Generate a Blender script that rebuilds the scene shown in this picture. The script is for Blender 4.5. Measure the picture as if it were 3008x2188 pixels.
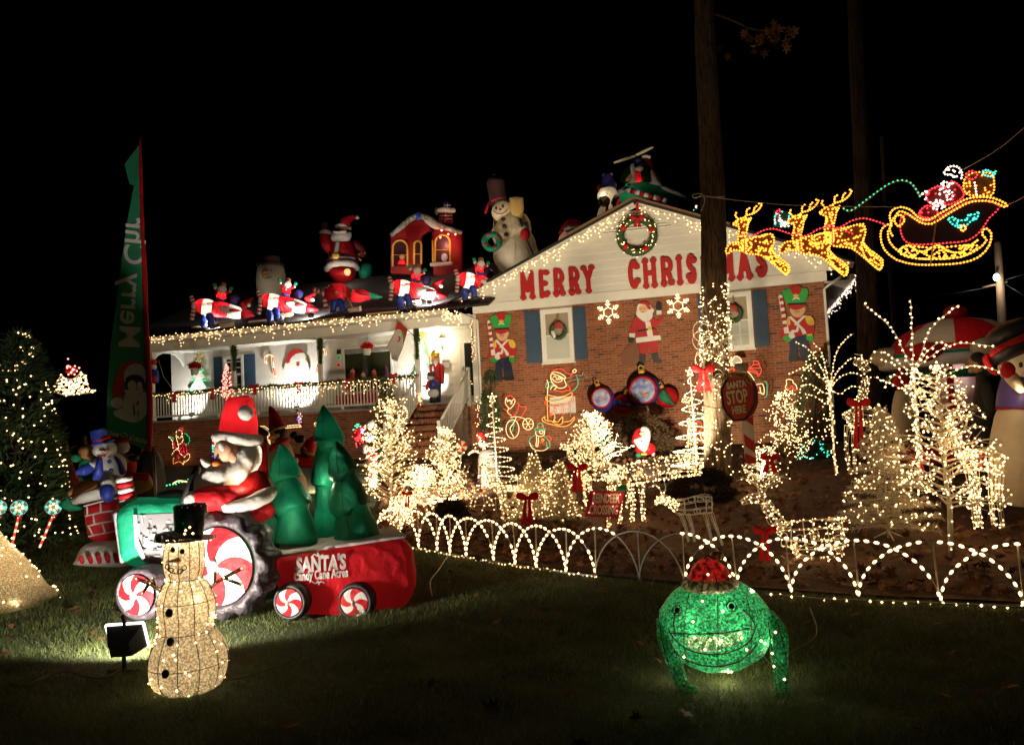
import bpy, bmesh, math, random
import numpy as np
from mathutils import Vector, Matrix, Euler, noise
random.seed(7); rng = np.random.default_rng(7)
for o in list(bpy.data.objects): bpy.data.objects.remove(o, do_unlink=True)
SC = bpy.context.scene; COL = SC.collection
# ------------------------------------------------------------------ camera, sky, sun, exposure
FPX, PITCH, ROLL, EYE = 2300.0, .0606, .0518, 1.6
cam_d = bpy.data.cameras.new('camera'); cam = bpy.data.objects.new('camera', cam_d); COL.objects.link(cam)
cam_d.sensor_fit = 'HORIZONTAL'; cam_d.sensor_width = 36.0; cam_d.lens = 36.0 * FPX / 3008.0
cam_d.clip_start = .05; cam_d.clip_end = 2000
CAMROT = Matrix.Rotation(math.pi/2 + PITCH, 3, 'X') @ Matrix.Rotation(-ROLL, 3, 'Z')
cam.matrix_world = Matrix.Translation((0, 0, EYE)) @ CAMROT.to_4x4()
SC.camera = cam
W = bpy.data.worlds.new('World'); SC.world = W; W.use_nodes = True
wn = W.node_tree.nodes; sky = wn.new('ShaderNodeTexSky'); sky.sky_type = 'NISHITA'; sky.sun_disc = False
sky.sun_elevation = math.radians(-4); sky.sun_rotation = math.radians(200)
wn['Background'].inputs['Strength'].default_value = .0016
W.node_tree.links.new(sky.outputs[0], wn['Background'].inputs['Color'])
sun_d = bpy.data.lights.new('moon', 'SUN'); sun_d.energy = .004; sun_d.angle = .01; sun_d.color = (.8, .88, 1)
sun = bpy.data.objects.new('moon', sun_d); COL.objects.link(sun); sun.rotation_euler = (math.radians(40), 0, math.radians(160))
vs = SC.view_settings; vs.view_transform = 'Standard'; vs.look = 'None'; vs.exposure = 0; vs.gamma = 1
SC.render.engine = 'CYCLES'; cy = SC.cycles
cy.use_denoising = True; cy.max_bounces = 5; cy.diffuse_bounces = 2; cy.glossy_bounces = 2; cy.transmission_bounces = 3
cy.transparent_max_bounces = 10; cy.sample_clamp_indirect = 2.0; cy.sample_clamp_direct = 0
cy.use_light_tree = True; cy.caustics_reflective = False; cy.caustics_refractive = False; cy.filter_width = 1.5
try: cy.denoiser = 'OPENIMAGEDENOISE'
except Exception: pass

def ray(u, v):
    return CAMROT @ Vector(((u - 1504) / FPX, (1094 - v) / FPX, -1.0))
CAMP = Vector((0, 0, EYE))
def gz(x, y):
    t = min(max((y - 6) / 14, 0), 1); return .7 * t * t * (3 - 2 * t)
def gp(u, v):                                   # where the sight line of a photo pixel meets the ground
    D = ray(u, v); a = 1.0
    while a < 90:
        P = CAMP + D * a
        if P.z < gz(P.x, P.y): break
        a += .02
    return P
def at(u, v, dist):
    D = ray(u, v); return CAMP + D * (dist / math.hypot(D.x, D.y))
# house frame: s along the front, d back from the front, z up
YAW = .2892; HO = Vector((-.9301, 21.7265, 0)); CS, SN = math.cos(YAW), math.sin(YAW)
def F(u, v, d=0.0):                             # photo pixel -> (s, d, z) on the plane d of the house
    D = ray(u, v); n = Vector((SN, CS, 0)); t = (n.dot(HO - CAMP) + d) / n.dot(D)
    P = CAMP + D * t - HO; return Vector((P.x * CS - P.y * SN, d, P.z))
def HW(s, d, z): return Vector((HO.x + s * CS + d * SN, HO.y - s * SN + d * CS, z))

# ------------------------------------------------------------------ materials
MATS = {}
def _nodes(m):
    m.use_nodes = True; return m.node_tree.nodes, m.node_tree.links, m.node_tree.nodes['Principled BSDF']
def mat(name, col, rough=.6, metal=0., var=.0, scale=8., bump=0., bscale=60., transl=0., coat=0., stretch=None, var_col=None, spec=None):
    if name in MATS: return MATS[name]
    m = bpy.data.materials.new(name); N, L, B = _nodes(m)
    B.inputs['Base Color'].default_value = (*col, 1); B.inputs['Roughness'].default_value = rough; B.inputs['Metallic'].default_value = metal
    if spec is not None: B.inputs['Specular IOR Level'].default_value = spec
    if coat: B.inputs['Coat Weight'].default_value = coat
    tc = N.new('ShaderNodeTexCoord'); src = tc.outputs['Object']
    if stretch:
        mp = N.new('ShaderNodeMapping'); mp.inputs['Scale'].default_value = stretch; L.new(src, mp.inputs[0]); src = mp.outputs[0]
    if var:
        n = N.new('ShaderNodeTexNoise'); n.inputs['Scale'].default_value = scale; n.inputs['Detail'].default_value = 6; L.new(src, n.inputs['Vector'])
        r = N.new('ShaderNodeValToRGB'); r.color_ramp.elements[0].position = .3; r.color_ramp.elements[1].position = .7
        c2 = var_col or tuple(c * (1 - var) for c in col)
        r.color_ramp.elements[0].color = (*c2, 1); r.color_ramp.elements[1].color = (*col, 1)
        L.new(n.outputs['Fac'], r.inputs[0]); L.new(r.outputs[0], B.inputs['Base Color'])
    if bump:
        n2 = N.new('ShaderNodeTexNoise'); n2.inputs['Scale'].default_value = bscale; n2.inputs['Detail'].default_value = 5; L.new(src, n2.inputs['Vector'])
        b = N.new('ShaderNodeBump'); b.inputs['Strength'].default_value = bump; b.inputs['Distance'].default_value = .02
        if transl or 'fabric' in name:           # sewn nylon: creases and puckers over the fine relief
            w = N.new('ShaderNodeTexWave'); w.bands_direction = 'DIAGONAL'; w.inputs['Scale'].default_value = 2.2; w.inputs['Distortion'].default_value = 9; w.inputs['Detail'].default_value = 3; w.inputs['Detail Scale'].default_value = 1.6; L.new(src, w.inputs['Vector'])
            ad = N.new('ShaderNodeMath'); ad.operation = 'MULTIPLY_ADD'; ad.inputs[1].default_value = .55; L.new(w.outputs['Fac'], ad.inputs[0]); L.new(n2.outputs['Fac'], ad.inputs[2]); L.new(ad.outputs[0], b.inputs['Height']); b.inputs['Strength'].default_value = min(1, bump*2)
        else: L.new(n2.outputs['Fac'], b.inputs['Height'])
        L.new(b.outputs[0], B.inputs['Normal'])
    if transl:
        t = N.new('ShaderNodeBsdfTranslucent'); t.inputs[0].default_value = (*col, 1)
        mx = N.new('ShaderNodeMixShader'); mx.inputs[0].default_value = transl
        L.new(B.outputs[0], mx.inputs[1]); L.new(t.outputs[0], mx.inputs[2]); L.new(mx.outputs[0], N['Material Output'].inputs[0])
    MATS[name] = m; return m
def emis(name, col, strength, sample='AUTO', base=None):
    if name in MATS: return MATS[name]
    m = bpy.data.materials.new(name); N, L, B = _nodes(m)
    B.inputs['Base Color'].default_value = (*(base or col), 1); B.inputs['Emission Color'].default_value = (*col, 1); B.inputs['Emission Strength'].default_value = strength
    m.cycles.emission_sampling = sample; MATS[name] = m; return m
def meshy(name, col, cover=.7, scale=90., transl=.45, rough=.3, low=.22):      # open glittery netting stretched over a wire form
    if name in MATS: return MATS[name]
    m = bpy.data.materials.new(name); N, L, B = _nodes(m)
    B.inputs['Base Color'].default_value = (*col, 1); B.inputs['Roughness'].default_value = rough; B.inputs['Metallic'].default_value = .55
    tc = N.new('ShaderNodeTexCoord'); n = N.new('ShaderNodeTexNoise'); n.inputs['Scale'].default_value = scale; n.inputs['Detail'].default_value = 3; n.inputs['Distortion'].default_value = 1.5
    L.new(tc.outputs['Object'], n.inputs['Vector'])
    n3 = N.new('ShaderNodeTexNoise'); n3.inputs['Scale'].default_value = scale * .6; n3.inputs['Detail'].default_value = 4; L.new(tc.outputs['Object'], n3.inputs['Vector'])
    r2 = N.new('ShaderNodeValToRGB'); r2.color_ramp.elements[0].position = .42; r2.color_ramp.elements[1].position = .60
    r2.color_ramp.elements[0].color = (*[c * low for c in col], 1); r2.color_ramp.elements[1].color = (*[min(1, c * 1.5) for c in col], 1)
    L.new(n3.outputs['Fac'], r2.inputs[0]); L.new(r2.outputs[0], B.inputs['Base Color'])
    g = N.new('ShaderNodeMath'); g.operation = 'GREATER_THAN'; g.inputs[1].default_value = 1 - cover if False else .5 + (.5 - cover) * .45
    L.new(n.outputs['Fac'], g.inputs[0])
    b = N.new('ShaderNodeBump'); b.inputs['Strength'].default_value = .8; b.inputs['Distance'].default_value = .01; L.new(n3.outputs['Fac'], b.inputs['Height']); L.new(b.outputs[0], B.inputs['Normal'])
    t = N.new('ShaderNodeBsdfTranslucent'); L.new(r2.outputs[0], t.inputs[0]); mx = N.new('ShaderNodeMixShader'); mx.inputs[0].default_value = transl
    L.new(B.outputs[0], mx.inputs[1]); L.new(t.outputs[0], mx.inputs[2])
    tr = N.new('ShaderNodeBsdfTransparent'); m2 = N.new('ShaderNodeMixShader'); L.new(g.outputs[0], m2.inputs[0]); L.new(tr.outputs[0], m2.inputs[1]); L.new(mx.outputs[0], m2.inputs[2])
    L.new(m2.outputs[0], N['Material Output'].inputs[0]); MATS[name] = m; return m
def glass(name, col=(.02, .022, .025), rough=.04):
    return mat(name, col, rough, spec=.8)

# ------------------------------------------------------------------ mesh builder
class MB:
    def __init__(s): s.v = []; s.f = []; s.m = []
    def add(s, vs_, fs, mi=0):
        b = len(s.v); s.v += [tuple(x) for x in vs_]; s.f += [tuple(b + i for i in f) for f in fs]; s.m += [mi] * len(fs); return s
    def box(s, x0, x1, y0, y1, z0, z1, mi=0):
        return s.add([(x0,y0,z0),(x1,y0,z0),(x1,y1,z0),(x0,y1,z0),(x0,y0,z1),(x1,y0,z1),(x1,y1,z1),(x0,y1,z1)],
                     [(0,3,2,1),(4,5,6,7),(0,1,5,4),(1,2,6,5),(2,3,7,6),(3,0,4,7)], mi)
    def obox(s, c, hx, hy, hz, R, mi=0):
        c = Vector(c); vs_ = [c + R @ Vector((a*hx, b*hy, e*hz)) for e in (-1,1) for a, b in ((-1,-1),(1,-1),(1,1),(-1,1))]
        return s.add(vs_, [(0,3,2,1),(4,5,6,7),(0,1,5,4),(1,2,6,5),(2,3,7,6),(3,0,4,7)], mi)
    def tube(s, pts, rad, n=6, mi=0, cap=True, squash=1.0):
        P = [Vector(p) for p in pts]; k = len(P)
        if k < 2: return s
        R = [rad] * k if not hasattr(rad, '__len__') else list(rad)
        vs_ = []; up = None
        for i in range(k):
            t = (P[min(i+1, k-1)] - P[max(i-1, 0)])
            if t.length < 1e-9: t = Vector((0, 0, 1))
            t.normalize()
            if up is None:
                a = Vector((0, 1, 0)) if abs(t.y) < .9 else Vector((1, 0, 0)); up = (a - t * a.dot(t)).normalized()
            else:
                up = up - t * up.dot(t)
                up = up.normalized() if up.length > 1e-6 else Vector((1, 0, 0))
            w = t.cross(up)
            for j in range(n):
                q = 2 * math.pi * j / n; vs_.append(P[i] + (w * math.cos(q) + up * (math.sin(q) * squash)) * R[i])
        fs = [(i*n+j, i*n+(j+1) % n, (i+1)*n+(j+1) % n, (i+1)*n+j) for i in range(k-1) for j in range(n)]
        if cap: fs += [tuple(range(n-1, -1, -1)), tuple((k-1)*n+j for j in range(n))]
        return s.add(vs_, fs, mi)
    def ell(s, c, rx, ry, rz, R=None, nu=16, nv=10, mi=0):
        c = Vector(c); vs_ = []
        for i in range(1, nv):
            th = math.pi * i / nv
            for j in range(nu):
                ph = 2 * math.pi * j / nu; p = Vector((rx*math.sin(th)*math.cos(ph), ry*math.sin(th)*math.sin(ph), rz*math.cos(th)))
                vs_.append(c + (R @ p if R else p))
        tp, bt = Vector((0, 0, rz)), Vector((0, 0, -rz)); vs_ += [c + (R @ tp if R else tp), c + (R @ bt if R else bt)]
        fs = [(i*nu+j, (i+1)*nu+j, (i+1)*nu+(j+1) % nu, i*nu+(j+1) % nu) for i in range(nv-2) for j in range(nu)]
        a, b = len(vs_)-2, len(vs_)-1
        fs += [(a, j, (j+1) % nu) for j in range(nu)] + [(b, (nv-2)*nu+(j+1) % nu, (nv-2)*nu+j) for j in range(nu)]
        return s.add(vs_, fs, mi)
    def plate(s, poly, y0, y1, mi=0):           # polygon in x,z extruded from y0 (front) to y1
        n = len(poly); vs_ = [(p[0], y0, p[1]) for p in poly] + [(p[0], y1, p[1]) for p in poly]
        ar = sum(poly[i][0]*poly[(i+1) % n][1] - poly[(i+1) % n][0]*poly[i][1] for i in range(n))
        fr = tuple(range(n)); bk = tuple(range(2*n-1, n-1, -1)); sd = [(i, n+i, n+(i+1) % n, (i+1) % n) for i in range(n)]
        if ar < 0: fr, bk, sd = fr[::-1], bk[::-1], [f[::-1] for f in sd]
        return s.add(vs_, [fr, bk] + sd, mi)
    def puff(s, poly, depth, y=0., rings=5, mi=0, c=None):   # outline in x,z blown up like a cushion
        n = len(poly); cx, cz = c or (sum(p[0] for p in poly)/n, sum(p[1] for p in poly)/n); vs_ = []
        lev = [(1.0, 0.0)] + [(math.cos(math.pi/2*i/rings), math.sin(math.pi/2*i/rings)) for i in range(1, rings)]
        for sg in (-1, 1):
            for k, h in (lev if sg < 0 else lev[1:]):
                vs_ += [(cx + (p[0]-cx)*k, y + sg*depth*h, cz + (p[1]-cz)*k) for p in poly]
        f_c = len(vs_); vs_ += [(cx, y - depth, cz), (cx, y + depth, cz)]
        fs = []
        def band(a, b, fl):
            for i in range(n):
                q = (a+i, a+(i+1) % n, b+(i+1) % n, b+i); fs.append(q[::-1] if fl else q)
        for i in range(rings-1): band(i*n, (i+1)*n, False)
        o = rings * n; prev = 0
        for i in range(rings-1): band(prev, o+i*n, True); prev = o+i*n
        a = (rings-1)*n
        fs += [(a+i, a+(i+1) % n, f_c) for i in range(n)] + [(prev+(i+1) % n, prev+i, f_c+1) for i in range(n)]
        ar = sum(poly[i][0]*poly[(i+1) % n][1] - poly[(i+1) % n][0]*poly[i][1] for i in range(n))
        if ar < 0: fs = [f[::-1] for f in fs]
        return s.add(vs_, fs, mi)
    def octa(s, P, r, mi=0):
        P = np.asarray([tuple(p) for p in P], float).reshape(-1, 3); n = len(P)
        if not n: return s
        D = np.array([(1,0,0),(-1,0,0),(0,1,0),(0,-1,0),(0,0,1),(0,0,-1)], float)
        rr = np.broadcast_to(np.asarray(r, float), (n,))
        V = (P[:, None] + D[None] * rr[:, None, None]).reshape(-1, 3); b = len(s.v)
        T = [(0,2,4),(2,1,4),(1,3,4),(3,0,4),(2,0,5),(1,2,5),(3,1,5),(0,3,5)]
        s.v += list(map(tuple, V.tolist())); s.f += [(b+6*i+a, b+6*i+c, b+6*i+d) for i in range(n) for a, c, d in T]; s.m += [mi] * (8*n); return s
    def build(s, name, mats, parent=None, smooth=True, loc=None):
        me = bpy.data.meshes.new(name); me.from_pydata(s.v, [], s.f)
        if not isinstance(mats, (list, tuple)): mats = [mats]
        for m in mats: me.materials.append(m)
        if len(mats) > 1: me.polygons.foreach_set('material_index', s.m)
        if smooth: me.polygons.foreach_set('use_smooth', [True] * len(me.polygons))
        me.update(); o = bpy.data.objects.new(name, me); COL.objects.link(o)
        if parent is not None: o.parent = parent
        if loc is not None: o.location = loc
        if smooth == 'auto': smooth_by_angle(me)
        return o
def smooth_by_angle(me, ang=.7):
    bm = bmesh.new(); bm.from_mesh(me)
    for e in bm.edges:
        if len(e.link_faces) == 2 and e.calc_face_angle(0) > ang: e.smooth = False
    bm.to_mesh(me); bm.free()
def tag(o, label=None, cat=None, group=None, kind=None):
    if label: o['label'] = label
    if cat: o['category'] = cat
    if group: o['group'] = group
    if kind: o['kind'] = kind
    return o
def empty(name, loc=(0, 0, 0), rz=0.):
    o = bpy.data.objects.new(name, None); COL.objects.link(o); o.location = loc; o.rotation_euler = (0, 0, rz); o.empty_display_size = .1; return o
def copy_tree(o, parent=None):
    c = o.copy(); COL.objects.link(c); c.parent = parent
    for ch in [x for x in o.children]: copy_tree(ch, c)
    return c
def lamp(name, kind, loc, power, col=(1, .8, .55), radius=.05, parent=None, aim=None, spot=1.6, blend=.5):
    l = bpy.data.lights.new(name, kind); l.energy = power; l.color = col
    if kind in ('POINT', 'SPOT'): l.shadow_soft_size = radius
    if kind == 'SPOT': l.spot_size = spot; l.spot_blend = blend
    o = bpy.data.objects.new(name, l); COL.objects.link(o); o.location = loc
    if parent is not None: o.parent = parent
    if aim is not None:
        d = Vector(aim) - Vector(loc); o.rotation_euler = d.to_track_quat('-Z', 'Y').to_euler()
    return o
def smooth_path(pts, per=6, close=False):
    P = [Vector(p) for p in pts]; n = len(P); out = []
    for i in range(n if close else n-1):
        a, b, c, d = (P[(i-1) % n], P[i], P[(i+1) % n], P[(i+2) % n]) if close else (P[max(i-1, 0)], P[i], P[i+1], P[min(i+2, n-1)])
        for k in range(per):
            t = k / per; out.append(.5 * ((2*b) + (c-a)*t + (2*a-5*b+4*c-d)*t*t + (3*b-a-3*c+d)*t*t*t))
    out.append(P[0] if close else P[-1]); return out
def along(pts, step, jit=0.):
    P = [Vector(p) for p in pts]; out = []; need = step * .5
    for a, b in zip(P, P[1:]):
        L = (b-a).length
        while need <= L and L > 0:
            q = a + (b-a) * (need / L); out.append(q + Vector((random.gauss(0, jit), random.gauss(0, jit), random.gauss(0, jit))) if jit else q); need += step
        need -= L
    return out
_TXT = {}
def text_mesh(body, size, depth=.01, offset=0., shear=0., align='CENTER'):
    cu = bpy.data.curves.new('t', 'FONT'); cu.body = body; cu.size = size; cu.extrude = depth; cu.offset = offset; cu.shear = shear
    cu.align_x = align; cu.align_y = 'CENTER'; cu.resolution_u = 3
    o = bpy.data.objects.new('t', cu); COL.objects.link(o); bpy.context.view_layer.update()
    me = bpy.data.meshes.new_from_object(o.evaluated_get(bpy.context.evaluated_depsgraph_get())); bpy.data.objects.remove(o); return me
def text(name, body, size, m, parent, loc, rot=(math.pi/2, 0, 0), depth=.006, offset=0., shear=0., scale=(1, 1, 1)):
    me = text_mesh(body, size, depth, offset, shear); me.materials.clear(); me.materials.append(m)
    o = bpy.data.objects.new(name, me); COL.objects.link(o); o.parent = parent; o.location = loc; o.rotation_euler = rot; o.scale = scale; return o

def lumpy(o, m, k, amp=2.0, per=24.):
    """blown-up cloth is never a clean solid: push the surface in and out a little"""
    if 'fabric' not in m.name and 'netting' not in m.name: return o
    me = o.data; me.update()
    for v in me.vertices:
        q = v.co/(per*k) + Vector((len(me.vertices), 3.7, 1.3)); v.co += v.normal*(amp*k*(noise.noise(q) + .5*noise.noise(q*2.3)))
    me.update(); return o
class Thing:
    """A thing whose parts are measured in photo pixels on the upright plane through its foot that faces the camera."""
    def __init__(s, name, label, cat, uv=None, dist=None, loc=None, group=None, face=None):
        if loc is None: loc = gp(*uv) if dist is None else at(*uv, dist)
        s.loc = Vector(loc); h = Vector((s.loc.x, s.loc.y, 0)); s.dist = h.length; s.n = Vector((SN, CS, 0)) if face == 'house' else h.normalized(); s.r = Vector((s.n.y, -s.n.x, 0))
        s.o = empty(name, s.loc, math.atan2(-s.n.x, s.n.y)); tag(s.o, label, cat, group)
        s.k = (s.loc - CAMP).dot(CAMROT @ Vector((0, 0, -1))) / FPX
    def p(s, u, v, dy=0.):
        D = ray(u, v); t = (s.n.dot(s.loc - CAMP) + dy) / s.n.dot(D); P = CAMP + D * t - s.loc
        return Vector((P.dot(s.r), dy, P.z))
    def pts(s, L): return [s.p(*q) for q in L]
    def tube(s, name, L, m, n=14, parent=None, cap=True, squash=1., sm=True, per=4, round_ends=False, seam=0):
        P = [s.p(q[0], q[1], q[3] if len(q) > 3 else 0.) for q in L]; R = [q[2] * s.k for q in L]
        if sm and len(P) > 2:
            PR = smooth_path([(*p,) for p in P], per); RR = smooth_path([(r, 0, 0) for r in R], per); P, R = PR, [max(q.x, 1e-4) for q in RR]
        if round_ends:
            def end(P, R):
                t = (P[0] - P[1]).normalized(); r = R[0]
                return [P[0] + t * r * math.sin(a) for a in (1.45, 1.1, .7, .35)], [r * math.cos(a) for a in (1.45, 1.1, .7, .35)]
            a, ra = end(P, R); b, rb = end(P[::-1], R[::-1]); P = a + P + b[::-1]; R = ra + R + rb[::-1]
        o = lumpy(MB().tube(P, R, n, cap=cap, squash=squash).build(name, m, parent or s.o), m, s.k)
        if seam:                                 # sewn seams from foot to tip
            for a in np.linspace(0, 2*math.pi, seam+1)[:-1]: MB().tube([p + Vector((math.cos(a+.5), math.sin(a+.5), 0))*(r+.4*s.k) for p, r in zip(P, R)], .8*s.k, 3).build('seam', m, o)
        return o
    def ell(s, name, u, v, rx, rz, m, dy=0., ry=None, rot=0., parent=None, nu=20, nv=12):
        k = s.k; R = Matrix.Rotation(-rot, 3, 'Y') if rot else None
        return MB().ell(s.p(u, v, dy), rx*k, (ry if ry is not None else (rx+rz)/2)*k, rz*k, R, nu, nv).build(name, m, parent or s.o) if rx < 12 else lumpy(MB().ell(s.p(u, v, dy), rx*k, (ry if ry is not None else (rx+rz)/2)*k, rz*k, R, nu, nv).build(name, m, parent or s.o), m, k)
    def plate(s, name, L, m, th=.02, dy=0., parent=None, sm=0):
        P = [s.p(u, v, dy) for u, v in L]
        if sm: P = smooth_path(P, sm, True)[:-1]
        return MB().plate([(p.x, p.z) for p in P], dy, dy + th).build(name, m, parent or s.o, smooth=False)
    def puff(s, name, L, m, depth, dy=0., parent=None, sm=3, c=None, rings=6):
        P = [s.p(u, v, dy) for u, v in L]
        if sm: P = smooth_path(P, sm, True)[:-1]
        cc = None
        if c: q = s.p(*c, dy); cc = (q.x, q.z)
        return MB().puff([(p.x, p.z) for p in P], depth * s.k, dy, rings, c=cc).build(name, m, parent or s.o)
    def rope(s, name, L, r, m, parent=None, sm=4, close=False, dy=0., n=6):
        P = [s.p(q[0], q[1], q[2] if len(q) > 2 else dy) for q in L]
        if sm: P = smooth_path(P, sm, close)
        elif close: P = P + [P[0]]
        return MB().tube(P, r, n, cap=not close).build(name, m, parent or s.o)
    def lights(s, name, P, r, m, parent=None, glow=0.):
        P = list(P); o = MB().octa(P, r).build(name, m, parent or s.o, smooth=True); o['kind'] = 'stuff'
        if glow and P:                           # the string's own light, gathered at a few of its bulbs
            k = max(1, min(4, len(P)//110))
            for g in sorted(P, key=lambda q: q[2])[len(P)//(2*k)::max(1, len(P)//k)][:k]: lamp('bulb_glow', 'POINT', Vector(g) + Vector((0, -.02, 0)), min(2.6, len(P)/k*glow), (1, .66, .32), .12, s.o)
        return o
def lights(name, P, r, m, parent):
    o = MB().octa(P, r).build(name, m, parent); o['kind'] = 'stuff'; return o
def wire(parent, name, pts, r, m, n=4, kind=None):
    o = MB().tube(pts, r, n).build(name, m, parent)
    if kind: o['kind'] = kind
    return o
# common materials
WARM = emis('warm_bulb', (1, .61, .27), 6.2)
AMBER = emis('amber_bulb', (1, .31, .03), 4.0)
REDB = emis('red_bulb', (1, .03, .05), 3.5)
PINKB = emis('pink_bulb', (1, .25, .2), 4.5)
GREENB = emis('green_bulb', (.03, .75, .3), 3.0)
TEALB = emis('teal_bulb', (.05, .8, .6), 3.0)
COOL = emis('cool_bulb', (1, .74, .58), 4.5)
BLUEB = emis('blue_bulb', (.1, .1, 1), 3)
WHITE = mat('white_paint', (.78, .76, .70), .5, var=.08, scale=5, bump=.05)
SIDING = mat('white_siding', (.74, .72, .66), .55, var=.07, scale=3, bump=.08, bscale=40, stretch=(1, 1, 6))
BLACK = mat('black_plastic', (.015, .015, .016), .45)
RED = mat('red_fabric', (.6, .014, .024), .55, var=.25, scale=5, bump=.35, bscale=14, transl=.3, spec=.25)
WHT = mat('white_fabric', (.74, .71, .68), .55, var=.1, scale=5, bump=.35, bscale=14, transl=.28, spec=.25)
GRN = mat('green_fabric', (.015, .33, .19), .55, var=.25, scale=5, bump=.3, bscale=14, transl=.35, spec=.25)
DGRN = mat('dark_green_fabric', (.015, .22, .11), .55, var=.25, scale=5, bump=.3, bscale=14, transl=.32, spec=.25)
BLU = mat('blue_fabric', (.03, .06, .42), .45, var=.25, scale=5, bump=.25, bscale=14, transl=.15)
NAVY = mat('navy_fabric', (.03, .025, .2), .5, var=.25, scale=5, bump=.2, bscale=14)
PUR = mat('charcoal_fabric', (.05, .04, .05), .5, var=.3, scale=6, bump=.6, bscale=18)
BLK = mat('black_fabric', (.02, .018, .02), .5, bump=.2, bscale=14)
SKIN = mat('peach_fabric', (.72, .38, .24), .5, var=.1, bump=.15, bscale=14, transl=.15)
ORG = mat('orange_fabric', (.7, .16, .02), .5, bump=.15, transl=.1)
TAN = mat('tan_fabric', (.42, .20, .07), .5, var=.2, bump=.2, bscale=14, transl=.15)
YEL = mat('yellow_fabric', (.75, .45, .06), .5, bump=.15, transl=.1)
GRY = mat('grey_fabric', (.34, .33, .38), .5, var=.15, bump=.3, bscale=14, transl=.1)
BOWRED = mat('red_velvet', (.78, .012, .02), .6, var=.25, scale=20, bump=.3, bscale=30, transl=.4)
PAINTR = mat('red_paint', (.46, .010, .012), .6, var=.15, scale=6)
PAINTG = mat('green_paint', (.03, .36, .06), .5, var=.12, scale=6)
PAINTW = mat('white_board_paint', (.75, .73, .68), .5, var=.1, scale=6)
PAINTY = mat('yellow_paint', (.75, .48, .06), .5, var=.15, scale=6)
PAINTK = mat('black_paint', (.012, .012, .013), .45)
PAINTN = mat('navy_paint', (.012, .018, .055), .5, var=.2, scale=6)
PAINTS = mat('skin_paint', (.72, .42, .22), .5, var=.1, scale=6)
PAINTB = mat('brown_paint', (.25, .09, .03), .5, var=.15, scale=6)
WIREW = mat('white_wire', (.72, .66, .52), .5)
WIREK = mat('black_wire', (.035, .026, .014), .5)
GREENERY = mat('evergreen_needles', (.05, .1, .035), .7, var=.4, scale=20)
CORD = mat('white_cord', (.6, .57, .5), .5)
STAKE = mat('clear_plastic_stake', (.42, .38, .30), .4)
METAL = mat('dull_metal', (.35, .35, .36), .4, metal=.8)

def Zm(x0, y0, sc):                              # coordinates read off an enlargement of the photograph
    return lambda L: [(x0 + q[0]/sc, y0 + q[1]/sc, *q[2:]) for q in L]
def HThing(name, label, cat, u, v, d, group=None):
    q = F(u, v, d); return Thing(name, label, cat, loc=HW(q.x, q.y, q.z), group=group, face='house')
# ------------------------------------------------------------------ ground
def grid_ground():
    xs = np.concatenate([np.linspace(-80, -12, 18), np.linspace(-11, 13, 97), np.linspace(14, 80, 18)])
    ys = np.concatenate([np.linspace(-20, 2, 8), np.linspace(2.5, 26, 95), np.linspace(28, 160, 20)])
    V = [(x, y, gz(x, y)) for y in ys for x in xs]; nx = len(xs)
    Fc = [(j*nx+i, j*nx+i+1, (j+1)*nx+i+1, (j+1)*nx+i) for j in range(len(ys)-1) for i in range(nx-1)]
    m = mat('lawn_soil', (.045, .06, .02), .95, var=.45, scale=3, bump=.6, bscale=40)
    o = MB().add(V, Fc).build('lawn', m); tag(o, 'dark grass lawn sloping gently up to the house', kind='structure')
grid_ground()
FEET_PX = [(1100,1590),(1172,1600),(1230,1608),(1284,1618),(1322,1625),(1369,1635),(1450,1647),(1513,1658),(1575,1669),(1663,1681),(1749,1694),(1879,1708),(2010,1720),(2165,1732),(2322,1743),(2524,1757),(2760,1769),(3010,1780),(3290,1792)]
FEET = [gp(*q) for q in FEET_PX]
def bed():
    m = mat('leaf_mulch', (.10, .044, .018), .95, var=.65, scale=9, bump=1.0, bscale=25)
    edge = [p + Vector((0, .06, 0)) for p in FEET] + [Vector((9, 6.2, 0)), Vector((11, 9, 0)), Vector((11, 14, 0))]
    far = [Vector((-3.2, 19.5, 0))] + [Vector((-3.2 + i*.9, 20.4 - i*.27, 0)) for i in range(len(edge)-1)]
    V = []; nn = 14
    for a, b in zip(edge, far):
        for i in range(nn):
            q = a.lerp(b, i/(nn-1)); V.append((q.x, q.y, gz(q.x, q.y) + .006 + .02*math.sin(q.x*2.1)*math.sin(q.y*1.7)*(0 if i == 0 else 1)**1 * .5 + .012))
    Fc = [(j*nn+i, (j+1)*nn+i, (j+1)*nn+i+1, j*nn+i+1) for j in range(len(edge)-1) for i in range(nn-1)]
    o = MB().add(V, Fc).build('mulch_bed', m); tag(o, 'brown leaf mulch bed behind the arch fence', kind='structure')
    return edge, far
EDGE, FARE = bed()

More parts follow.
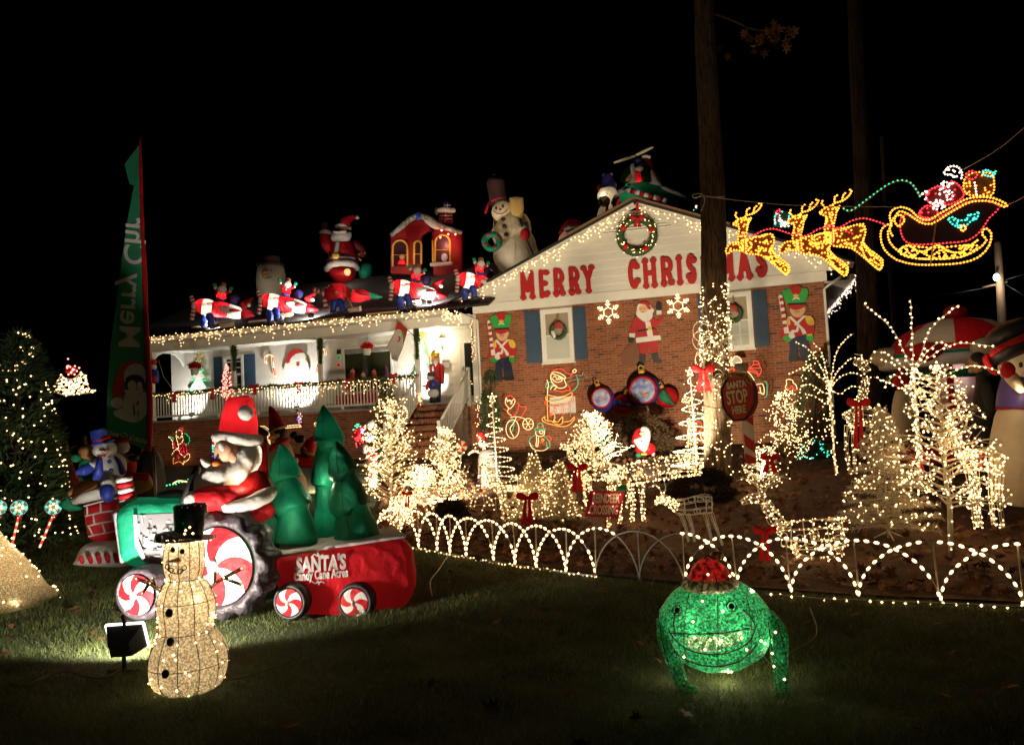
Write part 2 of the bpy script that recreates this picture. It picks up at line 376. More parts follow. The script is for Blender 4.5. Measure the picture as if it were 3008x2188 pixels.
# ------------------------------------------------------------------ house
H = empty('brick_house', HO, -YAW); tag(H, 'brick house with white gable, porch and blue shutters strung with lights', 'house')
GW = 9.1; ZB = 4.605; ZF = 4.855; SP = GW/2 + .06; ZP = 7.04
BR = [mat('brick_a', (.31, .092, .034), .85, var=.3, scale=14, bump=.4), mat('brick_b', (.25, .07, .026), .85, var=.3, scale=14, bump=.4),
      mat('brick_c', (.35, .112, .044), .85, var=.3, scale=14, bump=.4), mat('brick_dark', (.13, .045, .03), .85, var=.3, scale=14, bump=.4)]
MORTAR = mat('mortar', (.36, .29, .21), .95, var=.15, scale=30, bump=.3)
def brick_field(wall, s0, s1, z0, z1, holes, name_budget, prefer, dface=0.):
    """real bricks proud of the mortar; those nearest the eye are objects of their own, the rest one mesh"""
    pitch, course, bh = .2032, .0677, .0575; allb = []
    nz = int((z1 - z0) / course)
    for r in range(nz):
        zt = z1 - r * course - .005; zb = zt - bh; off = 0 if r % 2 else pitch/2; s = s0 - off
        while s < s1 - .02:
            a, b = max(s + .005, s0), min(s + pitch - .005, s1); s += pitch
            if b - a < .03: continue
            if any(a < h[1] and b > h[0] and zb < h[3] and zt > h[2] for h in holes):
                for h in holes:
                    if a < h[1] and b > h[0] and zb < h[3] and zt > h[2]:
                        if a < h[0]: b = h[0]
                        elif b > h[1]: a = h[1]
                        else: a = b
                if b - a < .03: continue
            allb.append((a, b, zb, zt))
    allb.sort(key=lambda q: prefer(q)); rest = MB(); proto = {}
    for i, (a, b, zb, zt) in enumerate(allb):
        mi = random.choices(range(4), (5, 4, 4, .8))[0]; dp = random.uniform(.006, .011)
        if i < name_budget:
            key = (round(b-a, 2), mi)
            if key not in proto:
                w = (b-a)/2; proto[key] = MB().box(-w, w, -.009, .01, -bh/2, bh/2).build('brick', BR[mi], wall, False); o = proto[key]
            else: o = proto[key].copy(); COL.objects.link(o)
            o.location = ((a+b)/2, dface - dp + .008, (zb+zt)/2)
        else: rest.box(a, b, dface - dp, dface + .01, zb, zt, mi)
    o = rest.build('bricks', BR, wall, False); o['kind'] = 'stuff'
w1 = (F(1587.3, 911.3).x, F(1680, 903.6).x, F(1594, 1067).z, F(1587, 911.3).z); w3 = (w1[0] + 5.55 - .55, F(2205.5, 857).x, w1[2], w1[3])
w3 = (w3[1] - (w1[1]-w1[0]), w3[1], w1[2], w1[3])
vent = (F(1615, 1172).x, F(1690, 1168).x, F(1650, 1213).z, F(1650, 1166).z)
gwall = MB().box(0, GW, 0, .25, .2, ZB).build('brick_wall', MORTAR, H, False)
for a in (0, GW-.25): MB().box(a, a+.25, .252, 9, .2, ZB).build('side_wall', BR[0], H, False)
brick_field(gwall, 0, GW, .35, ZB-.004, [(w1[0]-.01, w1[1]+.01, w1[2]-.06, w1[3]+.01), (w3[0]-.01, w3[1]+.01, w3[2]-.06, w3[3]+.01), vent], 210, lambda q: abs(q[0]-8.1) * 1.2 + abs(q[2]-3.4))
SHUT = mat('blue_shutter_paint', (.035, .075, .14), .5, var=.2, scale=8)
GLS = glass('dark_glass'); CURT = mat('drawn_blind', (.5, .52, .47), .8, var=.1, scale=2)
def window(s0, s1, z0, z1, d, parent, lit_blind=True, muntin=False, trim=.09):
    f = MB().box(s0, s0+trim, d-.05, d+.02, z0, z1).box(s1-trim, s1, d-.05, d+.02, z0, z1).box(s0+trim, s1-trim, d-.05, d+.02, z1-trim, z1).box(s0+trim, s1-trim, d-.05, d+.02, z0, z0+trim*.7)
    w = f.build('window', WHITE, parent, False)
    MB().box(s0-.03, s1+.03, d-.085, d, z0-.045, z0-.001).build('sill', WHITE, w, False)
    zm = (z0+z1)/2; a, b = s0+trim, s1-trim
    for (za, zb, dd) in ((z0+trim*.7, zm+.02, d+.0), (zm-.02, z1-trim, d+.02)):
        MB().box(a, a+.03, dd-.03, dd, za, zb).box(b-.03, b, dd-.03, dd, za, zb).box(a+.03, b-.03, dd-.03, dd, za, za+.035).box(a+.03, b-.03, dd-.03, dd, zb-.035, zb).build('sash', WHITE, w, False)
        MB().box(a+.03, b-.03, dd-.012, dd-.006, za+.035, zb-.035).build('pane', CURT if lit_blind else GLS, w, False)
    if muntin:
        q = MB()
        for i in (1, 2): x = a+(b-a)*i/3; q.box(x-.008, x+.008, d-.022, d-.013, z0+trim*.7+.036, zm-.016)
        x = (z0+zm)/2; q.box(a+.03, b-.03, d-.024, d-.0225, x-.008, x+.008); q.build('muntin', WHITE, w, False)
    return w
def shutter(s0, s1, z0, z1, d, parent):
    o = MB().box(s0, s1, d-.03, d, z0, z1).build('shutter', SHUT, parent, False); zm = (z0+z1)/2; t = .05
    for a, b in ((z0+t, zm-t/2), (zm+t/2, z1-t)):
        MB().box(s0+t, s1-t, d-.038, d-.031, a, b).build('panel', SHUT, o, False)
for i, wv in enumerate((w1, w3)):
    window(*wv, 0., H, True, i == 1)
    for a, b in ((F(1546, 1000).x, w1[0]-.03), (w1[1]+.03, F(1724, 990).x)):
        sh = wv[0]-w1[0]
        shutter(a+sh, b+sh, w1[2]+.02, w1[3]-.01, -.012, H)
    sb = MB(); x = wv[0]
    while x < wv[1]-.03: sb.box(x+.004, x+.056, -.02, .01, wv[2]-.155, wv[2]-.05); x += .062
    sb.build('sill_brick_course', BR[0], H, False)['kind'] = 'stuff'
v = MB().box(vent[0], vent[1], -.02, .02, vent[2], vent[3]).build('vent', WHITE, H, False)
for i in range(7):
    z = vent[2]+.03+i*(vent[3]-vent[2]-.05)/7; MB().obox(((vent[0]+vent[1])/2, -.03, z+.02), (vent[1]-vent[0])/2-.03, .015, .004, Matrix.Rotation(.6, 3, 'X')).build('slat', WHITE, v, False)
# gable siding, frieze, rake boards
RS = (ZP - ZF) / (SP + .62)                      # roof slope of the gable wing
zr = lambda s: ZP - abs(s - SP) * RS
z = ZF + .001; k = 0
while z < ZP - .12:
    z2 = min(z + .215, ZP - .1); sl = lambda zz: (SP - (ZP-.02-zz)/RS, SP + (ZP-.02-zz)/RS)
    a, b = sl(z), sl(z2); a = (max(a[0], -.25), min(a[1], GW+.25)); b = (max(b[0], -.25), min(b[1], GW+.25))
    V = [(a[0], -.036, z), (a[1], -.036, z), (b[1], -.018, z2), (b[0], -.018, z2), (a[0], .0, z), (a[1], .0, z), (b[1], .0, z2), (b[0], .0, z2)]
    MB().add(V, [(0,1,2,3), (0,4,5,1), (1,5,6,2), (3,2,6,7), (0,3,7,4)]).build('siding_board', SIDING, H, False); z += .215
MB().box(-.06, GW+.06, -.06, .0, ZB+.001, ZF).build('frieze_board', WHITE, H, False)
SHING = mat('asphalt_shingle', (.035, .034, .036), .9, var=.5, scale=20, bump=.6, bscale=80)
for sg in (-1, 1):
    e = -.66 if sg < 0 else GW + .66; L = math.hypot(e-SP, zr(e)-ZP); ang = math.atan2(RS, 1) * sg
    R = Matrix.Rotation(ang if sg > 0 else ang, 3, 'Y'); c = Vector(((e+SP)/2, 0, (zr(e)+ZP)/2))
    up = R @ Vector((0, 0, 1))
    MB().obox(c + up*.03 + Vector((0, -.12, 0)), L/2, .025, .07, R).build('rake_board', WHITE, H, False)
    MB().obox(c + up*.135 + Vector((0, 4.2, 0)), L/2+.03, 4.4, .03, R).build('roof', SHING, H, False)
    MB().obox(c + up*.02 + Vector((0, -.05, 0)), L/2-.02, .045, .012, R).build('soffit', WHITE, H, False)
g = MB(); gv = empty('gable_vent'); gv.parent = H
for i in range(7):
    z = ZP-.62+i*.075; h = (ZP-.12-z)/RS*.75
    MB().obox((SP, -.05, z), h, .018, .012, Matrix.Rotation(.5, 3, 'X')).build('slat', SIDING, gv, False)
WOOD = mat('bare_wood', (.28, .15, .06), .8, var=.4, scale=10, bump=.3, stretch=(1, 8, 8))
for sg, e in ((-1, .40*GW/2), (1, .26*GW)):
    L = e/2; ang = math.atan(RS) * sg; c = Vector((SP + sg*L, -.22, zr(SP+sg*L)+.20))
    MB().obox(c, math.hypot(L, L*RS), .06, .02, Matrix.Rotation(ang, 3, 'Y')).build('ridge_plank', WOOD, H, False)
MB().box(-.01, .012, -.01, .3, 2, 2.01).build('corner_trim', WHITE, H, False)
def spout(L): MB().tube([Vector(p) for p in L], .035, 6).build('downspout', WHITE, H)
spout([(-.35, -.35, 4.62), (-.15, -.1, 4.5), (.06, -.06, 4.42), (.06, -.06, .8)])
spout([(GW+.35, -.35, 4.62), (GW+.1, -.08, 4.5), (GW-.02, -.07, 4.4), (GW-.02, -.07, .8)])
MB().box(GW, GW+.6, -.1, 8.8, 4.56, 4.58).build('eave_soffit', WHITE, H, False); MB().box(-.6, 0, -.1, 1.2, 4.56, 4.58).build('eave_soffit', WHITE, H, False)
MB().box(GW+.58, GW+.68, -.14, 8.9, 4.58, 4.7).build('gutter', WHITE, H, False)
# porch
PD, DK, PL = 1.5, 2.15, -11.25
PW = mat('porch_wall_paint', (.74, .72, .66), .6, var=.08, scale=3, bump=.05)
pw = MB().box(PL-.2, -.0, 0, .25, .2, DK-.06).build('porch_brick_wall', MORTAR, H, False)
brick_field(pw, PL-.2, -.0, .4, DK-.175, [], 90, lambda q: abs(q[0]+7.5)*.7 + abs(q[2]-1.8)*1.5 + (0 if q[2] > 1 else 50))
rl = MB(); x = PL-.2
while x < -.06: rl.box(x+.004, x+.058, -.012, .01, DK-.17, DK-.065, random.randrange(3)); x += .0665
rl.build('bricks', BR, pw, False)['kind'] = 'stuff'
MB().box(PL-.2, 0, -.03, PD, DK-.055, DK).build('porch_deck', mat('deck_paint', (.4, .38, .34), .7, var=.2), H, False)
mw = MB().box(PL-.25, 0, PD, PD+.2, DK, 4.5).build('porch_wall', PW, H, False)
for i in range(11):
    z = DK + .2*i + .02; MB().add([(PL-.24, PD-.014, z), (-.001, PD-.014, z), (-.001, PD-.003, z+.198), (PL-.24, PD-.003, z+.198), (PL-.24, PD-.001, z), (-.001, PD-.001, z)], [(0,1,2,3), (0,4,5,1)]).build('siding_board', PW, mw, False)
MB().box(-.16, -.002, .0, PD, DK, 4.55).build('porch_end_wall', PW, H, False)
MB().box(PL-.2, 0, 0, PD, 4.42, 4.46).build('porch_ceiling', PW, H, False)
MB().box(PL-.1, -.16, -.07, .07, 4.345, 4.62).build('porch_beam', WHITE, H, False)
MB().box(PL-.4, -.64, -.56, -.0701, 4.60, 4.62).build('porch_soffit', WHITE, H, False)
MB().box(PL-.4, -.64, -.6, -.56, 4.6, 4.74).build('fascia_board', WHITE, H, False)
ab = [(x, 4.36 - .38*(1-math.sin(math.pi*min(1, max(0, x/PD))))**1.6 if 0 < x < PD else 3.95) for x in np.linspace(0, PD, 13)]
V = [(PL+.3, y, z) for y, z in ab] + [(PL+.3, y, 4.42) for y, z in ab]
V += [(PL+.22, y, z) for y, z in ab] + [(PL+.22, y, 4.42) for y, z in ab]; n = 13
MB().add(V, [(i, i+1, n+i+1, n+i) for i in range(n-1)] + [(2*n+i+1, 2*n+i, 3*n+i, 3*n+i+1) for i in range(n-1)] + [(i+1, i, 2*n+i, 2*n+i+1) for i in range(n-1)]).build('porch_arch', WHITE, H, False)
RSL = .42; ZE = 4.77; DE = -.62; DR = 4.6
roofz = lambda d: ZE + (d-DE)*RSL
rf = MB(); a0, a1 = PL-.5, .6
rf.add([(a0, DE, ZE-.06), (a1, DE, ZE-.06), (a1, DR, roofz(DR)-.06), (a0, DR, roofz(DR)-.06), (a0, DE, ZE), (a1, DE, ZE), (a1, DR, roofz(DR)), (a0, DR, roofz(DR)), (a0, 2*DR-DE, ZE), (a1, 2*DR-DE, ZE)],
       [(0,1,5,4), (4,5,6,7), (1,2,6,5), (0,4,7,3), (7,6,9,8), (0,3,2,1)])
rf.build('porch_roof', SHING, H, False)
MB().box(PL-.25, .0, PD+.2, 9.5, .3, 4.6).build('main_body', PW, H, False)
def roof_px(u, v):                               # photo pixel -> house coordinates on the porch roof
    D = ray(u, v); ds = Vector((D.x*CS - D.y*SN, D.x*SN + D.y*CS, D.z)); c0 = CAMP - HO
    cs = Vector((c0.x*CS - c0.y*SN, c0.x*SN + c0.y*CS, c0.z)); t = (ZE + (cs.y-DE)*RSL - cs.z) / (ds.z - ds.y*RSL); return cs + ds*t
COLS = [F(447, 1100, .06).x, F(686, 1090, .06).x, F(941, 1075, .06).x, F(1226, 1060, .06).x]
for s in COLS: MB().box(s-.055, s+.055, .005, .115, DK+.001, 4.344).box(s-.075, s+.075, -.012, .135, DK+.002, DK+.1).box(s-.075, s+.075, -.012, .135, 4.25, 4.343).build('column', WHITE, H, False)
rail = MB().box(COLS[0], COLS[3], .03, .09, 2.96, 3.01).build('porch_railing', WHITE, H, False)
MB().box(COLS[0], COLS[3], .035, .085, 2.25, 2.31).build('bottom_rail', WHITE, rail, False)
bal = MB().box(-.013, .013, -.013, .013, 2.311, 2.959).build('baluster', WHITE, rail, False); bal.location = (COLS[0]+.1, .06, 0); x = COLS[0]+.2
while x < COLS[3]-.05:
    if min(abs(x-c) for c in COLS) > .07: o = bal.copy(); COL.objects.link(o); o.location.x = x
    x += .105
for x in np.linspace(COLS[0]+1, COLS[3]-1, 6): MB().box(x-.03, x+.03, .03, .09, DK+.001, 2.2495).build('rail_foot', WHITE, rail, False)
# porch openings
def Fp(u, v): return F(u, v, PD)
pa, pb = Fp(657, 1049), Fp(720, 1140); ws = (pa.x, pb.x, 2.9, pa.z+.02)
window(*ws, PD-.02, H, False, True, .08)
shutter(Fp(630, 1060).x, ws[0]-.02, ws[2], ws[3], PD-.02, H); shutter(ws[1]+.02, Fp(751, 1060).x, ws[2], ws[3], PD-.02, H)
pa, pb = Fp(1013, 1030), Fp(1147, 1020); a, b, z0, z1 = pa.x, pb.x, 2.75, Fp(1080, 1022).z
pwn = MB().box(a-.07, a, PD-.05, PD+.02, z0-.07, z1+.07).box(b, b+.07, PD-.05, PD+.02, z0-.07, z1+.07).box(a, b, PD-.05, PD+.02, z1, z1+.07).box(a, b, PD-.05, PD+.02, z0-.07, z0).build('picture_window', WHITE, H, False)
MB().box(a, b, PD-.022, PD-.016, z0, z1).build('pane', glass('room_glass', (.035, .04, .02)), pwn, False)
vl = MB()
for i in range(40): x = a+(b-a)*i/40; vl.tube([(x+.02, PD-.03, z1), (x+.02+random.uniform(-.01, .01), PD-.03, z1-.16)], (b-a)/90, 5)
vl.build('valance', mat('grey_valance', (.3, .3, .28), .8), pwn)
q = Fp(1345, 1000); dr0, dr1, dz1 = q.x, -.2, q.z
door = MB().box(dr0, dr0+.09, PD-.05, PD+.02, DK, dz1+.09).box(dr0+.09, dr1, PD-.05, PD+.02, dz1, dz1+.09).build('front_door', WHITE, H, False)
MB().box(dr0+.09, dr0+.2, PD-.04, PD, DK, dz1).box(dr1-.1, dr1, PD-.04, PD, DK, dz1).box(dr0+.2, dr1-.1, PD-.04, PD, DK, DK+.24).box(dr0+.2, dr1-.1, PD-.04, PD, dz1-.1, dz1).build('storm_door_frame', WHITE, door, False)
MB().box(dr0+.2, dr1-.1, PD-.026, PD-.018, DK+.24, dz1-.1).build('pane', GLS, door, False)
MB().tube([(dr0+.15, PD-.06, 3.15), (dr0+.15, PD-.06, 3.3)], .015, 6).build('handle', METAL, door)
# brick steps with rails
S0, S1 = COLS[3]+.1, -.35; NS = 8; RUN, RIS = .29, .18
for i in range(NS):
    zt = DK - .03 - i*RIS; d1 = -i*RUN; d0 = d1-RUN
    st = MB().box(S0, S1, d0, -.04 if i == 0 else d1, .4, zt-.06).build('step', MORTAR, H, False); b = MB(); x = S0
    while x < S1-.03: b.box(x+.003, x+.06, d0-.012, d0+.2, zt-.062, zt, random.randrange(4)); b.box(x+.003, x+.06, d0-.008, d0+.05, zt-RIS+.004, zt-.07, random.randrange(4)); x += .0665
    b.build('bricks', BR, st, False)['kind'] = 'stuff'
for s in (S0-.03, S1+.05):
    top, bot = Vector((s, -.02, DK+.9)), Vector((s, -NS*RUN, DK+.9-NS*RIS)); r = empty('step_railing'); r.parent = H
    MB().tube([top, bot], .035, 6).build('handrail', WHITE, r); lo = Vector((0, 0, -.72)); MB().tube([top+lo, bot+lo], .025, 6).build('bottom_rail', WHITE, r)
    for i in range(20):
        q = top.lerp(bot, (i+.5)/20); MB().box(q.x-.012, q.x+.012, q.y-.012, q.y+.012, q.z-.72, q.z-.01).build('baluster', WHITE, r, False)
    for q in (top, bot): MB().box(q.x-.045, q.x+.045, q.y-.045, q.y+.045, q.z-1.0, q.z+.08).build('post', WHITE, r, False)
# porch lantern
lp = Fp(1300, 1008); ln = empty('wall_lantern', HW(lp.x, PD-.12, lp.z), -YAW); tag(ln, 'lit brass wall lantern beside the front door', 'lantern')
BRASS = mat('brass', (.5, .32, .1), .35, metal=.9)
MB().tube([(0, 0, .13), (0, 0, .17), (0, 0, .2), (0, 0, .27)], [.1, .06, .015, .006], 8).build('cap', BRASS, ln)
MB().tube([(0, 0, -.08), (0, 0, .13)], [.06, .09], 8).build('glass_shade', emis('lantern_glass', (1, .82, .5), 7), ln)
MB().tube([(0, 0, -.08), (0, 0, -.13), (0, .1, -.22), (0, .115, -.05)], [.05, .012, .012, .012], 6).build('bracket', BRASS, ln)
lamp('lantern_light', 'POINT', (0, -.25, .02), 45, (1, .78, .48), .06, ln)
# ------------------------------------------------------------------ floodlights (visible fixtures, inferred hidden ones, and yard ones added for brightness)
LENS = emis('flood_lens', (1, .95, .85), 25, 'NONE')
def floodlight(label, loc, aim, power, size=.2, col=(1, .86, .64), spot=2.2, group=None, blend=.6, stand=True, name='floodlight', rim=False):
    loc = Vector(loc); d = (Vector(aim) - loc).normalized(); T_ = empty(name, loc); tag(T_, label, 'floodlight', group)
    q = d.to_track_quat('-Z', 'Y').to_matrix(); w, h, t = size*.5, size*.4, size*.3
    # a tapered housing that opens towards the aim
    V = [q @ Vector((x*w, y*h, -t)) for x, y in ((-1,-1),(1,-1),(1,1),(-1,1))] + [q @ Vector((x*w*.55, y*h*.55, t)) for x, y in ((-1,-1),(1,-1),(1,1),(-1,1))]
    MB().add(V, [(4,5,6,7), (0,1,5,4), (1,2,6,5), (2,3,7,6), (3,0,4,7)]).build('housing', BLACK, T_, False)
    fr = MB()
    for (x0, y0), (x1, y1) in zip(((-1,-1),(1,-1),(1,1),(-1,1)), ((1,-1),(1,1),(-1,1),(-1,-1))):
        fr.tube([q @ Vector((x0*w, y0*h, -t)), q @ Vector((x1*w, y1*h, -t))], size*.045, 5)
    fr.build('bezel', METAL if not rim else emis('bezel_glare', (1, .95, .85), 2.5, 'NONE'), T_)  # lit rim glows by itself, standing in for glare around the lens
    MB().add([q @ Vector((x*w*.9, y*h*.9, -t*.8)) for x, y in ((-1,-1),(1,-1),(1,1),(-1,1))], [(0,3,2,1)]).build('lens', LENS, T_, False)
    if stand:
        s = size; MB().tube([(0, 0, -s*.3), (0, 0, -s*.75)], s*.06, 6).tube([(-s*.45, 0, -s*.75), (s*.45, 0, -s*.75)], s*.05, 6).build('stand', BLACK, T_)
        MB().tube([(0, 0, s*.2), (0, .02, s*.5), (-s*.1, .04, s*.72)], s*.06, 6).build('handle', BLACK, T_)
    lamp('flood_beam', 'SPOT', d*(t+.03), power, col, size*.3, T_, d*(t+1), spot, blend)
    return T_
fl = gp(365, 1975); fl.z = .2
def floods():
    floodlight('black floodlight on the lawn beside the gold wire snowman', fl, at(520, 1590, 7.2), 310, .25, (1, .9, .74), 2.8, blend=.3, rim=True)
    g1 = Vector((2.3, 12.4, gz(2.3, 12.4) + .25)); floodlight('small floodlight behind the largest wire deer aimed at the gable', g1, HW(4.5, 0, 5.9), 2500, .2, (1, .81, .53), 1.5, blend=.3)
    g2 = Vector((-1.12, 12.4, gz(0, 12.4) + .2)); floodlight('added unseen floodlight among the lit twig trees aimed at the porch corner', g2, HW(-4.0, 0, 3.6), 800, .2, (1, .82, .55), 2.8)  # added lamp without a visible fixture, brightens porch corner and beam
    g3 = Vector((3.75, 12.0, gz(3, 12.0) + .2)); floodlight('added unseen uplight beside the striped pole aimed up the big tree trunk', g3, at(2090, 560, 13.8), 620, .14, (1, .8, .5), .8)  # added uplight, fixture unseen, for the bark lit from below
    g4 = Vector((-3.3, 14.2, gz(-3, 14.2) + .25)); floodlight('added unseen floodlight behind the tractor wagon aimed at the porch brick', g4, HW(-7.0, 0, 2.6), 620, .16, (1, .80, .52), 2.3)  # added hidden lamp that evens out light on the porch brick
    for (u, v, lab, au) in ((643, 966, 'leftmost black floodlight on the porch roof edge', 560), (921, 936, 'middle black floodlight on the porch roof edge', 850), (1273, 893, 'floodlight with a lit rim on the porch roof beside the gable', 1180)):
        q = roof_px(u, v); q.y = max(q.y-.3, -.57); q.z = roofz(q.y); w = HW(q.x, q.y, q.z + .13); s2 = roof_px(au, 930); floodlight(lab, w, HW(s2.x, q.y + 1.6, q.z + .9), 300, .15, (1, .93, .82), 2.9, 'floodlights on the porch roof', rim=u > 1200)
    for (u, lab, au, pw) in ((560, 'floodlight on the porch floor under the light tree beside the archway', 530, 200), (870, 'floodlight on the porch floor under the Santa face', 866, 360), (1225, 'floodlight on the porch floor beside the nutcracker', 1250, 260)):
        q = F(u, 1150, PD-.75); a = F(au, 1085, PD); floodlight(lab, HW(q.x, q.y, DK+.15), HW(a.x, PD, 3.3), pw, .16, (1, .95, .85), 1.9, 'floodlights on the porch floor')
floods()
# ------------------------------------------------------------------ letters on the gable
LET = {'M': ([[(.12,0),(.12,1)],[(.12,.95),(.5,.3),(.88,.95)],[(.88,0),(.88,1)]], [(.12,.04),(.88,.04)]),
 'E': ([[(.2,0),(.2,1)],[(.2,.95),(.85,.95)],[(.2,.5),(.65,.5)],[(.2,.05),(.85,.05)]], [(.85,.93),(.85,.1),(.62,.5)]),
 'R': ([[(.2,0),(.2,1)],[(.2,.95),(.6,.95),(.85,.8),(.82,.6),(.55,.5),(.2,.5)],[(.5,.5),(.75,.3),(.85,.05)]], [(.2,.05),(.86,.06)]),
 'Y': ([[(.12,.95),(.5,.5),(.88,.95)],[(.5,.5),(.5,.03)]], [(.12,.93),(.88,.93),(.5,.06)]),
 'C': ([[(.85,.8),(.65,.96),(.4,.94),(.17,.7),(.15,.35),(.35,.07),(.6,.05),(.85,.22)]], [(.84,.78),(.85,.22)]),
 'H': ([[(.15,0),(.15,1)],[(.85,0),(.85,1)],[(.15,.5),(.85,.5)]], [(.15,.04),(.15,.95),(.85,.04),(.85,.95)]),
 'I': ([[(.5,0),(.5,1)]], [(.5,.05),(.5,.95)]),
 'S': ([[(.82,.8),(.6,.96),(.3,.92),(.18,.73),(.35,.57),(.7,.42),(.82,.22),(.62,.04),(.3,.05),(.15,.22)]], [(.8,.8),(.17,.22)]),
 'T': ([[(.5,0),(.5,.95)],[(.08,.93),(.92,.93)]], [(.5,.06),(.1,.88),(.9,.88)]),
 'A': ([[(.1,.0),(.5,.98),(.9,0)],[(.28,.35),(.72,.35)]], [(.1,.06),(.9,.06)])}
def letter(ch, u0, u1, vtop, vbot, label):
    c = F((u0+u1)/2, vbot, -.06); t = F((u0+u1)/2, vtop, -.06); w = F(u1, vbot, -.06).x - F(u0, vbot, -.06).x; h = t.z - c.z
    o = empty('wooden_letter', HW(c.x, -.06, c.z), -YAW); tag(o, label, 'letter', 'red letters on the gable')
    st, balls = LET[ch]; m = MB(); r = .06; dp = 0.
    for L in st:
        P = [Vector(((x-.5)*(w-2*r*.8) , 0, r*.45 + y*(h-.9*r))) for x, y in L]
        if len(P) > 3: P = smooth_path(P, 4)
        for a, b in zip(P, P[1:]):
            d = (b-a).normalized(); nn = Vector((-d.z, 0, d.x))*r; dp += .0007; m.plate([(q.x, q.z) for q in (a-nn, b-nn, b+nn, a+nn)], -.02-dp, .012)
        for q in P: dp += .0007; m.plate([(q.x+r*math.cos(t), q.z+r*math.sin(t)) for t in np.linspace(0, 2*math.pi, 13)[:-1]], -.02-dp, .012)
    for x, y in balls: dp += .0007; m.plate([((x-.5)*(w-2*r*.8)+r*1.5*math.cos(t), r*.45 + y*(h-.9*r)+r*1.12*math.sin(t)) for t in np.linspace(0, 2*math.pi, 17)[:-1]], -.02-dp, .012)
    m.build('letter_board', PAINTR, o, False)
z2 = lambda x, y: (1350+x/2.75, 550+y/2.75)
for ch, x0, x1, yt, yb, lab in (('M',492,618,685,905,'red wooden letter M that begins MERRY'), ('E',638,738,672,890,'red wooden letter E in MERRY'), ('R',755,862,660,880,'first red wooden letter R in MERRY, beside the E'), ('R',880,987,648,868,'second red wooden letter R in MERRY, beside the Y'), ('Y',990,1103,630,858,'red wooden letter Y that ends MERRY'),
        ('C',1362,1468,592,818,'red wooden letter C that begins CHRISTMAS'), ('H',1480,1607,578,812,'red wooden letter H in CHRISTMAS'), ('R',1620,1742,567,798,'red wooden letter R in CHRISTMAS'), ('I',1745,1822,557,788,'red wooden letter I in CHRISTMAS'), ('S',1832,1928,546,778,'red wooden letter S in CHRISTMAS between the I and the trunk')):
    (ua, va), (ub, vb) = z2(x0, yt), z2(x1, yb); letter(ch, ua, ub, va, vb, lab)
for ch, ua, ub, va, vb, lab in (('T',2062,2104,744,825,'red wooden letter T in CHRISTMAS, half behind the trunk'), ('M',2112,2160,740,826,'red wooden letter M in CHRISTMAS beside the trunk'), ('A',2165,2212,736,821,'red wooden letter A in CHRISTMAS'), ('S',2220,2258,729,814,'red wooden letter S that ends CHRISTMAS')):
    letter(ch, ua, ub, va, vb, lab)
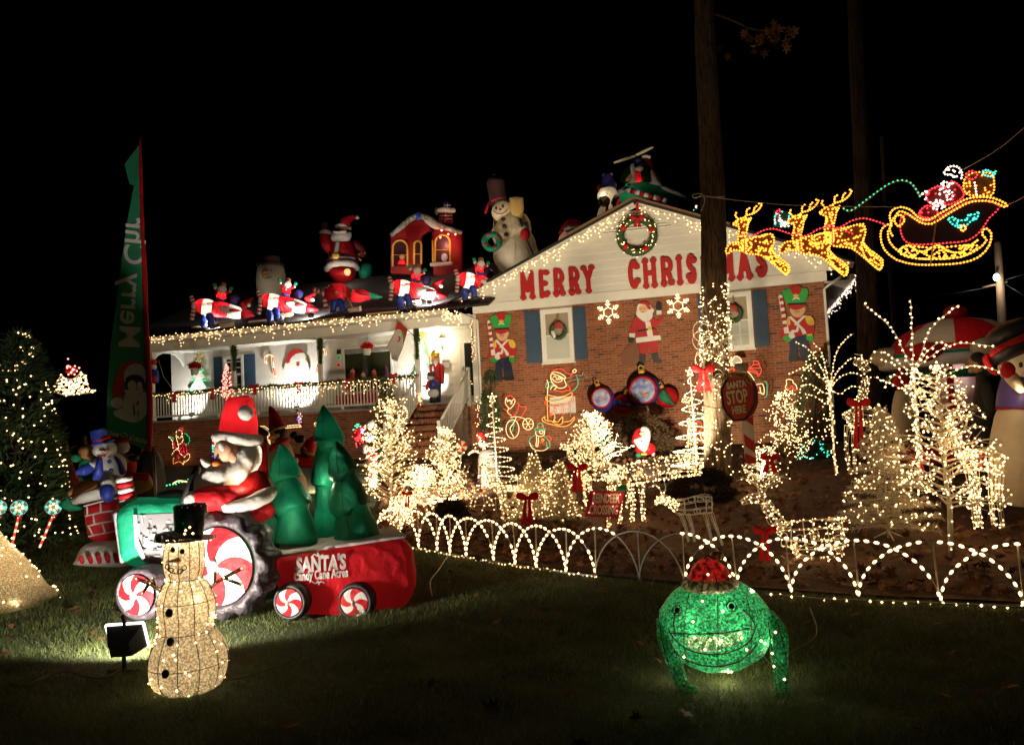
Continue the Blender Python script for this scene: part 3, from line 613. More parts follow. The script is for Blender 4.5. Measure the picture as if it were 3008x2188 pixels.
# ------------------------------------------------------------------ painted cut-outs
A = Zm(1380, 880, 5.5)
def soldier():
    T = HThing('wooden_soldier', 'painted wooden toy soldier with candy cane musket beside the porch downspout', 'cutout', 1475, 1118, -.05, 'wooden soldiers on the front wall')
    def P(n, L, m, lay, sm=3, par=None): return T.plate(n, A(L), m, .012 if lay else .02, -.004*lay - (.0 if lay == 0 else .006), par, sm)
    P('trousers', [(415,960),(640,930),(680,1100),(710,1290),(560,1300),(540,1080),(520,1120),(530,1295),(400,1290),(420,1130)], PAINTN, 0, 0)
    P('boot', [(410,1230),(470,1205),(530,1240),(535,1300),(405,1300)], PAINTK, 1); P('boot', [(560,1240),(640,1205),(700,1230),(712,1298),(555,1300)], PAINTK, 1)
    P('coat', [(400,670),(520,650),(640,640),(730,730),(745,830),(720,920),(640,905),(500,950),(430,960),(300,960),(305,860),(370,760)], PAINTR, 1, 2)
    P('hand', [(330,960),(380,925),(440,950),(445,990),(400,1020),(340,1000)], PAINTG, 3); P('hand', [(630,940),(680,915),(725,935),(725,985),(690,1020),(645,995)], PAINTG, 3)
    P('cuff', [(640,910),(710,905),(712,930),(645,935)], PAINTY, 4, 0)
    P('cross_belt', [(405,660),(440,645),(620,850),(640,900),(590,910),(560,830)], PAINTW, 2, 0); P('cross_belt', [(600,640),(645,640),(540,750),(500,790),(480,770)], PAINTW, 3, 0)
    P('scroll', [(450,850),(500,850),(520,780),(540,830),(520,880),(470,890),(490,950),(440,975),(400,930)], PAINTW, 4, 2)
    P('epaulette', [(625,660),(690,645),(735,700),(738,770),(680,780),(640,740)], PAINTY, 4); P('epaulette', [(385,690),(415,670),(430,760),(400,780)], PAINTY, 4)
    P('hair', [(400,500),(640,490),(645,570),(600,640),(450,640),(385,570)], PAINTB, 1)
    P('face', [(435,530),(620,525),(615,590),(570,655),(510,668),(455,630)], PAINTS, 2)
    for x in (498, 535):
        q = T.p(*A([(x, 585)])[0], -.03); MB().tube([q + Vector((.017*math.cos(a), 0, .02*math.sin(a))) for a in np.linspace(-.5, 6, 10)], .004, 4).build('eye', PAINTK, T.o)
    P('peak', [(410,480),(610,470),(590,530),(510,560),(440,540)], PAINTR, 3); P('hat_band', [(400,462),(630,450),(628,480),(400,490)], PAINTK, 4, 0)
    P('hat', [(332,290),(400,250),(520,240),(630,240),(668,270),(655,390),(625,450),(510,475),(395,465),(350,380)], PAINTG, 2, 2)
    P('plume', [(430,230),(500,205),(570,215),(575,300),(510,350),(450,300)], PAINTR, 4); P('badge', [(470,350),(510,325),(545,355),(505,378)], PAINTY, 5)
    P('badge_ribbon', [(455,430),(475,380),(545,380),(560,410),(520,395),(480,400)], PAINTW, 6, 0)
    mk = P('musket', [(280,360),(300,330),(330,345),(385,740),(420,900),(350,900),(330,760)], PAINTW, 3, 0)
    for i in range(5):
        y = 385+i*95; x = 287+(y-360)*.1; P('stripe', [(x,y),(x+52,y-8),(x+58,y+38),(x+4,y+52)], PAINTR, 5, 0, mk)
    return T
sd = soldier(); sd2 = copy_tree(sd.o); a, b = F(1471.5, 919, -.05), F(2335.5, 841, -.05); ds = b - a
sd2.location = sd.o.location + Vector((ds.x*CS, -ds.x*SN, ds.z)); sd2['label'] = 'painted wooden toy soldier with candy cane musket at the far end of the front wall'
B_ = Zm(1350, 550, 2.75)
def santa_cut():
    T = HThing('santa_cutout', 'waving painted plywood Santa on the brick wall between two snowflakes', 'cutout', 1905, 1065, -.05)
    def P(n, L, m, lay, sm=3, par=None): return T.plate(n, B_(L), m, .012 if lay else .02, -.004*lay - (.0 if lay == 0 else .006), par, sm)
    P('sack', [(1385,1260),(1440,1270),(1460,1380),(1420,1440),(1330,1445),(1300,1360)], mat('sack_paint', (.2, .07, .025), .6, var=.15), 0)
    P('coat', [(1440,1030),(1530,1020),(1600,1080),(1635,1010),(1632,1085),(1575,1150),(1610,1200),(1430,1225),(1440,1140),(1400,1210),(1370,1190),(1400,1080)], PAINTR, 1, 2)
    P('trousers', [(1445,1240),(1605,1230),(1600,1330),(1545,1345),(1530,1280),(1510,1350),(1450,1345)], PAINTR, 0, 0)
    P('boot', [(1450,1350),(1505,1350),(1500,1410),(1490,1440),(1420,1440),(1450,1400)], PAINTK, 1, 0); P('boot', [(1545,1345),(1600,1330),(1605,1380),(1635,1405),(1620,1420),(1565,1415)], PAINTK, 1, 0)
    P('coat_hem', [(1425,1215),(1620,1195),(1628,1232),(1425,1258)], PAINTW, 3, 0); P('coat_front', [(1500,1090),(1540,1085),(1565,1205),(1520,1212)], PAINTW, 2, 0)
    P('belt', [(1440,1155),(1575,1130),(1578,1145),(1440,1170)], PAINTK, 4, 0); P('buckle', [(1520,1128),(1550,1124),(1552,1152),(1522,1156)], PAINTY, 5, 0)
    P('beard', [(1430,1000),(1450,940),(1540,950),(1560,1040),(1520,1085),(1480,1080),(1430,1035)], PAINTW, 3); P('face', [(1455,960),(1510,955),(1520,995),(1480,1015),(1450,995)], PAINTS, 4)
    P('hat', [(1445,940),(1470,925),(1520,930),(1550,985),(1525,985),(1500,950)], PAINTR, 4); P('hat_tip', [(1540,985),(1565,980),(1570,1005),(1545,1010)], PAINTW, 5)
    P('mouth', [(1470,1005),(1490,1003),(1482,1014)], PAINTR, 6, 0)
    for x in (1466, 1490): P('eye', [(x-4,978),(x+4,977),(x+4,985),(x-4,986)], PAINTK, 6, 0)
    P('cuff', [(1590,995),(1632,995),(1632,1025),(1592,1030)], PAINTW, 4, 0); P('glove', [(1588,990),(1590,935),(1610,925),(1630,945),(1630,990)], PAINTK, 3)
    P('cuff', [(1370,1180),(1418,1180),(1415,1215),(1372,1210)], PAINTW, 4, 0); P('glove', [(1362,1215),(1410,1215),(1405,1240),(1375,1258)], PAINTK, 3)
santa_cut()
# ------------------------------------------------------------------ rope lights on the wall
ROPEW = emis('rope_light_white', (1, .62, .28), 1.7); ROPEY = emis('rope_light_amber', (1, .45, .08), 1.15); ROPER = emis('rope_light_red', (1, .06, .03), 1.15); ROPEG = emis('rope_light_green', (.04, .55, .28), .75)
ROPED = mat('unlit_rope', (.45, .42, .36), .4); FLAKE = emis('snowflake_rope', (1, .78, .42), 2.6)
for u, v, lab in ((1786.4, 917.3, 'lit rope light snowflake beside the near window'), (1991.8, 899, 'lit rope light snowflake beside the tree trunk')):
    T = HThing('snowflake_light', lab, 'snowflake', u, v, -.06, 'rope light snowflakes'); R = .315
    for i in range(6):
        a = math.pi/2 + i*math.pi/3; X = Vector((math.cos(a), 0, math.sin(a))); Yv = Vector((-math.sin(a), 0, math.cos(a))); m = MB()
        e = lambda p, q: X*(p*R) + Yv*(q*R)
        m.tube([e(.32, .18), e(.42, 0), e(.32, -.18)], .011, 5); m.tube([e(.42, 0), e(.75, 0)], .011, 5)
        m.tube([e(.75, 0), e(.87, .12), e(1, 0), e(.87, -.12), e(.75, 0)], .011, 5)
        for sg in (1, -1): m.tube([e(.52, 0), e(.72, .2*sg)], .011, 5); m.tube([e(.62, .02*sg), e(.66, .2*sg)], .01, 5)
        m.build('arm', FLAKE, T.o)
Cz = Zm(1400, 1060, 5.5)
def ropes(T, Z, items):
    for nm, m, L, *cl in items: T.rope(nm, Z(L), .009, m, close=bool(cl and cl[0]))
T = HThing('santa_sled_light', 'rope light Santa waving from a sled over the wall vent', 'rope light', 1645, 1250, -.25)
ropes(T, Cz, [('hat', ROPER, [(1210,190),(1240,155),(1330,130),(1400,145),(1450,190),(1520,215),(1560,190)]), ('hat', ROPER, [(1510,250),(1540,220),(1570,185)]), ('pompom', ROPEW, [(1555,160),(1590,135),(1610,160),(1590,190),(1560,185)], 1),
 ('hat_brim', ROPEW, [(1215,200),(1270,180),(1360,205),(1435,260),(1420,285),(1330,240),(1240,215)], 1), ('face', ROPEW, [(1205,210),(1195,280),(1215,330),(1240,370),(1290,410),(1330,440),(1400,435),(1450,400),(1430,340),(1410,290)]),
 ('moustache', ROPEW, [(1210,270),(1250,320),(1310,345),(1370,325),(1385,285),(1330,300),(1280,300)]), ('mouth', ROPER, [(1245,335),(1280,352),(1315,345)]), ('eye', ROPEW, [(1235,265),(1265,250),(1290,275)]), ('eye', ROPEW, [(1310,280),(1340,262),(1365,280)]),
 ('arm', ROPED, [(1440,265),(1500,275),(1560,250),(1620,225),(1700,240),(1720,180),(1745,230),(1785,265),(1700,290),(1600,300),(1450,355)]), ('sack', ROPEG, [(1610,240),(1640,330),(1620,420),(1540,500)]), ('bag', ROPEG, [(1140,350),(1190,340),(1225,380),(1180,420),(1130,440),(1120,400)], 1),
 ('sleeve', ROPEW, [(1135,305),(1160,380),(1150,450),(1145,540)]), ('sleeve', ROPEW, [(1190,460),(1240,400),(1290,420),(1250,470)]), ('chest', ROPER, [(1250,465),(1330,490),(1400,495),(1480,470),(1515,500)]), ('chest', ROPER, [(1450,370),(1500,430),(1520,520)]),
 ('sled_rim', ROPEY, [(1140,545),(1240,570),(1340,580),(1440,560),(1530,515),(1540,560),(1460,610),(1340,650),(1220,665),(1150,640)]), ('sled_post', ROPEY, [(1145,540),(1140,650),(1145,800),(1150,970)], ), ('sled_rim', ROPEY, [(1120,570),(1120,620),(1150,650)]),
 ('sled_body', ROPER, [(1110,640),(1105,690),(1150,720),(1250,730),(1400,715),(1500,695),(1560,640),(1565,580),(1530,530)]), ('strut', ROPER, [(1180,760),(1190,890)]), ('strut', ROPER, [(1260,740),(1290,800),(1250,860),(1200,880)]), ('strut', ROPER, [(1410,720),(1405,880)]), ('strut', ROPED, [(1520,700),(1515,900)]),
 ('runner', ROPEY, [(1130,970),(1095,930),(1110,900),(1070,920),(1060,960),(1120,1000),(1250,1035),(1380,1060),(1500,1030),(1580,940),(1570,910),(1510,970),(1400,985)]), ('boot', ROPEY, [(1150,970),(1210,970),(1250,1000),(1255,960),(1300,990),(1360,930),(1390,900),(1385,1000),(1330,1030),(1260,1010)]), ('boot', ROPEY, [(1200,880),(1250,860),(1265,910),(1240,980)])])
T = HThing('santa_bicycle_light', 'rope light Santa riding a bicycle beside the spiral tree', 'rope light', 1525, 1270, -.35)
circ = lambda cx, cy, rx, ry, n=16: [(cx+rx*math.cos(2*math.pi*i/n), cy+ry*math.sin(2*math.pi*i/n)) for i in range(n)]
ropes(T, Cz, [('wheel', ROPEW, circ(832,1020,85,92), 1), ('wheel', ROPEW, circ(580,1100,105,150), 1), ('beard', ROPEW, [(470,600),(465,680),(500,740),(540,770),(590,720),(620,660),(605,610),(570,650),(530,630),(500,650),(480,590)]), ('moustache', ROPEW, [(490,660),(530,640),(575,680),(540,690)]), ('hat', ROPER, [(480,600),(520,560),(590,590),(620,640)]),
 ('arm', ROPER, [(430,770),(490,810),(560,890),(600,900)]), ('coat', ROPER, [(670,680),(690,720),(740,745),(800,740),(790,800),(740,880),(700,940),(640,970)]), ('coat', ROPER, [(680,690),(670,780),(630,860),(590,890)]), ('cuff', ROPEW, [(520,770),(500,830),(560,880)]), ('frame', ROPEW, [(550,915),(640,900),(720,915),(780,940),(830,1020)]), ('frame', ROPEW, [(640,910),(600,1000),(540,1100),(600,1230)]), ('leg', ROPEG, [(490,1030),(530,985),(600,990),(590,1100),(560,1140),(530,1090)])])
for i in range(3): T.rope('spoke', Cz([(832+80*math.cos(i*1.05), 1020+85*math.sin(i*1.05)), (832-80*math.cos(i*1.05), 1020-85*math.sin(i*1.05))]), .007, ROPEW, sm=0)
T = HThing('snowman_light', 'rope light snowman with green hat and green arms low on the brick wall', 'rope light', 1588, 1315, -.5)
ropes(T, Cz, [('hat', ROPEG, [(985,1090),(985,1030),(1025,1005),(1070,1025),(1075,1085)]), ('hat_brim', ROPEG, [(940,1110),(960,1090),(1030,1105),(1105,1095),(1100,1120),(1020,1125),(960,1135)], 1), ('hat_band', ROPER, [(990,1060),(1030,1070),(1070,1055)]), ('head', ROPEW, [(955,1140),(960,1190),(1000,1215),(1060,1215),(1095,1180),(1095,1125)]), ('nose', ROPEW, circ(1045,1150,30,25,8), 1),
 ('scarf', ROPEW, [(965,1200),(970,1280),(960,1370),(990,1370),(1000,1230)]), ('arm', ROPEG, [(940,1200),(880,1240),(850,1300),(870,1350),(920,1370)]), ('body', ROPEW, [(860,1320),(880,1380),(930,1430),(1020,1450),(1100,1440),(1160,1400)]), ('arm', ROPEG, [(1090,1210),(1150,1270),(1185,1340),(1180,1390),(1140,1390),(1120,1300)]), ('present', ROPER, [(1120,1215),(1180,1220),(1205,1260),(1180,1300),(1150,1280)]), ('button', ROPER, circ(1045,1300,28,20,8), 1), ('button', ROPEY, circ(1070,1275,20,18,8), 1)])
E2 = Zm(2080, 1020, 5.156)
T = HThing('bugle_light', 'red rope light angel figure with trumpet behind the stop sign', 'rope light', 2205, 1110, -.6)
ropes(T, E2, [('wing', ROPER, [(600,330),(680,270),(690,215),(740,210),(775,250),(790,310),(810,330),(790,400),(755,435),(730,390),(600,360)], 1), ('wing_rib', ROPER, [(610,330),(700,315),(790,310)]), ('wing_rib', ROPER, [(680,270),(740,260),(775,255)]), ('wing_rib', ROPER, [(610,360),(720,350),(760,410)]), ('wing', ROPER, [(310,370),(340,330),(390,320),(380,380)], 1), ('arm', ROPEW, [(600,370),(650,420),(700,500)]),
 ('skirt', ROPEW, [(730,565),(820,555),(850,640),(840,710),(800,690),(785,600)]), ('sleeve', ROPEG, [(850,510),(885,540),(895,640),(885,740),(850,755)]), ('cuff', ROPEW, [(735,680),(790,690),(830,705)])])
T.plate('trumpet_bell', E2([(320,210),(370,190),(410,135),(470,150),(505,200),(500,240),(440,235),(380,285)]), mat('frosted_panel', (.5, .46, .4), .6), .015, 0)
T.rope('trumpet_rim', E2([(320,210),(370,190),(410,135),(470,150),(505,200),(500,235),(440,235),(385,285)]), .008, ROPEW, close=True)
T = HThing('mitten_light', 'small pink and white rope light mitten beside the green bush', 'rope light', 2327, 1140, -.6)
ropes(T, E2, [('mitten', ROPEW, [(1190,650),(1170,600),(1190,560),(1185,500),(1220,485),(1280,500),(1290,540),(1330,570),(1350,640)]), ('cuff', ROPER, [(1190,600),(1230,630),(1270,580),(1300,650),(1360,640)]), ('string', ROPEW, [(1275,640),(1285,720)])])
# ------------------------------------------------------------------ wall ornaments, inflatables at the wall
D_ = Zm(1700, 1050, 4.714)
T = HThing('ornament_inflatable', 'row of four inflatable ball ornaments on the brick wall', 'inflatable', 1890, 1180, -.42)
GOLDC = mat('gold_fabric', (.62, .36, .05), .4, var=.2, bump=.2, bscale=12)
def orn(cx, cy, r, m, capx, capy, ca, dy=0.):
    (u, v), = D_([(cx, cy)]); o = T.ell('ball', u, v, r/4.714, r/4.714, m, dy, r/4.714*.75)
    (a, b), = D_([(capx, capy)]); T.ell('cap', a, b, r/4.714*.22, r/4.714*.2, GOLDC, dy, r/4.714*.2, ca, parent=o)
    c = T.p(*D_([(capx + (capx-cx)*.22, capy + (capy-cy)*.22)])[0], dy); k = T.k*r/4.714
    MB().tube([c + Vector((math.cos(q)*k*.15, 0, math.sin(q)*k*.15)) for q in np.linspace(0, 2*math.pi, 12)], k*.05, 6).build('cap_loop', GOLDC, o); return o
def ring(o, cx, cy, r, face_m, dy):
    c = T.p(*D_([(cx, cy)])[0], dy); k = T.k*r/4.714
    MB().tube([c + Vector((math.cos(q)*k, 0, math.sin(q)*k*1.02)) for q in np.linspace(0, 2*math.pi, 28)], k*.1, 8).build('ring', RED, o)
    MB().ell(c, k, k*.12, k, nu=24).build('picture_panel', face_m, o)
PICT = mat('night_print', (.03, .07, .35), .5, var=.6, scale=9, var_col=(.3, .35, .5)); PICT2 = mat('pale_print', (.5, .5, .6), .5, var=.5, scale=8, var_col=(.12, .2, .5))
PURP = mat('violet_fabric', (.05, .035, .3), .45, var=.3, bump=.25, bscale=12, transl=.1)
o = orn(335, 580, 172, PURP, 262, 385, .35); ring(o, 312, 560, 130, PICT2, -.3)
for i, L in enumerate([[(255,560),(300,545),(345,540),(375,520)], [(245,590),(300,580),(350,565),(380,555)], [(235,625),(290,610),(350,590),(395,575)]]): T.rope('lettering', [(*q, -.345) for q in D_(L)], .006, PAINTR, o)
o2 = orn(600, 645, 135, RED, 650, 500, -.3); (u, v), = D_([(600, 640)])
MB().tube([T.p(u, v) + Vector((math.cos(a)*T.k*28.8, math.sin(a)*T.k*21.8, math.cos(a)*-T.k*6)) + Vector((0, 0, dz)) for dz in (0,) for a in np.linspace(0, 2*math.pi, 24)], T.k*9, 6).build('band', BLU, o2)
for cx, cy in ((575, 605), (690, 650)):
    c = T.p(*D_([(cx, cy)])[0], -.30); m = MB()
    for i in range(3): a = i*math.pi/3+.3; m.tube([c + Vector((math.cos(a)*.05, -.05, math.sin(a)*.05)), c - Vector((math.cos(a)*.05, .05, math.sin(a)*.05))], .007, 4)
    m.build('snowflake_print', WHT, o2)
o = orn(905, 450, 222, BLU, 868, 200, .1); ring(o, 890, 455, 175, PICT, -.38)
T.ell('moon_print', *D_([(935, 345)])[0], 3.2, 3.2, WHT, -.45, 1, parent=o); T.puff('sleigh_print', D_([(840,475),(900,505),(975,475),(960,530),(910,545),(860,520)]), TAN, 1.5, -.44, o)
o = orn(1230, 555, 150, RED, 1150, 405, .6); T.puff('green_wedge', D_([(1115,520),(1150,450),(1200,460),(1290,590),(1330,660),(1200,630),(1125,580)]), DGRN, 6, -.27, o)
T.tube('prop', [(1900, 1183, 2), (1907, 1222, 2)], WHT, 6)
T = Thing('santa_inflatable', 'small inflatable Santa with a round red nose standing before the dark shrub', 'inflatable', uv=(1890, 1372), dist=16.2)
q = lambda x, y: D_([(x, y)])[0]
T.puff('coat', D_([(790,1200),(880,1230),(970,1170),(1060,1230),(1050,1320),(940,1350),(800,1320)]), RED, 22, .05); T.puff('hat', D_([(745,1200),(745,1090),(790,1000),(870,955),(960,980),(1000,1080),(960,1150)]), RED, 22, .08)
T.puff('beard', D_([(760,1140),(830,1100),(870,960),(960,975),(1000,1070),(960,1250),(920,1310),(880,1300),(800,1230)]), WHT, 20, -.06); T.ell('face', *q(880, 1060), 9, 7, SKIN, -.2, 5)
T.ell('nose', *q(855, 1090), 4, 3.8, RED, -.25, 4); T.ell('mouth', *q(868, 1157), 2.6, 1.6, BLK, -.24, 2); T.ell('boot', *q(830, 1350), 10, 7, DGRN, 0); T.ell('boot', *q(1030, 1330), 6, 9, GRY, .05); T.puff('belt', D_([(870,1325),(940,1325),(940,1350),(870,1350)]), YEL, 6, -.15); T.ell('glove', *q(755, 1225), 5, 4, WHT, -.1)
# ------------------------------------------------------------------ wreaths
def needles_on(path, r, n, L, name, parent, m=None, w=.006):
    P = [Vector(p) for p in path]; mb = MB(); V = []; Fq = []
    seg = [(b-a).length for a, b in zip(P, P[1:])]; tot = sum(seg)
    for i in range(n):
        t = random.random()*tot; k = 0
        while k < len(seg)-1 and t > seg[k]: t -= seg[k]; k += 1
        c = P[k].lerp(P[k+1], min(1, t/max(seg[k], 1e-6))); d = Vector((random.gauss(0, 1), random.gauss(0, 1), random.gauss(0, 1))).normalized()
        a = c + d*r*random.uniform(.1, .7); e = (d + Vector((random.gauss(0, .6), random.gauss(0, .6), random.gauss(0, .6)))).normalized(); s = e.cross(Vector((random.gauss(0, 1), random.gauss(0, 1), .3))).normalized()*w
        b = len(V); V += [a-s, a+s, a+e*L*random.uniform(.5, 1.1)]; Fq.append((b, b+1, b+2))
    o = mb.add(V, Fq).build(name, m or GREENERY, parent, False); o['kind'] = 'stuff'; return o
def circle(c, R, n=24, y=0.): return [Vector(c) + Vector((R*math.cos(2*math.pi*i/n), y, R*math.sin(2*math.pi*i/n))) for i in range(n+1)]
def bow(T, u, v, s, parent=None, tails=1.6, dy=-.03, m=None, spread=.35):
    """ribbon bow: two loops, a knot and two tails; s is the loop length in pixels"""
    m = m or BOWRED; pr = parent or T.o
    for sg in (-1, 1):
        T.puff('loop', [(u, v), (u+sg*s*.35, v-s*.42), (u+sg*s*.95, v-s*.5), (u+sg*s*1.0, v+s*.05), (u+sg*s*.45, v+s*.22)], m, s*.16, dy, pr, 2)
        T.plate('tail', [(u+sg*s*.05, v), (u+sg*s*.28, v+s*.1), (u+sg*s*(.28+spread), v+s*tails), (u+sg*s*(.2+spread*.5), v+s*tails*.93), (u+sg*s*(spread*.25), v+s*tails*1.02)], m, .012, dy + .015*sg, pr)
    T.ell('knot', u, v, s*.2, s*.18, m, dy-.02, s*.2, parent=pr)
T = HThing('wreath', 'large lit wreath with red bow at the gable peak', 'wreath', 1871, 693, -.2)
c = T.p(1871, 693); R = .44; MB().tube(circle(c, R), .1, 8, cap=False).build('ring', GREENERY, T.o); needles_on(circle(c, R), .15, 2600, .1, 'needles', T.o)
T.lights('bulb_string', [p + Vector((random.gauss(0, .06), -.13, random.gauss(0, .06))) for p in circle(c, R, 60)], .013, WARM)
bow(T, 1872, 642, 20, None, 1.3, -.2); T.plate('ribbon', [(1868,592),(1876,592),(1876,620),(1868,620)], BOWRED, .01, -.16)
for a in (2.6, 3.9, 5.3, .4): T.ell('red_cluster', 1871+46*math.cos(a), 693-46*math.sin(a), 8, 8, BOWRED, -.14, 6)
for i, (u, v, lab) in enumerate(((1640, 972, 'green wreath with a small Santa face on the near window'), (2153, 922, 'green wreath on the window beside the tree trunk'))):
    T = HThing('wreath', lab, 'wreath', u, v, -.1); c = T.p(u, v); MB().tube(circle(c, .19), .05, 8, cap=False).build('ring', GREENERY, T.o); needles_on(circle(c, .19), .08, 1300, .06, 'needles', T.o)
    T.puff('bow', [(u-12, v-22), (u, v-28), (u+12, v-22), (u+14, v-4), (u+4, v-8), (u-10, v-6)], mat('red_plaid', (.4, .05, .03), .6, var=.5, scale=40), 3, -.1); T.plate('ribbon', [(u-3, v-50), (u+2, v-50), (u+2, v-20), (u-3, v-20)], mat('dull_ribbon', (.3, .12, .1), .7), .01, -.02)
    T.puff('santa_face', [(u-22, v+1), (u-14, v), (u-8, v+10), (u-9, v+20), (u-13, v+22), (u-19, v+12)], PAINTW, 3, -.09)
# ------------------------------------------------------------------ icicle lights
def icicles(label, path, parentless_name='icicle_lights', step=.1, maxd=.36, r=.0165, m=WARM, minb=1, gap=.085, jit=.03, mats=None):
    o = empty(parentless_name, path[0]); tag(o, label, 'string lights', 'icicle lights on the house'); P0 = Vector(path[0]); pts = []; cord = MB()
    cord.tube([Vector(p)-P0 for p in path], .006, 4)
    for q in along(path, step, 0):
        n = random.choice((minb, 1, 2, 2, 3, 3, 4, 5)); n = min(n, int(maxd/gap)+1); x = q - P0
        for i in range(n): pts.append(x + Vector((random.gauss(0, jit), random.gauss(0, .012), -gap*i + random.gauss(0, .02))))
        if n > 1: cord.tube([x, x - Vector((0, 0, gap*n))], .0025, 3, cap=False)
    cord.build('cord', CORD, o); lights('bulb_string', pts, r, m, o); return o
hw = lambda s, d, z: HW(s, d, z)
icicles('warm white icicle lights along the rake of the gable over MERRY', [hw(s, -.19, zr(s)+.0) for s in np.linspace(-.62, SP-.1, 20)], maxd=.45, step=.12)
icicles('warm white icicle lights along the rake of the gable over CHRISTMAS', [hw(s, -.19, zr(s)+.0) for s in np.linspace(SP+.1, GW+.6, 20)], maxd=.4, step=.125)
icicles('warm white icicle lights along the porch eave', [hw(s, -.64, 4.72) for s in np.linspace(PL-.35, -.6, 20)], maxd=.5, step=.105)
icicles('bright icicle lights hanging at the far corner eave', [hw(GW+.7, d, 4.68) for d in np.linspace(-.1, 7.5, 20)], maxd=.5, step=.09, m=COOL, minb=3)
icicles('tangle of string lights at the corner of porch and gable', [hw(-.75, -.55, 4.75), hw(-.55, -.45, 4.6), hw(-.3, -.4, 4.55)], step=.03, maxd=.5, jit=.06)
icicles('warm white icicle lights along the porch railing', [hw(s, -.13, 2.95) for s in np.linspace(COLS[0], COLS[3], 30)], maxd=.6, step=.1, r=.015)
o = empty('wrapped_garland', hw(-.12, -.02, 4.2)); tag(o, 'lit garland hanging beside the porch downspout', 'garland'); needles_on([(0, 0, .2), (0, 0, -.9)], .06, 500, .06, 'needles', o, PAINTB); lights('bulb_string', [Vector((random.gauss(0, .03), -.06, .2-i*.045)) for i in range(26)], .012, WARM, o)
# ------------------------------------------------------------------ grass and fallen leaves
FX = [p.x for p in FEET]; FY = [p.y for p in FEET]
def fence_y(x): return np.interp(x, FX, FY, left=12.5, right=FY[-1])
def grass():
    n = 210000; y = 3.2 + 8.3 * rng.random(n)**1.5; x = -6.8 + 12.0 * rng.random(n); x *= np.clip(y/7.5, .55, 1.0)
    keep = y < fence_y(x) - .03; x, y = x[keep], y[keep]; n = len(x)
    z = np.array([gz(0, q) for q in y]); h = rng.uniform(.02, .055, n)*(1+.55*np.sin(x*5.1+1.3*np.sin(y*4))*np.sin(y*6.3+x*2)+.3*(rng.random(n) > .93)); a = rng.uniform(0, 2*np.pi, n); w = rng.uniform(.0014, .0030, n) * np.clip(y/5, .8, 1.7)
    lx, ly = rng.normal(0, .5, n)*h, rng.normal(0, .5, n)*h
    cx, sx = np.cos(a)*w, np.sin(a)*w
    V = np.empty((n, 3, 3)); V[:, 0] = np.stack([x-cx, y-sx, z-.003], 1); V[:, 1] = np.stack([x+cx, y+sx, z-.003], 1); V[:, 2] = np.stack([x+lx, y+ly, z+h], 1)
    me = bpy.data.meshes.new('grass'); me.vertices.add(3*n); me.vertices.foreach_set('co', V.ravel()); me.loops.add(3*n); me.loops.foreach_set('vertex_index', np.arange(3*n)); me.polygons.add(n); me.polygons.foreach_set('loop_start', np.arange(0, 3*n, 3)); me.polygons.foreach_set('loop_total', np.full(n, 3)); me.update()
    me.materials.append(mat('grass_blades', (.15, .19, .05), .7, var=.65, scale=2.6, var_col=(.06, .075, .02), transl=.3)); o = bpy.data.objects.new('grass', me); COL.objects.link(o); tag(o, 'short green grass of the front lawn', 'grass', kind='stuff')
grass()
def leaf_shape(c, s, R):
    P = [(-.08,-.5),(.08,-.5),(.1,-.2),(.45,-.25),(.25,.0),(.5,.3),(.18,.22),(0,.6),(-.18,.22),(-.5,.3),(-.25,0),(-.45,-.25),(-.1,-.2)]
    return [c + R @ Vector((a*s, b*s, .12*s*abs(a)*2)) for a, b in P]
def scatter_leaves(name, label, pts, smin, smax, m, flat=.35):
    mb = MB()
    for c in pts:
        R = Euler((random.gauss(0, flat), random.gauss(0, flat), random.uniform(0, 6.3))).to_matrix(); mb.add(leaf_shape(Vector(c), random.uniform(smin, smax), R), [tuple(range(13))])
    o = mb.build(name, m, None, False); tag(o, label, 'leaves', kind='stuff'); return o
LEAFB = mat('dead_leaf', (.22, .09, .034), .8, var=.5, scale=3)
lp_ = []
for i in range(150):
    x, y = random.uniform(-4.5, 4), random.uniform(3.6, 9.5)
    if y < fence_y(x) - .2: lp_.append((x, y, gz(x, y) + .045))
scatter_leaves('fallen_leaves', 'brown oak leaves scattered on the dark lawn', lp_, .06, .11, LEAFB)
lp_ = []
for i in range(4200):
    k = random.random()*(len(EDGE)-1.01); j = int(k); a = EDGE[j].lerp(EDGE[j+1], k-j); b = FARE[j].lerp(FARE[j+1], k-j); q = a.lerp(b, random.random()**1.4*.9+.01); lp_.append((q.x, q.y, gz(q.x, q.y) + .04 + random.random()*.02))
scatter_leaves('mulch_leaves', 'dead brown leaves covering the mulch bed', lp_, .06, .13, LEAFB, .5)
for u, v, lab, s in ((215, 1805, 'pale dead leaf lying on the lit grass near the gold mesh cone', .13), (640, 1995, 'dead leaf against the foot of the gold wire snowman', .12), (10, 1940, 'dead leaf at the edge of the lit grass patch', .13), (585, 1955, 'curled dead leaf behind the floodlight', .12)):
    p = gp(u, v); R = Euler((.35, .3, random.random()*6)).to_matrix(); o = MB().add(leaf_shape(Vector((0, 0, .05)), s, R), [tuple(range(13))]).build('fallen_leaf', LEAFB, None, False); o.location = p; tag(o, lab, 'leaf', 'single leaves on the lawn')
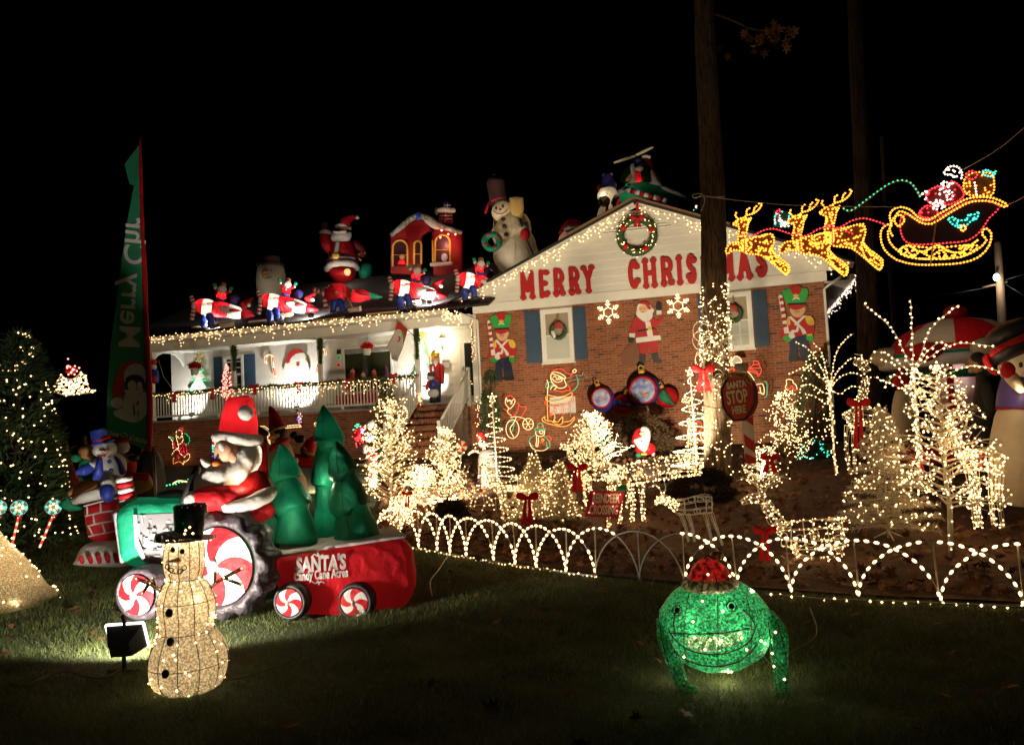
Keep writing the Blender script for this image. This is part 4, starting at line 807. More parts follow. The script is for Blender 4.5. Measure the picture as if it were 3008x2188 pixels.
# ------------------------------------------------------------------ arch fence
FN = empty('arch_fence', FEET[0]); tag(FN, 'low fence of interlaced rope light arches edging the mulch bed', 'fence')
ROPEC = mat('clear_rope', (.5, .47, .40), .35)
FBULB = emis('fence_bulb', (1, .62, .27), 6)
for i in range(1, len(FEET)-1):
    a, b, c = FEET[i-1]-FEET[0], FEET[i+1]-FEET[0], FEET[i]-FEET[0]; hh = .44 if i < 10 else .47; P = []
    for t in np.linspace(0, 1, 17):
        base = a.lerp(b, .5 - .5*math.cos(math.pi*t)**1 * (1 if True else 0)); P.append(base + Vector((0, -.015 if i % 2 else .015, hh*math.sin(math.pi*t)**1.08)))
    ar = MB().tube(P, .0065, 6).build('arch', ROPEC, FN)
    if i != 11:
        Q = along(P, .062 if i < 10 else .075)
        if i == 10: Q = Q[:len(Q)//2+3]
        if i == 12: Q = Q[len(Q)//2:]
        bm_ = MB()
        for q in Q:
            if random.random() > .05: j = min(range(len(P)), key=lambda k: (P[k]-q).length); t_ = (P[min(j+1, 16)]-P[max(j-1, 0)]).normalized(); bm_.tube([q-t_*.02, q-t_*.008, q+t_*.008, q+t_*.02], [.006, .0115, .0115, .006], 6)
        bm_.build('bulb_row', FBULB, ar)['kind'] = 'stuff'
    MB().tube([c + Vector((.01, .02, 0)), c + Vector((.01+random.uniform(-.02, .02), .02, hh+.005))], .007, 5).build('stake', STAKE, FN)
def ground_rope(label, px, step=.05, r=.011, m=FBULB):
    P = [gp(*q) + Vector((0, 0, .03)) for q in px]; o = empty('rope_light', P[0]); tag(o, label, 'rope light'); P = smooth_path([p-P[0] for p in P], 6)
    MB().tube(P, .009, 5).build('cord', ROPEC, o); lights('bulb_row', [q for q in along(P, step, .004) if random.random() > .12], r, m, o)
ground_rope('lit rope light on the grass along the fence towards the wagon', [(1120,1600),(1200,1614),(1290,1630),(1400,1650),(1500,1667),(1575,1676),(1660,1690),(1750,1700)])
ground_rope('lit rope light on the grass under the fence beyond the frog', [(2250,1755),(2350,1764),(2450,1772),(2560,1775),(2700,1781),(2850,1788),(3010,1795)], .085, .013)
P = [gp(*q) + Vector((0, 0, .03)) for q in ((1320,1632),(1290,1680),(1265,1715),(1270,1760))]; o = MB().tube(smooth_path([p-P[0] for p in P], 5), .005, 4).build('extension_cord', CORD); o.location = P[0]; tag(o, 'white cord trailing across the dark lawn from the fence', 'cord')
# ------------------------------------------------------------------ white twig trees
def perp(d): a = d.cross(Vector((random.gauss(0, 1), random.gauss(0, 1), random.gauss(0, 1)))); return a.normalized()
def twig_tree(label, base, top, rpx, nb, nbr=46, dist=None, m=WIREW, bulb=WARM, r=.0125, rise=.55, prof=.9, start=.12, trunk=.018, sub=4, name='twig_tree', group='white twig trees strung with lights'):
    T = Thing(name, label, 'light tree', uv=base, dist=dist, group=group); tp = T.p(*top); H_ = tp.z; R = rpx*T.k; lean = Vector((tp.x, 0, 0))
    ax = lambda t: lean*t + Vector((0, 0, H_*t)); pts = []
    MB().tube([ax(t) + Vector((random.gauss(0, .008), random.gauss(0, .008), 0)) for t in np.linspace(0, 1, 8)], [trunk*(1.15-t) for t in np.linspace(0, 1, 8)], 6).build('trunk', m, T.o)
    br = MB(); lines = []
    for i in range(nbr):
        t = start + (.98-start)*((i+.5)/nbr)**1.0; az = i*2.4 + random.gauss(0, .3); L = R*((1-t)**prof + .12)*random.uniform(.75, 1.1); a = ax(t)
        d = Vector((math.cos(az), math.sin(az), rise + random.gauss(0, .12))).normalized(); b = a + d*L*.5; c = b + (d + Vector((random.gauss(0, .2), random.gauss(0, .2), random.gauss(-.05, .2)))).normalized()*L*.5
        lines.append((a, b, c)); br.tube([a, b, c], [trunk*.42, trunk*.3, trunk*.16], 4, cap=False)
        for k in range(sub):
            s = a.lerp(c, random.uniform(.3, .95)); e = (d*.8 + perp(d)*.8).normalized(); f = s + e*L*random.uniform(.2, .45); br.tube([s, f], [trunk*.22, trunk*.12], 3, cap=False); lines.append((s, f))
    o = br.build('branches', m, T.o); o['kind'] = 'stuff'
    tot = sum((l[-1]-l[0]).length for l in lines)
    for l in lines:
        k = max(1, int(nb*(l[-1]-l[0]).length/tot + random.random()))
        for q in range(k): pts.append(l[0].lerp(l[-1], random.uniform(.25, 1.0)) + Vector((random.gauss(0, .012), random.gauss(0, .012), random.gauss(0, .012))))
    for t in np.linspace(.05, 1, 14): pts.append(ax(t) + Vector((random.gauss(0, .02), -.03, 0)))
    T.lights('bulb_string', pts, r, bulb, glow=.03); return T
def tree_star(T, u, v, s, m=WARM):
    c = T.p(u, v); mb = MB(); P = [c + Vector((math.sin(i*math.pi/5), 0, math.cos(i*math.pi/5)))*(s*T.k*(1 if i % 2 == 0 else .45)) for i in range(11)]; mb.tube(P, .008, 4).build('star_topper', WIREW, T.o); T.lights('star_bulbs', P[:-1], .014, m)
twig_tree('tallest white twig tree covered in lights in front of the porch steps', (1146,1530), (1152,1178), 104, 640, 84, r=.0098, prof=.36, sub=5)
t = twig_tree('short white twig tree covered in lights below the step railing', (1308,1492), (1304,1262), 82, 420, 60, r=.0098, prof=.5); tree_star(t, 1304, 1265, 11)
twig_tree('white twig tree with spreading lit tips behind the large wire deer', (1750,1420), (1735,1215), 112, 500, 64, r=.0098, rise=.75, prof=.7)
t = twig_tree('bare dark twig tree dotted with lights behind the stop sign pole', (2318,1405), (2300,1155), 104, 430, 60, m=mat('dark_twig', (.10, .06, .03), .8), r=.0098, rise=1.0, prof=.6); tree_star(t, 2285, 1165, 9)
t = twig_tree('large white twig tree with thick pale trunk near the end of the fence', (2800,1640), (2752,1085), 175, 600, 62, r=.009, rise=.38, prof=.5, start=.26, trunk=.026, sub=6); tree_star(t, 2752, 1080, 16)
twig_tree('small white twig bush of lights at the foot of the tallest twig tree', (1170,1560), (1180,1470), 75, 110, 30, r=.012, prof=.5, start=.02)
for b_, t_, rp, lab in (((1625,1500),(1618,1392),80,'low bush of lights between the two flocked pines'), ((2235,1450),(2240,1320),74,'low bush of lights beside the foot of the striped pole'), ((1235,1450),(1232,1372),56,'low bush of lights behind the feeding deer')):
    twig_tree(lab, b_, t_, rp, 150, 34, r=.0095, prof=.4, start=.04, name='light_bush', group='low bushes of lights')
def spiral_tree(label, base, top, rpx, turns, r=.0125, dist=None, step=.05):
    T = Thing('spiral_tree', label, 'light tree', uv=base, dist=dist, group='spiral light trees'); tp = T.p(*top); R = rpx*T.k; P = []
    for i in range(turns*18+1):
        t = i/(turns*18); a = 2*math.pi*turns*t; rr = R*(1-t)+.02; P.append(Vector((tp.x*t + rr*math.cos(a), rr*math.sin(a), .08+(tp.z-.12)*t)))
    MB().tube([(0, 0, 0), tp], .013, 6).build('pole', WIREW, T.o); MB().tube(P, .006, 4).build('spiral', WIREW, T.o); T.lights('bulb_string', along(P, step*1.5), r, WARM, glow=.006); tree_star(T, top[0], top[1], 12); return T
spiral_tree('spiral light tree with a star beside the rope light bicycle', (1464,1452), (1446,1168), 62, 9)
spiral_tree('spiral light tree in front of the big tree trunk', (2050,1400), (2027,1092), 78, 7, .0135)
def palm(label, base, hub, fronds, r=.0125, dist=None):
    T = Thing('willow_light_tree', label, 'light tree', uv=base, dist=dist, group='light trees with arching lit fronds'); h = T.p(*hub); pts = []
    MB().tube([(0, 0, 0), h*.5 + Vector((.01, 0, 0)), h], [.022, .018, .014], 6).build('trunk', WIREW, T.o)
    for i, f in enumerate(fronds):
        dy = random.uniform(-.35, .35); n = len(f); P = smooth_path([h] + [T.p(u, v, dy*(k+1)/n) for k, (u, v) in enumerate(f)], 6); MB().tube(P, .006, 4).build('frond', WIREW, T.o); pts += along(P, .062, .008)
    pts += [h*t + Vector((random.gauss(0, .025), -.03, 0)) for t in np.linspace(.02, 1, 44)]
    T.lights('bulb_string', pts, r, WARM, glow=.02); return T
G_ = Zm(2000, 900, 1.8333)
palm('light tree with arching fronds in front of the house corner', (2455,1398), (2437,1145), [G_(L) for L in ([(770,360),(700,240),(615,190)], [(780,330),(750,240),(710,190)], [(830,280),(870,200),(932,145)], [(770,400),(680,330),(580,370)], [(840,360),(920,280),(1030,300)], [(840,400),(900,360),(980,370)], [(780,470),(700,420),(640,440)], [(860,470),(920,430),(1000,450)], [(780,520),(720,480),(660,470)])])
palm('tall light tree with arching fronds behind the large twig tree', (2700,1420), (2684,1090), [G_(L) for L in ([(1220,290),(1150,140),(1040,30),(985,-10)], [(1250,260),(1245,120),(1238,-40)], [(1300,240),(1340,130),(1420,50),(1500,-10)], [(1200,330),(1120,260),(1040,240)], [(1200,360),(1120,300),(1060,280)], [(1330,280),(1480,200),(1690,215)], [(1320,250),(1400,190),(1440,230)], [(1380,380),(1560,320),(1720,350),(1780,390)], [(1230,460),(1160,370),(1090,440)], [(1210,440),(1120,410),(1040,380)])], .0135, dist=10.3)
def flocked(label, base, top, rpx, nb, dist=None, stand=True, dens=9000):
    T = Thing('flocked_pine', label, 'light tree', uv=base, dist=dist, group='flocked white pines with lights'); tp = T.p(*top); H_ = tp.z; R = rpx*T.k; V = []; Fq = []; br = MB(); pts = []; z0 = .12 if stand else .02
    fl = mat('flocked_needles', (.62, .56, .42), .8, var=.2, scale=30, transl=.25)
    nbr = 120
    for i in range(nbr):
        t = i/nbr; az = i*2.4; L = R*(1-t)**.85*random.uniform(.85, 1.12)+.03; a = Vector((tp.x*t, 0, z0+(H_-z0)*t)); d = Vector((math.cos(az), math.sin(az), random.gauss(.02, .12))).normalized(); b = a+d*L; br.tube([a, b], [.008, .003], 3, cap=False)
        for k in range(int(dens/nbr*(1.25-t)*1.0)):
            c = a.lerp(b, random.uniform(.1, 1.03)); e = (d*.7 + perp(d)).normalized(); s = perp(e)*.0045; l = random.uniform(.035, .075); m_ = len(V); V += [c-s, c+s, c+e*l]; Fq.append((m_, m_+1, m_+2))
        for k in range(max(1, int(nb/nbr*(1.3-t)+random.random()))): pts.append(a.lerp(b, random.uniform(.55, 1.05)) + Vector((0, 0, random.gauss(.02, .02))))
    br.tube([(0, 0, 0), (tp.x, 0, H_)], [.015, .005], 5); o = br.build('branches', WIREW, T.o); o['kind'] = 'stuff'
    o = MB().add(V, Fq).build('needles', fl, T.o, False); o['kind'] = 'stuff'; T.lights('bulb_string', pts, .0098, WARM, glow=.05)
    if stand:
        for a in (0.3, 1.9, 3.4, 5.0): MB().tube([(0, 0, .1), (.2*math.cos(a), .2*math.sin(a), .0)], .008, 5).build('stand_leg', WIREW, T.o)
flocked('flocked white pine with lights beside the wire deer behind the red bow', (1562,1528), (1566,1335), 78, 210, stand=False)
flocked('smaller flocked white pine with lights beside the crossing sign', (1648,1532), (1643,1358), 60, 170, stand=False)
flocked('large flocked white pine on a metal stand with lights behind the lying deer', (2611,1585), (2587,1195), 138, 320, dens=16000)
# ------------------------------------------------------------------ evergreen shrubs and trees
def evergreen(label, base, top, rpx, n, nb, dist=None, prof=.75, m=None, bulb=WARM, r=.0115, name='evergreen_shrub', cat='shrub', group=None, leaf=.07, zmin=.0, lean=0):
    T = Thing(name, label, cat, uv=base, dist=dist, group=group); tp = T.p(*top); H_ = tp.z; R = rpx*T.k; V = []; Fq = []; pts = []
    MB().tube([(0, 0, 0), (tp.x*.5, 0, H_*.5), (tp.x*.95, 0, H_*.95)], [.06, .04, .01], 6).build('trunk', mat('dark_bark', (.06, .04, .025), .9), T.o)
    cl = [(random.random(), random.uniform(0, 6.28)) for _ in range(60)]
    for i in range(n):
        t, az = random.choice(cl); t = min(1, max(zmin, t + random.gauss(0, .05))); az += random.gauss(0, .35); rr = R*((1-t)**prof + .06)*(.55+.5*random.random()**.6)*(1+.12*math.sin(az*5+t*20)); a = Vector((tp.x*t + rr*math.cos(az), rr*math.sin(az), .05+H_*t*.98))
        d = Vector((math.cos(az)+random.gauss(0, .4), math.sin(az)+random.gauss(0, .4), random.gauss(.35, .4))).normalized(); s = perp(d)*leaf*.18; m_ = len(V); V += [a-s, a+s, a+d*leaf*random.uniform(.6, 1.4)]; Fq.append((m_, m_+1, m_+2))
    for i in range(nb):
        t = random.random()**1.15; az = random.uniform(2.9, 6.5); rr = R*((1-t)**prof+.06)*1.06; pts.append(Vector((tp.x*t + rr*math.cos(az), rr*math.sin(az)-.02, .05+H_*t)))
    o = MB().add(V, Fq).build('foliage', m or GREENERY, T.o, False); o['kind'] = 'stuff'
    if nb: T.lights('bulb_string', pts, r, bulb, glow=.008 if bulb is WARM else 0)
    return T
evergreen('tall dark evergreen tree dotted with white lights at the edge of the lawn', (40,1600), (58,985), 148, 26000, 330, dist=12.2, prof=.62, r=.0115, name='evergreen_tree', cat='tree', leaf=.12)
evergreen('narrow juniper with sparse lights at the far corner of the house', (2385,1300), (2400,1040), 52, 5000, 110, dist=19.5, prof=.35, r=.014)
evergreen('small dark bush with teal lights under the arching light tree', (2392,1350), (2390,1300), 40, 1800, 40, dist=16.5, prof=.4, bulb=TEALB, r=.014)
evergreen('narrow evergreen beside the porch downspout', (1440,1290), (1441,1090), 28, 3500, 0, dist=20.2, prof=.3)
evergreen('dark lit evergreen at the foot of the porch by the steps', (1128,1330), (1135,1110), 30, 3500, 46, dist=20.5, prof=.35, r=.0125)
DUSKY = mat('dry_shrub', (.10, .055, .022), .85, var=.4, scale=10)
evergreen('round brown shrub behind the small inflatable Santa', (1885,1372), (1885,1228), 98, 9000, 0, dist=18.3, prof=.3, m=DUSKY)
evergreen('low dark shrub at the foot of the big tree trunk', (2060,1500), (2060,1385), 95, 8000, 0, prof=.3, m=mat('dark_shrub', (.05, .03, .015), .85, var=.4), dist=12.2)
evergreen('low dark groundcover clump in front of the feeding deer', (1325,1530), (1325,1485), 45, 2600, 0, prof=.3, m=mat('dark_shrub', (.05, .03, .015)))
# ------------------------------------------------------------------ wire deer with lights
def cage(T, name, L, nl=6, ring=.07, r=.0045, m=None, parent=None, curl=0):
    """an open wire tube through (u, v, radius_px, dy): long wires, rings, some curls; returns points for bulbs"""
    P = smooth_path([T.p(q[0], q[1], q[3] if len(q) > 3 else 0.) for q in L], 5); R = [max(.004, q.x) for q in smooth_path([(q[2]*T.k, 0, 0) for q in L], 5)]; mb = MB(); pts = []
    fr = []; up = None
    for i in range(len(P)):
        t = (P[min(i+1, len(P)-1)] - P[max(i-1, 0)]).normalized()
        if up is None: a = Vector((0, 1, 0)); up = (a - t*a.dot(t)).normalized()
        else: up = (up - t*up.dot(t)).normalized()
        fr.append((up, t.cross(up)))
    at_ = lambda i, a: P[i] + (fr[i][0]*math.cos(a) + fr[i][1]*math.sin(a))*R[i]
    for j in range(nl):
        a = 2*math.pi*j/nl + .2; w = [at_(i, a) for i in range(len(P))]; mb.tube(w, r, 3, cap=False); pts += along(w, .05)
    acc = 0
    for i in range(len(P)):
        if i: acc += (P[i]-P[i-1]).length
        if i == 0 or acc > ring or i == len(P)-1:
            acc = 0; w = [at_(i, 2*math.pi*k/12) for k in range(13)]; mb.tube(w, r, 3, cap=False); pts += along(w, .06)
    for c in range(curl):
        i = random.randrange(1, len(P)-1); a = random.uniform(0, 6.28); q = at_(i, a); R0 = random.uniform(.03, .06); n = (q-P[i]).normalized(); u = perp(n); v = n.cross(u); w = [q + (u*math.cos(b)+v*math.sin(b))*R0 for b in np.linspace(0, 6.3, 10)]; mb.tube(w, r*.9, 3, cap=False); pts += along(w, .06)
    mb.build(name, m or WIREW, parent or T.o); return pts
def deer(label, base, body, neck, head, legs, antlers=(), nb=300, dist=None, r=.0125, bowat=None, curl=10, lit=None, group='white wire deer with lights'):
    T = Thing('wire_deer', label, 'wire deer', uv=base, dist=dist, group=group); g = {}
    g['body'] = cage(T, 'body', body, 8, .09, curl=curl); g['neck'] = cage(T, 'neck', neck, 6, .07, curl=curl//3); g['head'] = cage(T, 'head', head, 6, .05); g['legs'] = []
    for L in legs: g['legs'] += cage(T, 'leg', L, 4, .1, .004)
    g['ant'] = []
    for A_ in antlers:
        P = smooth_path([T.p(*q) for q in A_], 4); MB().tube(P, .006, 4).build('antler', WIREW, T.o); g['ant'] += along(P, .05)
    pts = []
    for k, v in g.items():
        if lit is None or k in lit: pts += v
    random.shuffle(pts); T.lights('bulb_string', [q + Vector((random.gauss(0, .008), random.gauss(0, .008), random.gauss(0, .008))) for q in pts[:int(nb*.78)]], r*.78, WARM, glow=.03)
    return T
deer('feeding wire deer with lowered head in front of the porch steps', (1275,1515), [(1230,1440,15),(1255,1428,20),(1285,1425,19),(1315,1432,14)], [(1232,1442,12),(1218,1465,10),(1208,1488,7)], [(1212,1482,8),(1200,1498,7),(1186,1510,4)],
     [[(1240,1455,6,-.1),(1250,1490,4,-.1),(1264,1526,3,-.1)],[(1252,1450,6,.1),(1266,1480,4,.1),(1280,1505,3,.1)],[(1300,1440,7,.1),(1302,1465,4,.1),(1311,1488,3,.1)],[(1315,1438,7,-.1),(1326,1462,4,-.1),(1338,1490,3,-.1)]], [[(1205,1486),(1190,1480),(1178,1490)],[(1205,1486),(1195,1470),(1185,1465)]], 330)
deer('wire deer with raised head and red bow in front of the flocked pines', (1752,1500), [(1705,1395,20),(1740,1385,26),(1790,1385,26),(1840,1392,20)], [(1710,1392,16),(1690,1360,12),(1672,1325,9)], [(1682,1318,9),(1664,1312,8),(1645,1310,5)],
     [[(1712,1400,8,-.1),(1716,1440,4,-.1),(1720,1485,3,-.1)],[(1730,1405,8,.1),(1734,1440,4,.1),(1738,1480,3,.1)],[(1815,1400,8,.1),(1825,1440,5,.1),(1822,1480,3,.1)],[(1835,1400,8,-.1),(1846,1440,5,-.1),(1840,1490,3,-.1)]], [[(1680,1312),(1690,1290),(1705,1275)],[(1680,1312),(1668,1290),(1662,1270)]], 420)
deer('largest wire deer standing behind the crossing sign', (1850,1545), [(1790,1420,24),(1850,1395,32),(1930,1378,33),(2010,1368,32),(2058,1372,24)], [(2030,1362,18),(2034,1290,13),(2030,1220,10)], [(2036,1205,11),(2024,1180,12),(2004,1172,7)],
     [[(1795,1430,10,-.12),(1790,1490,6,-.12),(1788,1552,4,-.12)],[(1815,1430,10,.12),(1820,1490,6,.12),(1823,1552,4,.12)],[(1850,1420,10,-.12),(1858,1470,6,-.12),(1857,1530,4,-.12)],[(1885,1420,10,.12),(1886,1470,6,.12),(1890,1530,4,.12)]], [[(2028,1175),(2015,1140),(2000,1120)],[(2034,1172),(2048,1140),(2052,1110)]], 820, r=.013, curl=26)
deer('unlit lying wire deer with lit head in the mulch behind the frog', (2040,1600), [(1985,1490,17),(2020,1488,26),(2060,1482,27),(2092,1482,24)], [(1990,1492,13),(1968,1478,10),(1948,1466,8)], [(1952,1460,9),(1936,1466,7),(1926,1482,4)],
     [[(2000,1510,6,-.1),(2014,1550,4,-.1),(2022,1590,3,-.1)],[(2020,1510,6,.1),(2034,1550,4,.1),(2040,1590,3,.1)],[(2070,1505,7,.1),(2082,1550,4,.1),(2090,1590,3,.1)],[(2088,1505,7,-.1),(2104,1550,4,-.1),(2122,1600,3,-.1)]], [[(1945,1455),(1935,1430),(1915,1415)],[(1950,1455),(1955,1430),(1948,1405)],[(1935,1430),(1925,1425),(1905,1432)]], 90, lit=('head', 'neck', 'ant'), curl=14, dist=8.9)
deer('lying wire deer with red bow behind the fence arches', (2390,1652), [(2295,1570,34),(2350,1572,44),(2420,1568,46),(2480,1562,42)], [(2300,1550,24),(2272,1515,17),(2245,1480,13)], [(2245,1468,17),(2212,1462,15),(2178,1476,8)],
     [[(2330,1600,9,-.1),(2345,1630,6,-.15),(2390,1640,5,-.2)],[(2450,1600,10,-.1),(2470,1630,6,-.15),(2410,1640,5,-.2)]], [[(2240,1455),(2255,1430),(2275,1405),(2262,1385)],[(2230,1455),(2222,1420),(2205,1390),(2190,1375)],[(2222,1420),(2240,1400)],[(2260,1425),(2238,1410),(2240,1392)]], 300, r=.0105, curl=30)
deer('tall wire deer with long red bow in front of the second trunk', (2530,1400), [(2488,1235,22),(2515,1225,28),(2550,1225,28),(2580,1235,22)], [(2510,1215,17),(2535,1160,13),(2545,1110,10)], [(2548,1090,12),(2530,1070,12),(2508,1062,7)],
     [[(2490,1250,9,-.1),(2486,1310,5,-.1),(2498,1392,4,-.1)],[(2510,1250,9,.1),(2508,1310,5,.1),(2512,1390,4,.1)],[(2565,1250,9,.1),(2572,1310,5,.1),(2568,1390,4,.1)],[(2580,1250,9,-.1),(2590,1310,5,-.1),(2584,1395,4,-.1)]], [[(2545,1070),(2560,1050),(2575,1055)],[(2540,1068),(2530,1045),(2510,1040)]], 260, dist=11.8)
deer('wire deer half hidden behind the large twig tree', (2895,1560), [(2830,1360,26),(2870,1350,32),(2915,1352,32),(2945,1365,24)], [(2838,1350,18),(2815,1310,14),(2800,1265,11)], [(2805,1250,12),(2785,1245,10),(2765,1250,6)],
     [[(2845,1380,10,-.1),(2855,1460,6,-.1),(2866,1548,5,-.1)],[(2865,1380,10,.1),(2872,1460,6,.1),(2878,1545,5,.1)],[(2915,1385,11,.1),(2912,1460,7,.1),(2918,1540,5,.1)],[(2938,1385,11,-.1),(2935,1460,7,-.1),(2946,1548,5,-.1)]], [[(2800,1240),(2810,1200),(2830,1180)],[(2798,1240),(2785,1205),(2770,1190)]], 340, dist=9.2)
deer('wire deer beside the spiral tree half hidden by the flocked pine', (1490,1530), [(1450,1432,16),(1480,1420,22),(1530,1418,22),(1560,1425,16)], [(1455,1428,13),(1440,1400,10),(1432,1375,8)], [(1438,1368,9),(1422,1366,7),(1408,1372,4)],
     [[(1465,1440,7,-.1),(1474,1485,4,-.1),(1480,1538,3,-.1)],[(1480,1440,7,.1),(1486,1485,4,.1),(1492,1530,3,.1)],[(1540,1440,7,.1),(1546,1485,4,.1),(1545,1530,3,.1)],[(1555,1440,7,-.1),(1560,1485,4,-.1),(1566,1535,3,-.1)]], [], 240)
# bows hung in the yard
def yard_bow(label, u, v, s, base, tails, dist=None, spread=.35):
    T = Thing('red_bow', label, 'bow', uv=(u, v), dist=dist, group='red bows in the yard'); bow(T, u, v, s, None, tails, 0, None, spread)
yard_bow('large red bow in front of the flocked pine nearest the fence', 1549, 1462, 32, None, 2.6, 9.9, .3)
yard_bow('red bow with long tails on the neck of the deer before the flocked pines', 1696, 1376, 30, None, 2.4, 10.6, .3)
yard_bow('red bow on the shoulder of the feeding deer', 1196, 1450, 16, None, 2.6, 10.7, .2)
yard_bow('red bow on the lying deer behind the fence arches', 2247, 1562, 34, None, 2.6, 7.4, .25)
yard_bow('long red bow on the tall deer near the second trunk', 2522, 1187, 34, None, 4.0, 11.3, .2)
yard_bow('red bow beside the big tree trunk above the spiral tree', 2066, 1088, 34, None, 1.9, 13.5, .5)
yard_bow('small red bow beside the candy striped pole', 2262, 1345, 28, None, 1.6, 11.5, .6)
yard_bow('red bow glimpsed through the large twig tree', 2702, 1352, 24, None, 1.4, 9.6, .4)
yard_bow('small red bow behind the branches of the large twig tree on the deer neck', 2880, 1338, 14, None, 2.4, 9.0, .3)
yard_bow('long red scarf ribbon beside the spiral tree', 1411, 1365, 9, None, 9.0, 12.6, .06)
# small second row of arches among the deer
o0 = gp(1470, 1500); FN2 = empty('small_arch_fence', o0); tag(FN2, 'short inner row of rope light arches beside the feeding deer', 'fence')
for i, (a, b, hpx) in enumerate((((1340,1480),(1385,1492),55), ((1385,1490),(1475,1492),58), ((1395,1492),(1452,1500),40), ((1170,1520),(1230,1528),50), ((1415,1520),(1500,1508),50))):
    A0, B0 = gp(*a), gp(*b); h = hpx*(A0-CAMP).length/FPX; P = [A0.lerp(B0, .5-.5*math.cos(math.pi*t)) - o0 + Vector((0, 0, h*math.sin(math.pi*t)**.8)) for t in np.linspace(0, 1, 15)]
    ar = MB().tube(P, .008, 5).build('arch', ROPEC, FN2); lights('bulb_row', along(P, .07), .012, WARM, ar)
    MB().tube([A0.lerp(B0, .5)-o0, A0.lerp(B0, .5)-o0 + Vector((0, 0, h))], .006, 4).build('stake', STAKE, FN2)
ground_rope('short lit rope light on the mulch beside the inner arches', [(1355,1496),(1400,1490),(1450,1488),(1500,1486)], .06, .0115, WARM)
# ------------------------------------------------------------------ signs
T = Thing('crossing_sign', 'red REINDEER CROSSING sign on a stake in front of the large wire deer', 'sign', uv=(1775,1560), dist=9.35)
MB().plate([(p.x, p.z) for p in T.pts([(1734,1440),(1835,1443),(1817,1520),(1717,1516)])], -.012, .012).build('board', mat('red_sign_paint', (.6, .015, .04), .5, var=.2, scale=8), T.o, False)
SIGNW = mat('sign_letter_paint', (.85, .75, .65), .5)
for s_, u, v, sz in (('REINDEER', 1779, 1464, .15), ('CROSSING', 1773, 1498, .15)):
    q = T.p(u, v); text('lettering', s_, sz, SIGNW, T.o, (q.x, -.016, q.z), (math.pi/2, .05, 0), .003, .004, .12, (.47, 1.0, 1))
T.lights('bulb_string', [T.p(*q, -.03) for q in ((1745,1448),(1790,1455),(1815,1462),(1742,1478),(1800,1487),(1812,1500),(1730,1505),(1822,1452))], .009, PINKB, glow=.08)
T.tube('stake', [(1780,1518,3),(1778,1562,3)], mat('bare_wood_stake', (.3, .2, .1), .8), 6); T.puff('bird_perch', [(1815,1428),(1840,1425),(1838,1440),(1814,1442)], GRN, 4, -.02); T.puff('bird', [(1825,1410),(1838,1405),(1842,1422),(1828,1424)], YEL, 4, -.02)
T = Thing('stop_sign', 'octagonal SANTA STOP HERE sign with tinsel on a candy striped pole', 'sign', uv=(2205,1412), dist=11.6)
Lo = E2([(290,470),(380,420),(560,425),(660,520),(700,620),(715,830),(640,990),(560,1095),(390,1110),(290,1010),(225,900),(200,650)])
T.plate('board', Lo, mat('stop_red', (.42, .015, .015), .5, var=.25, scale=8), .02, 0)
T.plate('board_side', E2([(560,430),(700,520),(760,640),(760,850),(700,1000),(600,1090),(560,1090)]), mat('stop_red', (.3, .012, .012)), .03, .021)
P = [T.p(u, v, -.012) for u, v in Lo]; MB().tube(P + [P[0]], .016, 6).build('rim', PAINTK, T.o)
GLIT = mat('gold_glitter', (.8, .68, .36), .4, metal=.15, var=.6, scale=60)
for s_, x, y, sz, sx in (('SANTA', 425, 570, .125, .68), ('STOP', 440, 760, .26, .47), ('HERE', 468, 950, .145, .56)):
    q = T.p(*E2([(x, y)])[0]); text('lettering', s_, sz, GLIT, T.o, (q.x, -.016, q.z), (math.pi/2, -.1, 0), .004, .006, 0, (sx, 1, 1))
TIN = mat('gold_tinsel', (.55, .38, .12), .3, metal=.8)
needles_on(T.pts([(*q, -.05) for q in E2([(220,470),(280,430),(380,400),(450,420),(530,410),(600,470),(660,540)])]), .04, 700, .05, 'tinsel', T.o, TIN)
T.puff('tinsel_bow', E2([(400,260),(470,240),(600,240),(610,330),(560,370),(470,350),(410,330)]), mat('faded_bow', (.25, .2, .13), .7), 8, -.06)
T.plate('pole', E2([(505,1120),(680,1020),(715,1500),(730,1700),(560,1700),(530,1450)]), WHT, .09, .06)
T.plate('stripe', E2([(590,1090),(680,1040),(690,1190),(575,1110)]), PAINTR, .1, .055); T.plate('stripe', E2([(540,1310),(705,1430),(715,1600),(560,1490)]), PAINTR, .1, .055); T.plate('stripe', E2([(560,1600),(725,1680),(730,1760),(565,1760)]), PAINTR, .1, .055)
# ------------------------------------------------------------------ tree trunks
def bark(name, col, sc=1.0):
    if name in MATS: return MATS[name]
    m = bpy.data.materials.new(name); N, L, B = _nodes(m); B.inputs['Roughness'].default_value = .95
    tc = N.new('ShaderNodeTexCoord'); mp = N.new('ShaderNodeMapping'); mp.inputs['Scale'].default_value = (9*sc, 9*sc, 1.3*sc); L.new(tc.outputs['Object'], mp.inputs[0])
    n = N.new('ShaderNodeTexNoise'); n.inputs['Scale'].default_value = 3; n.inputs['Detail'].default_value = 8; n.inputs['Distortion'].default_value = .8; L.new(mp.outputs[0], n.inputs['Vector'])
    r = N.new('ShaderNodeValToRGB'); r.color_ramp.elements[0].position = .38; r.color_ramp.elements[1].position = .64; r.color_ramp.elements[0].color = (*[c*.25 for c in col], 1); r.color_ramp.elements[1].color = (*col, 1); L.new(n.outputs['Fac'], r.inputs[0]); L.new(r.outputs[0], B.inputs['Base Color'])
    b = N.new('ShaderNodeBump'); b.inputs['Strength'].default_value = 1; b.inputs['Distance'].default_value = .05; L.new(n.outputs['Fac'], b.inputs['Height']); L.new(b.outputs[0], B.inputs['Normal']); MATS[name] = m; return m
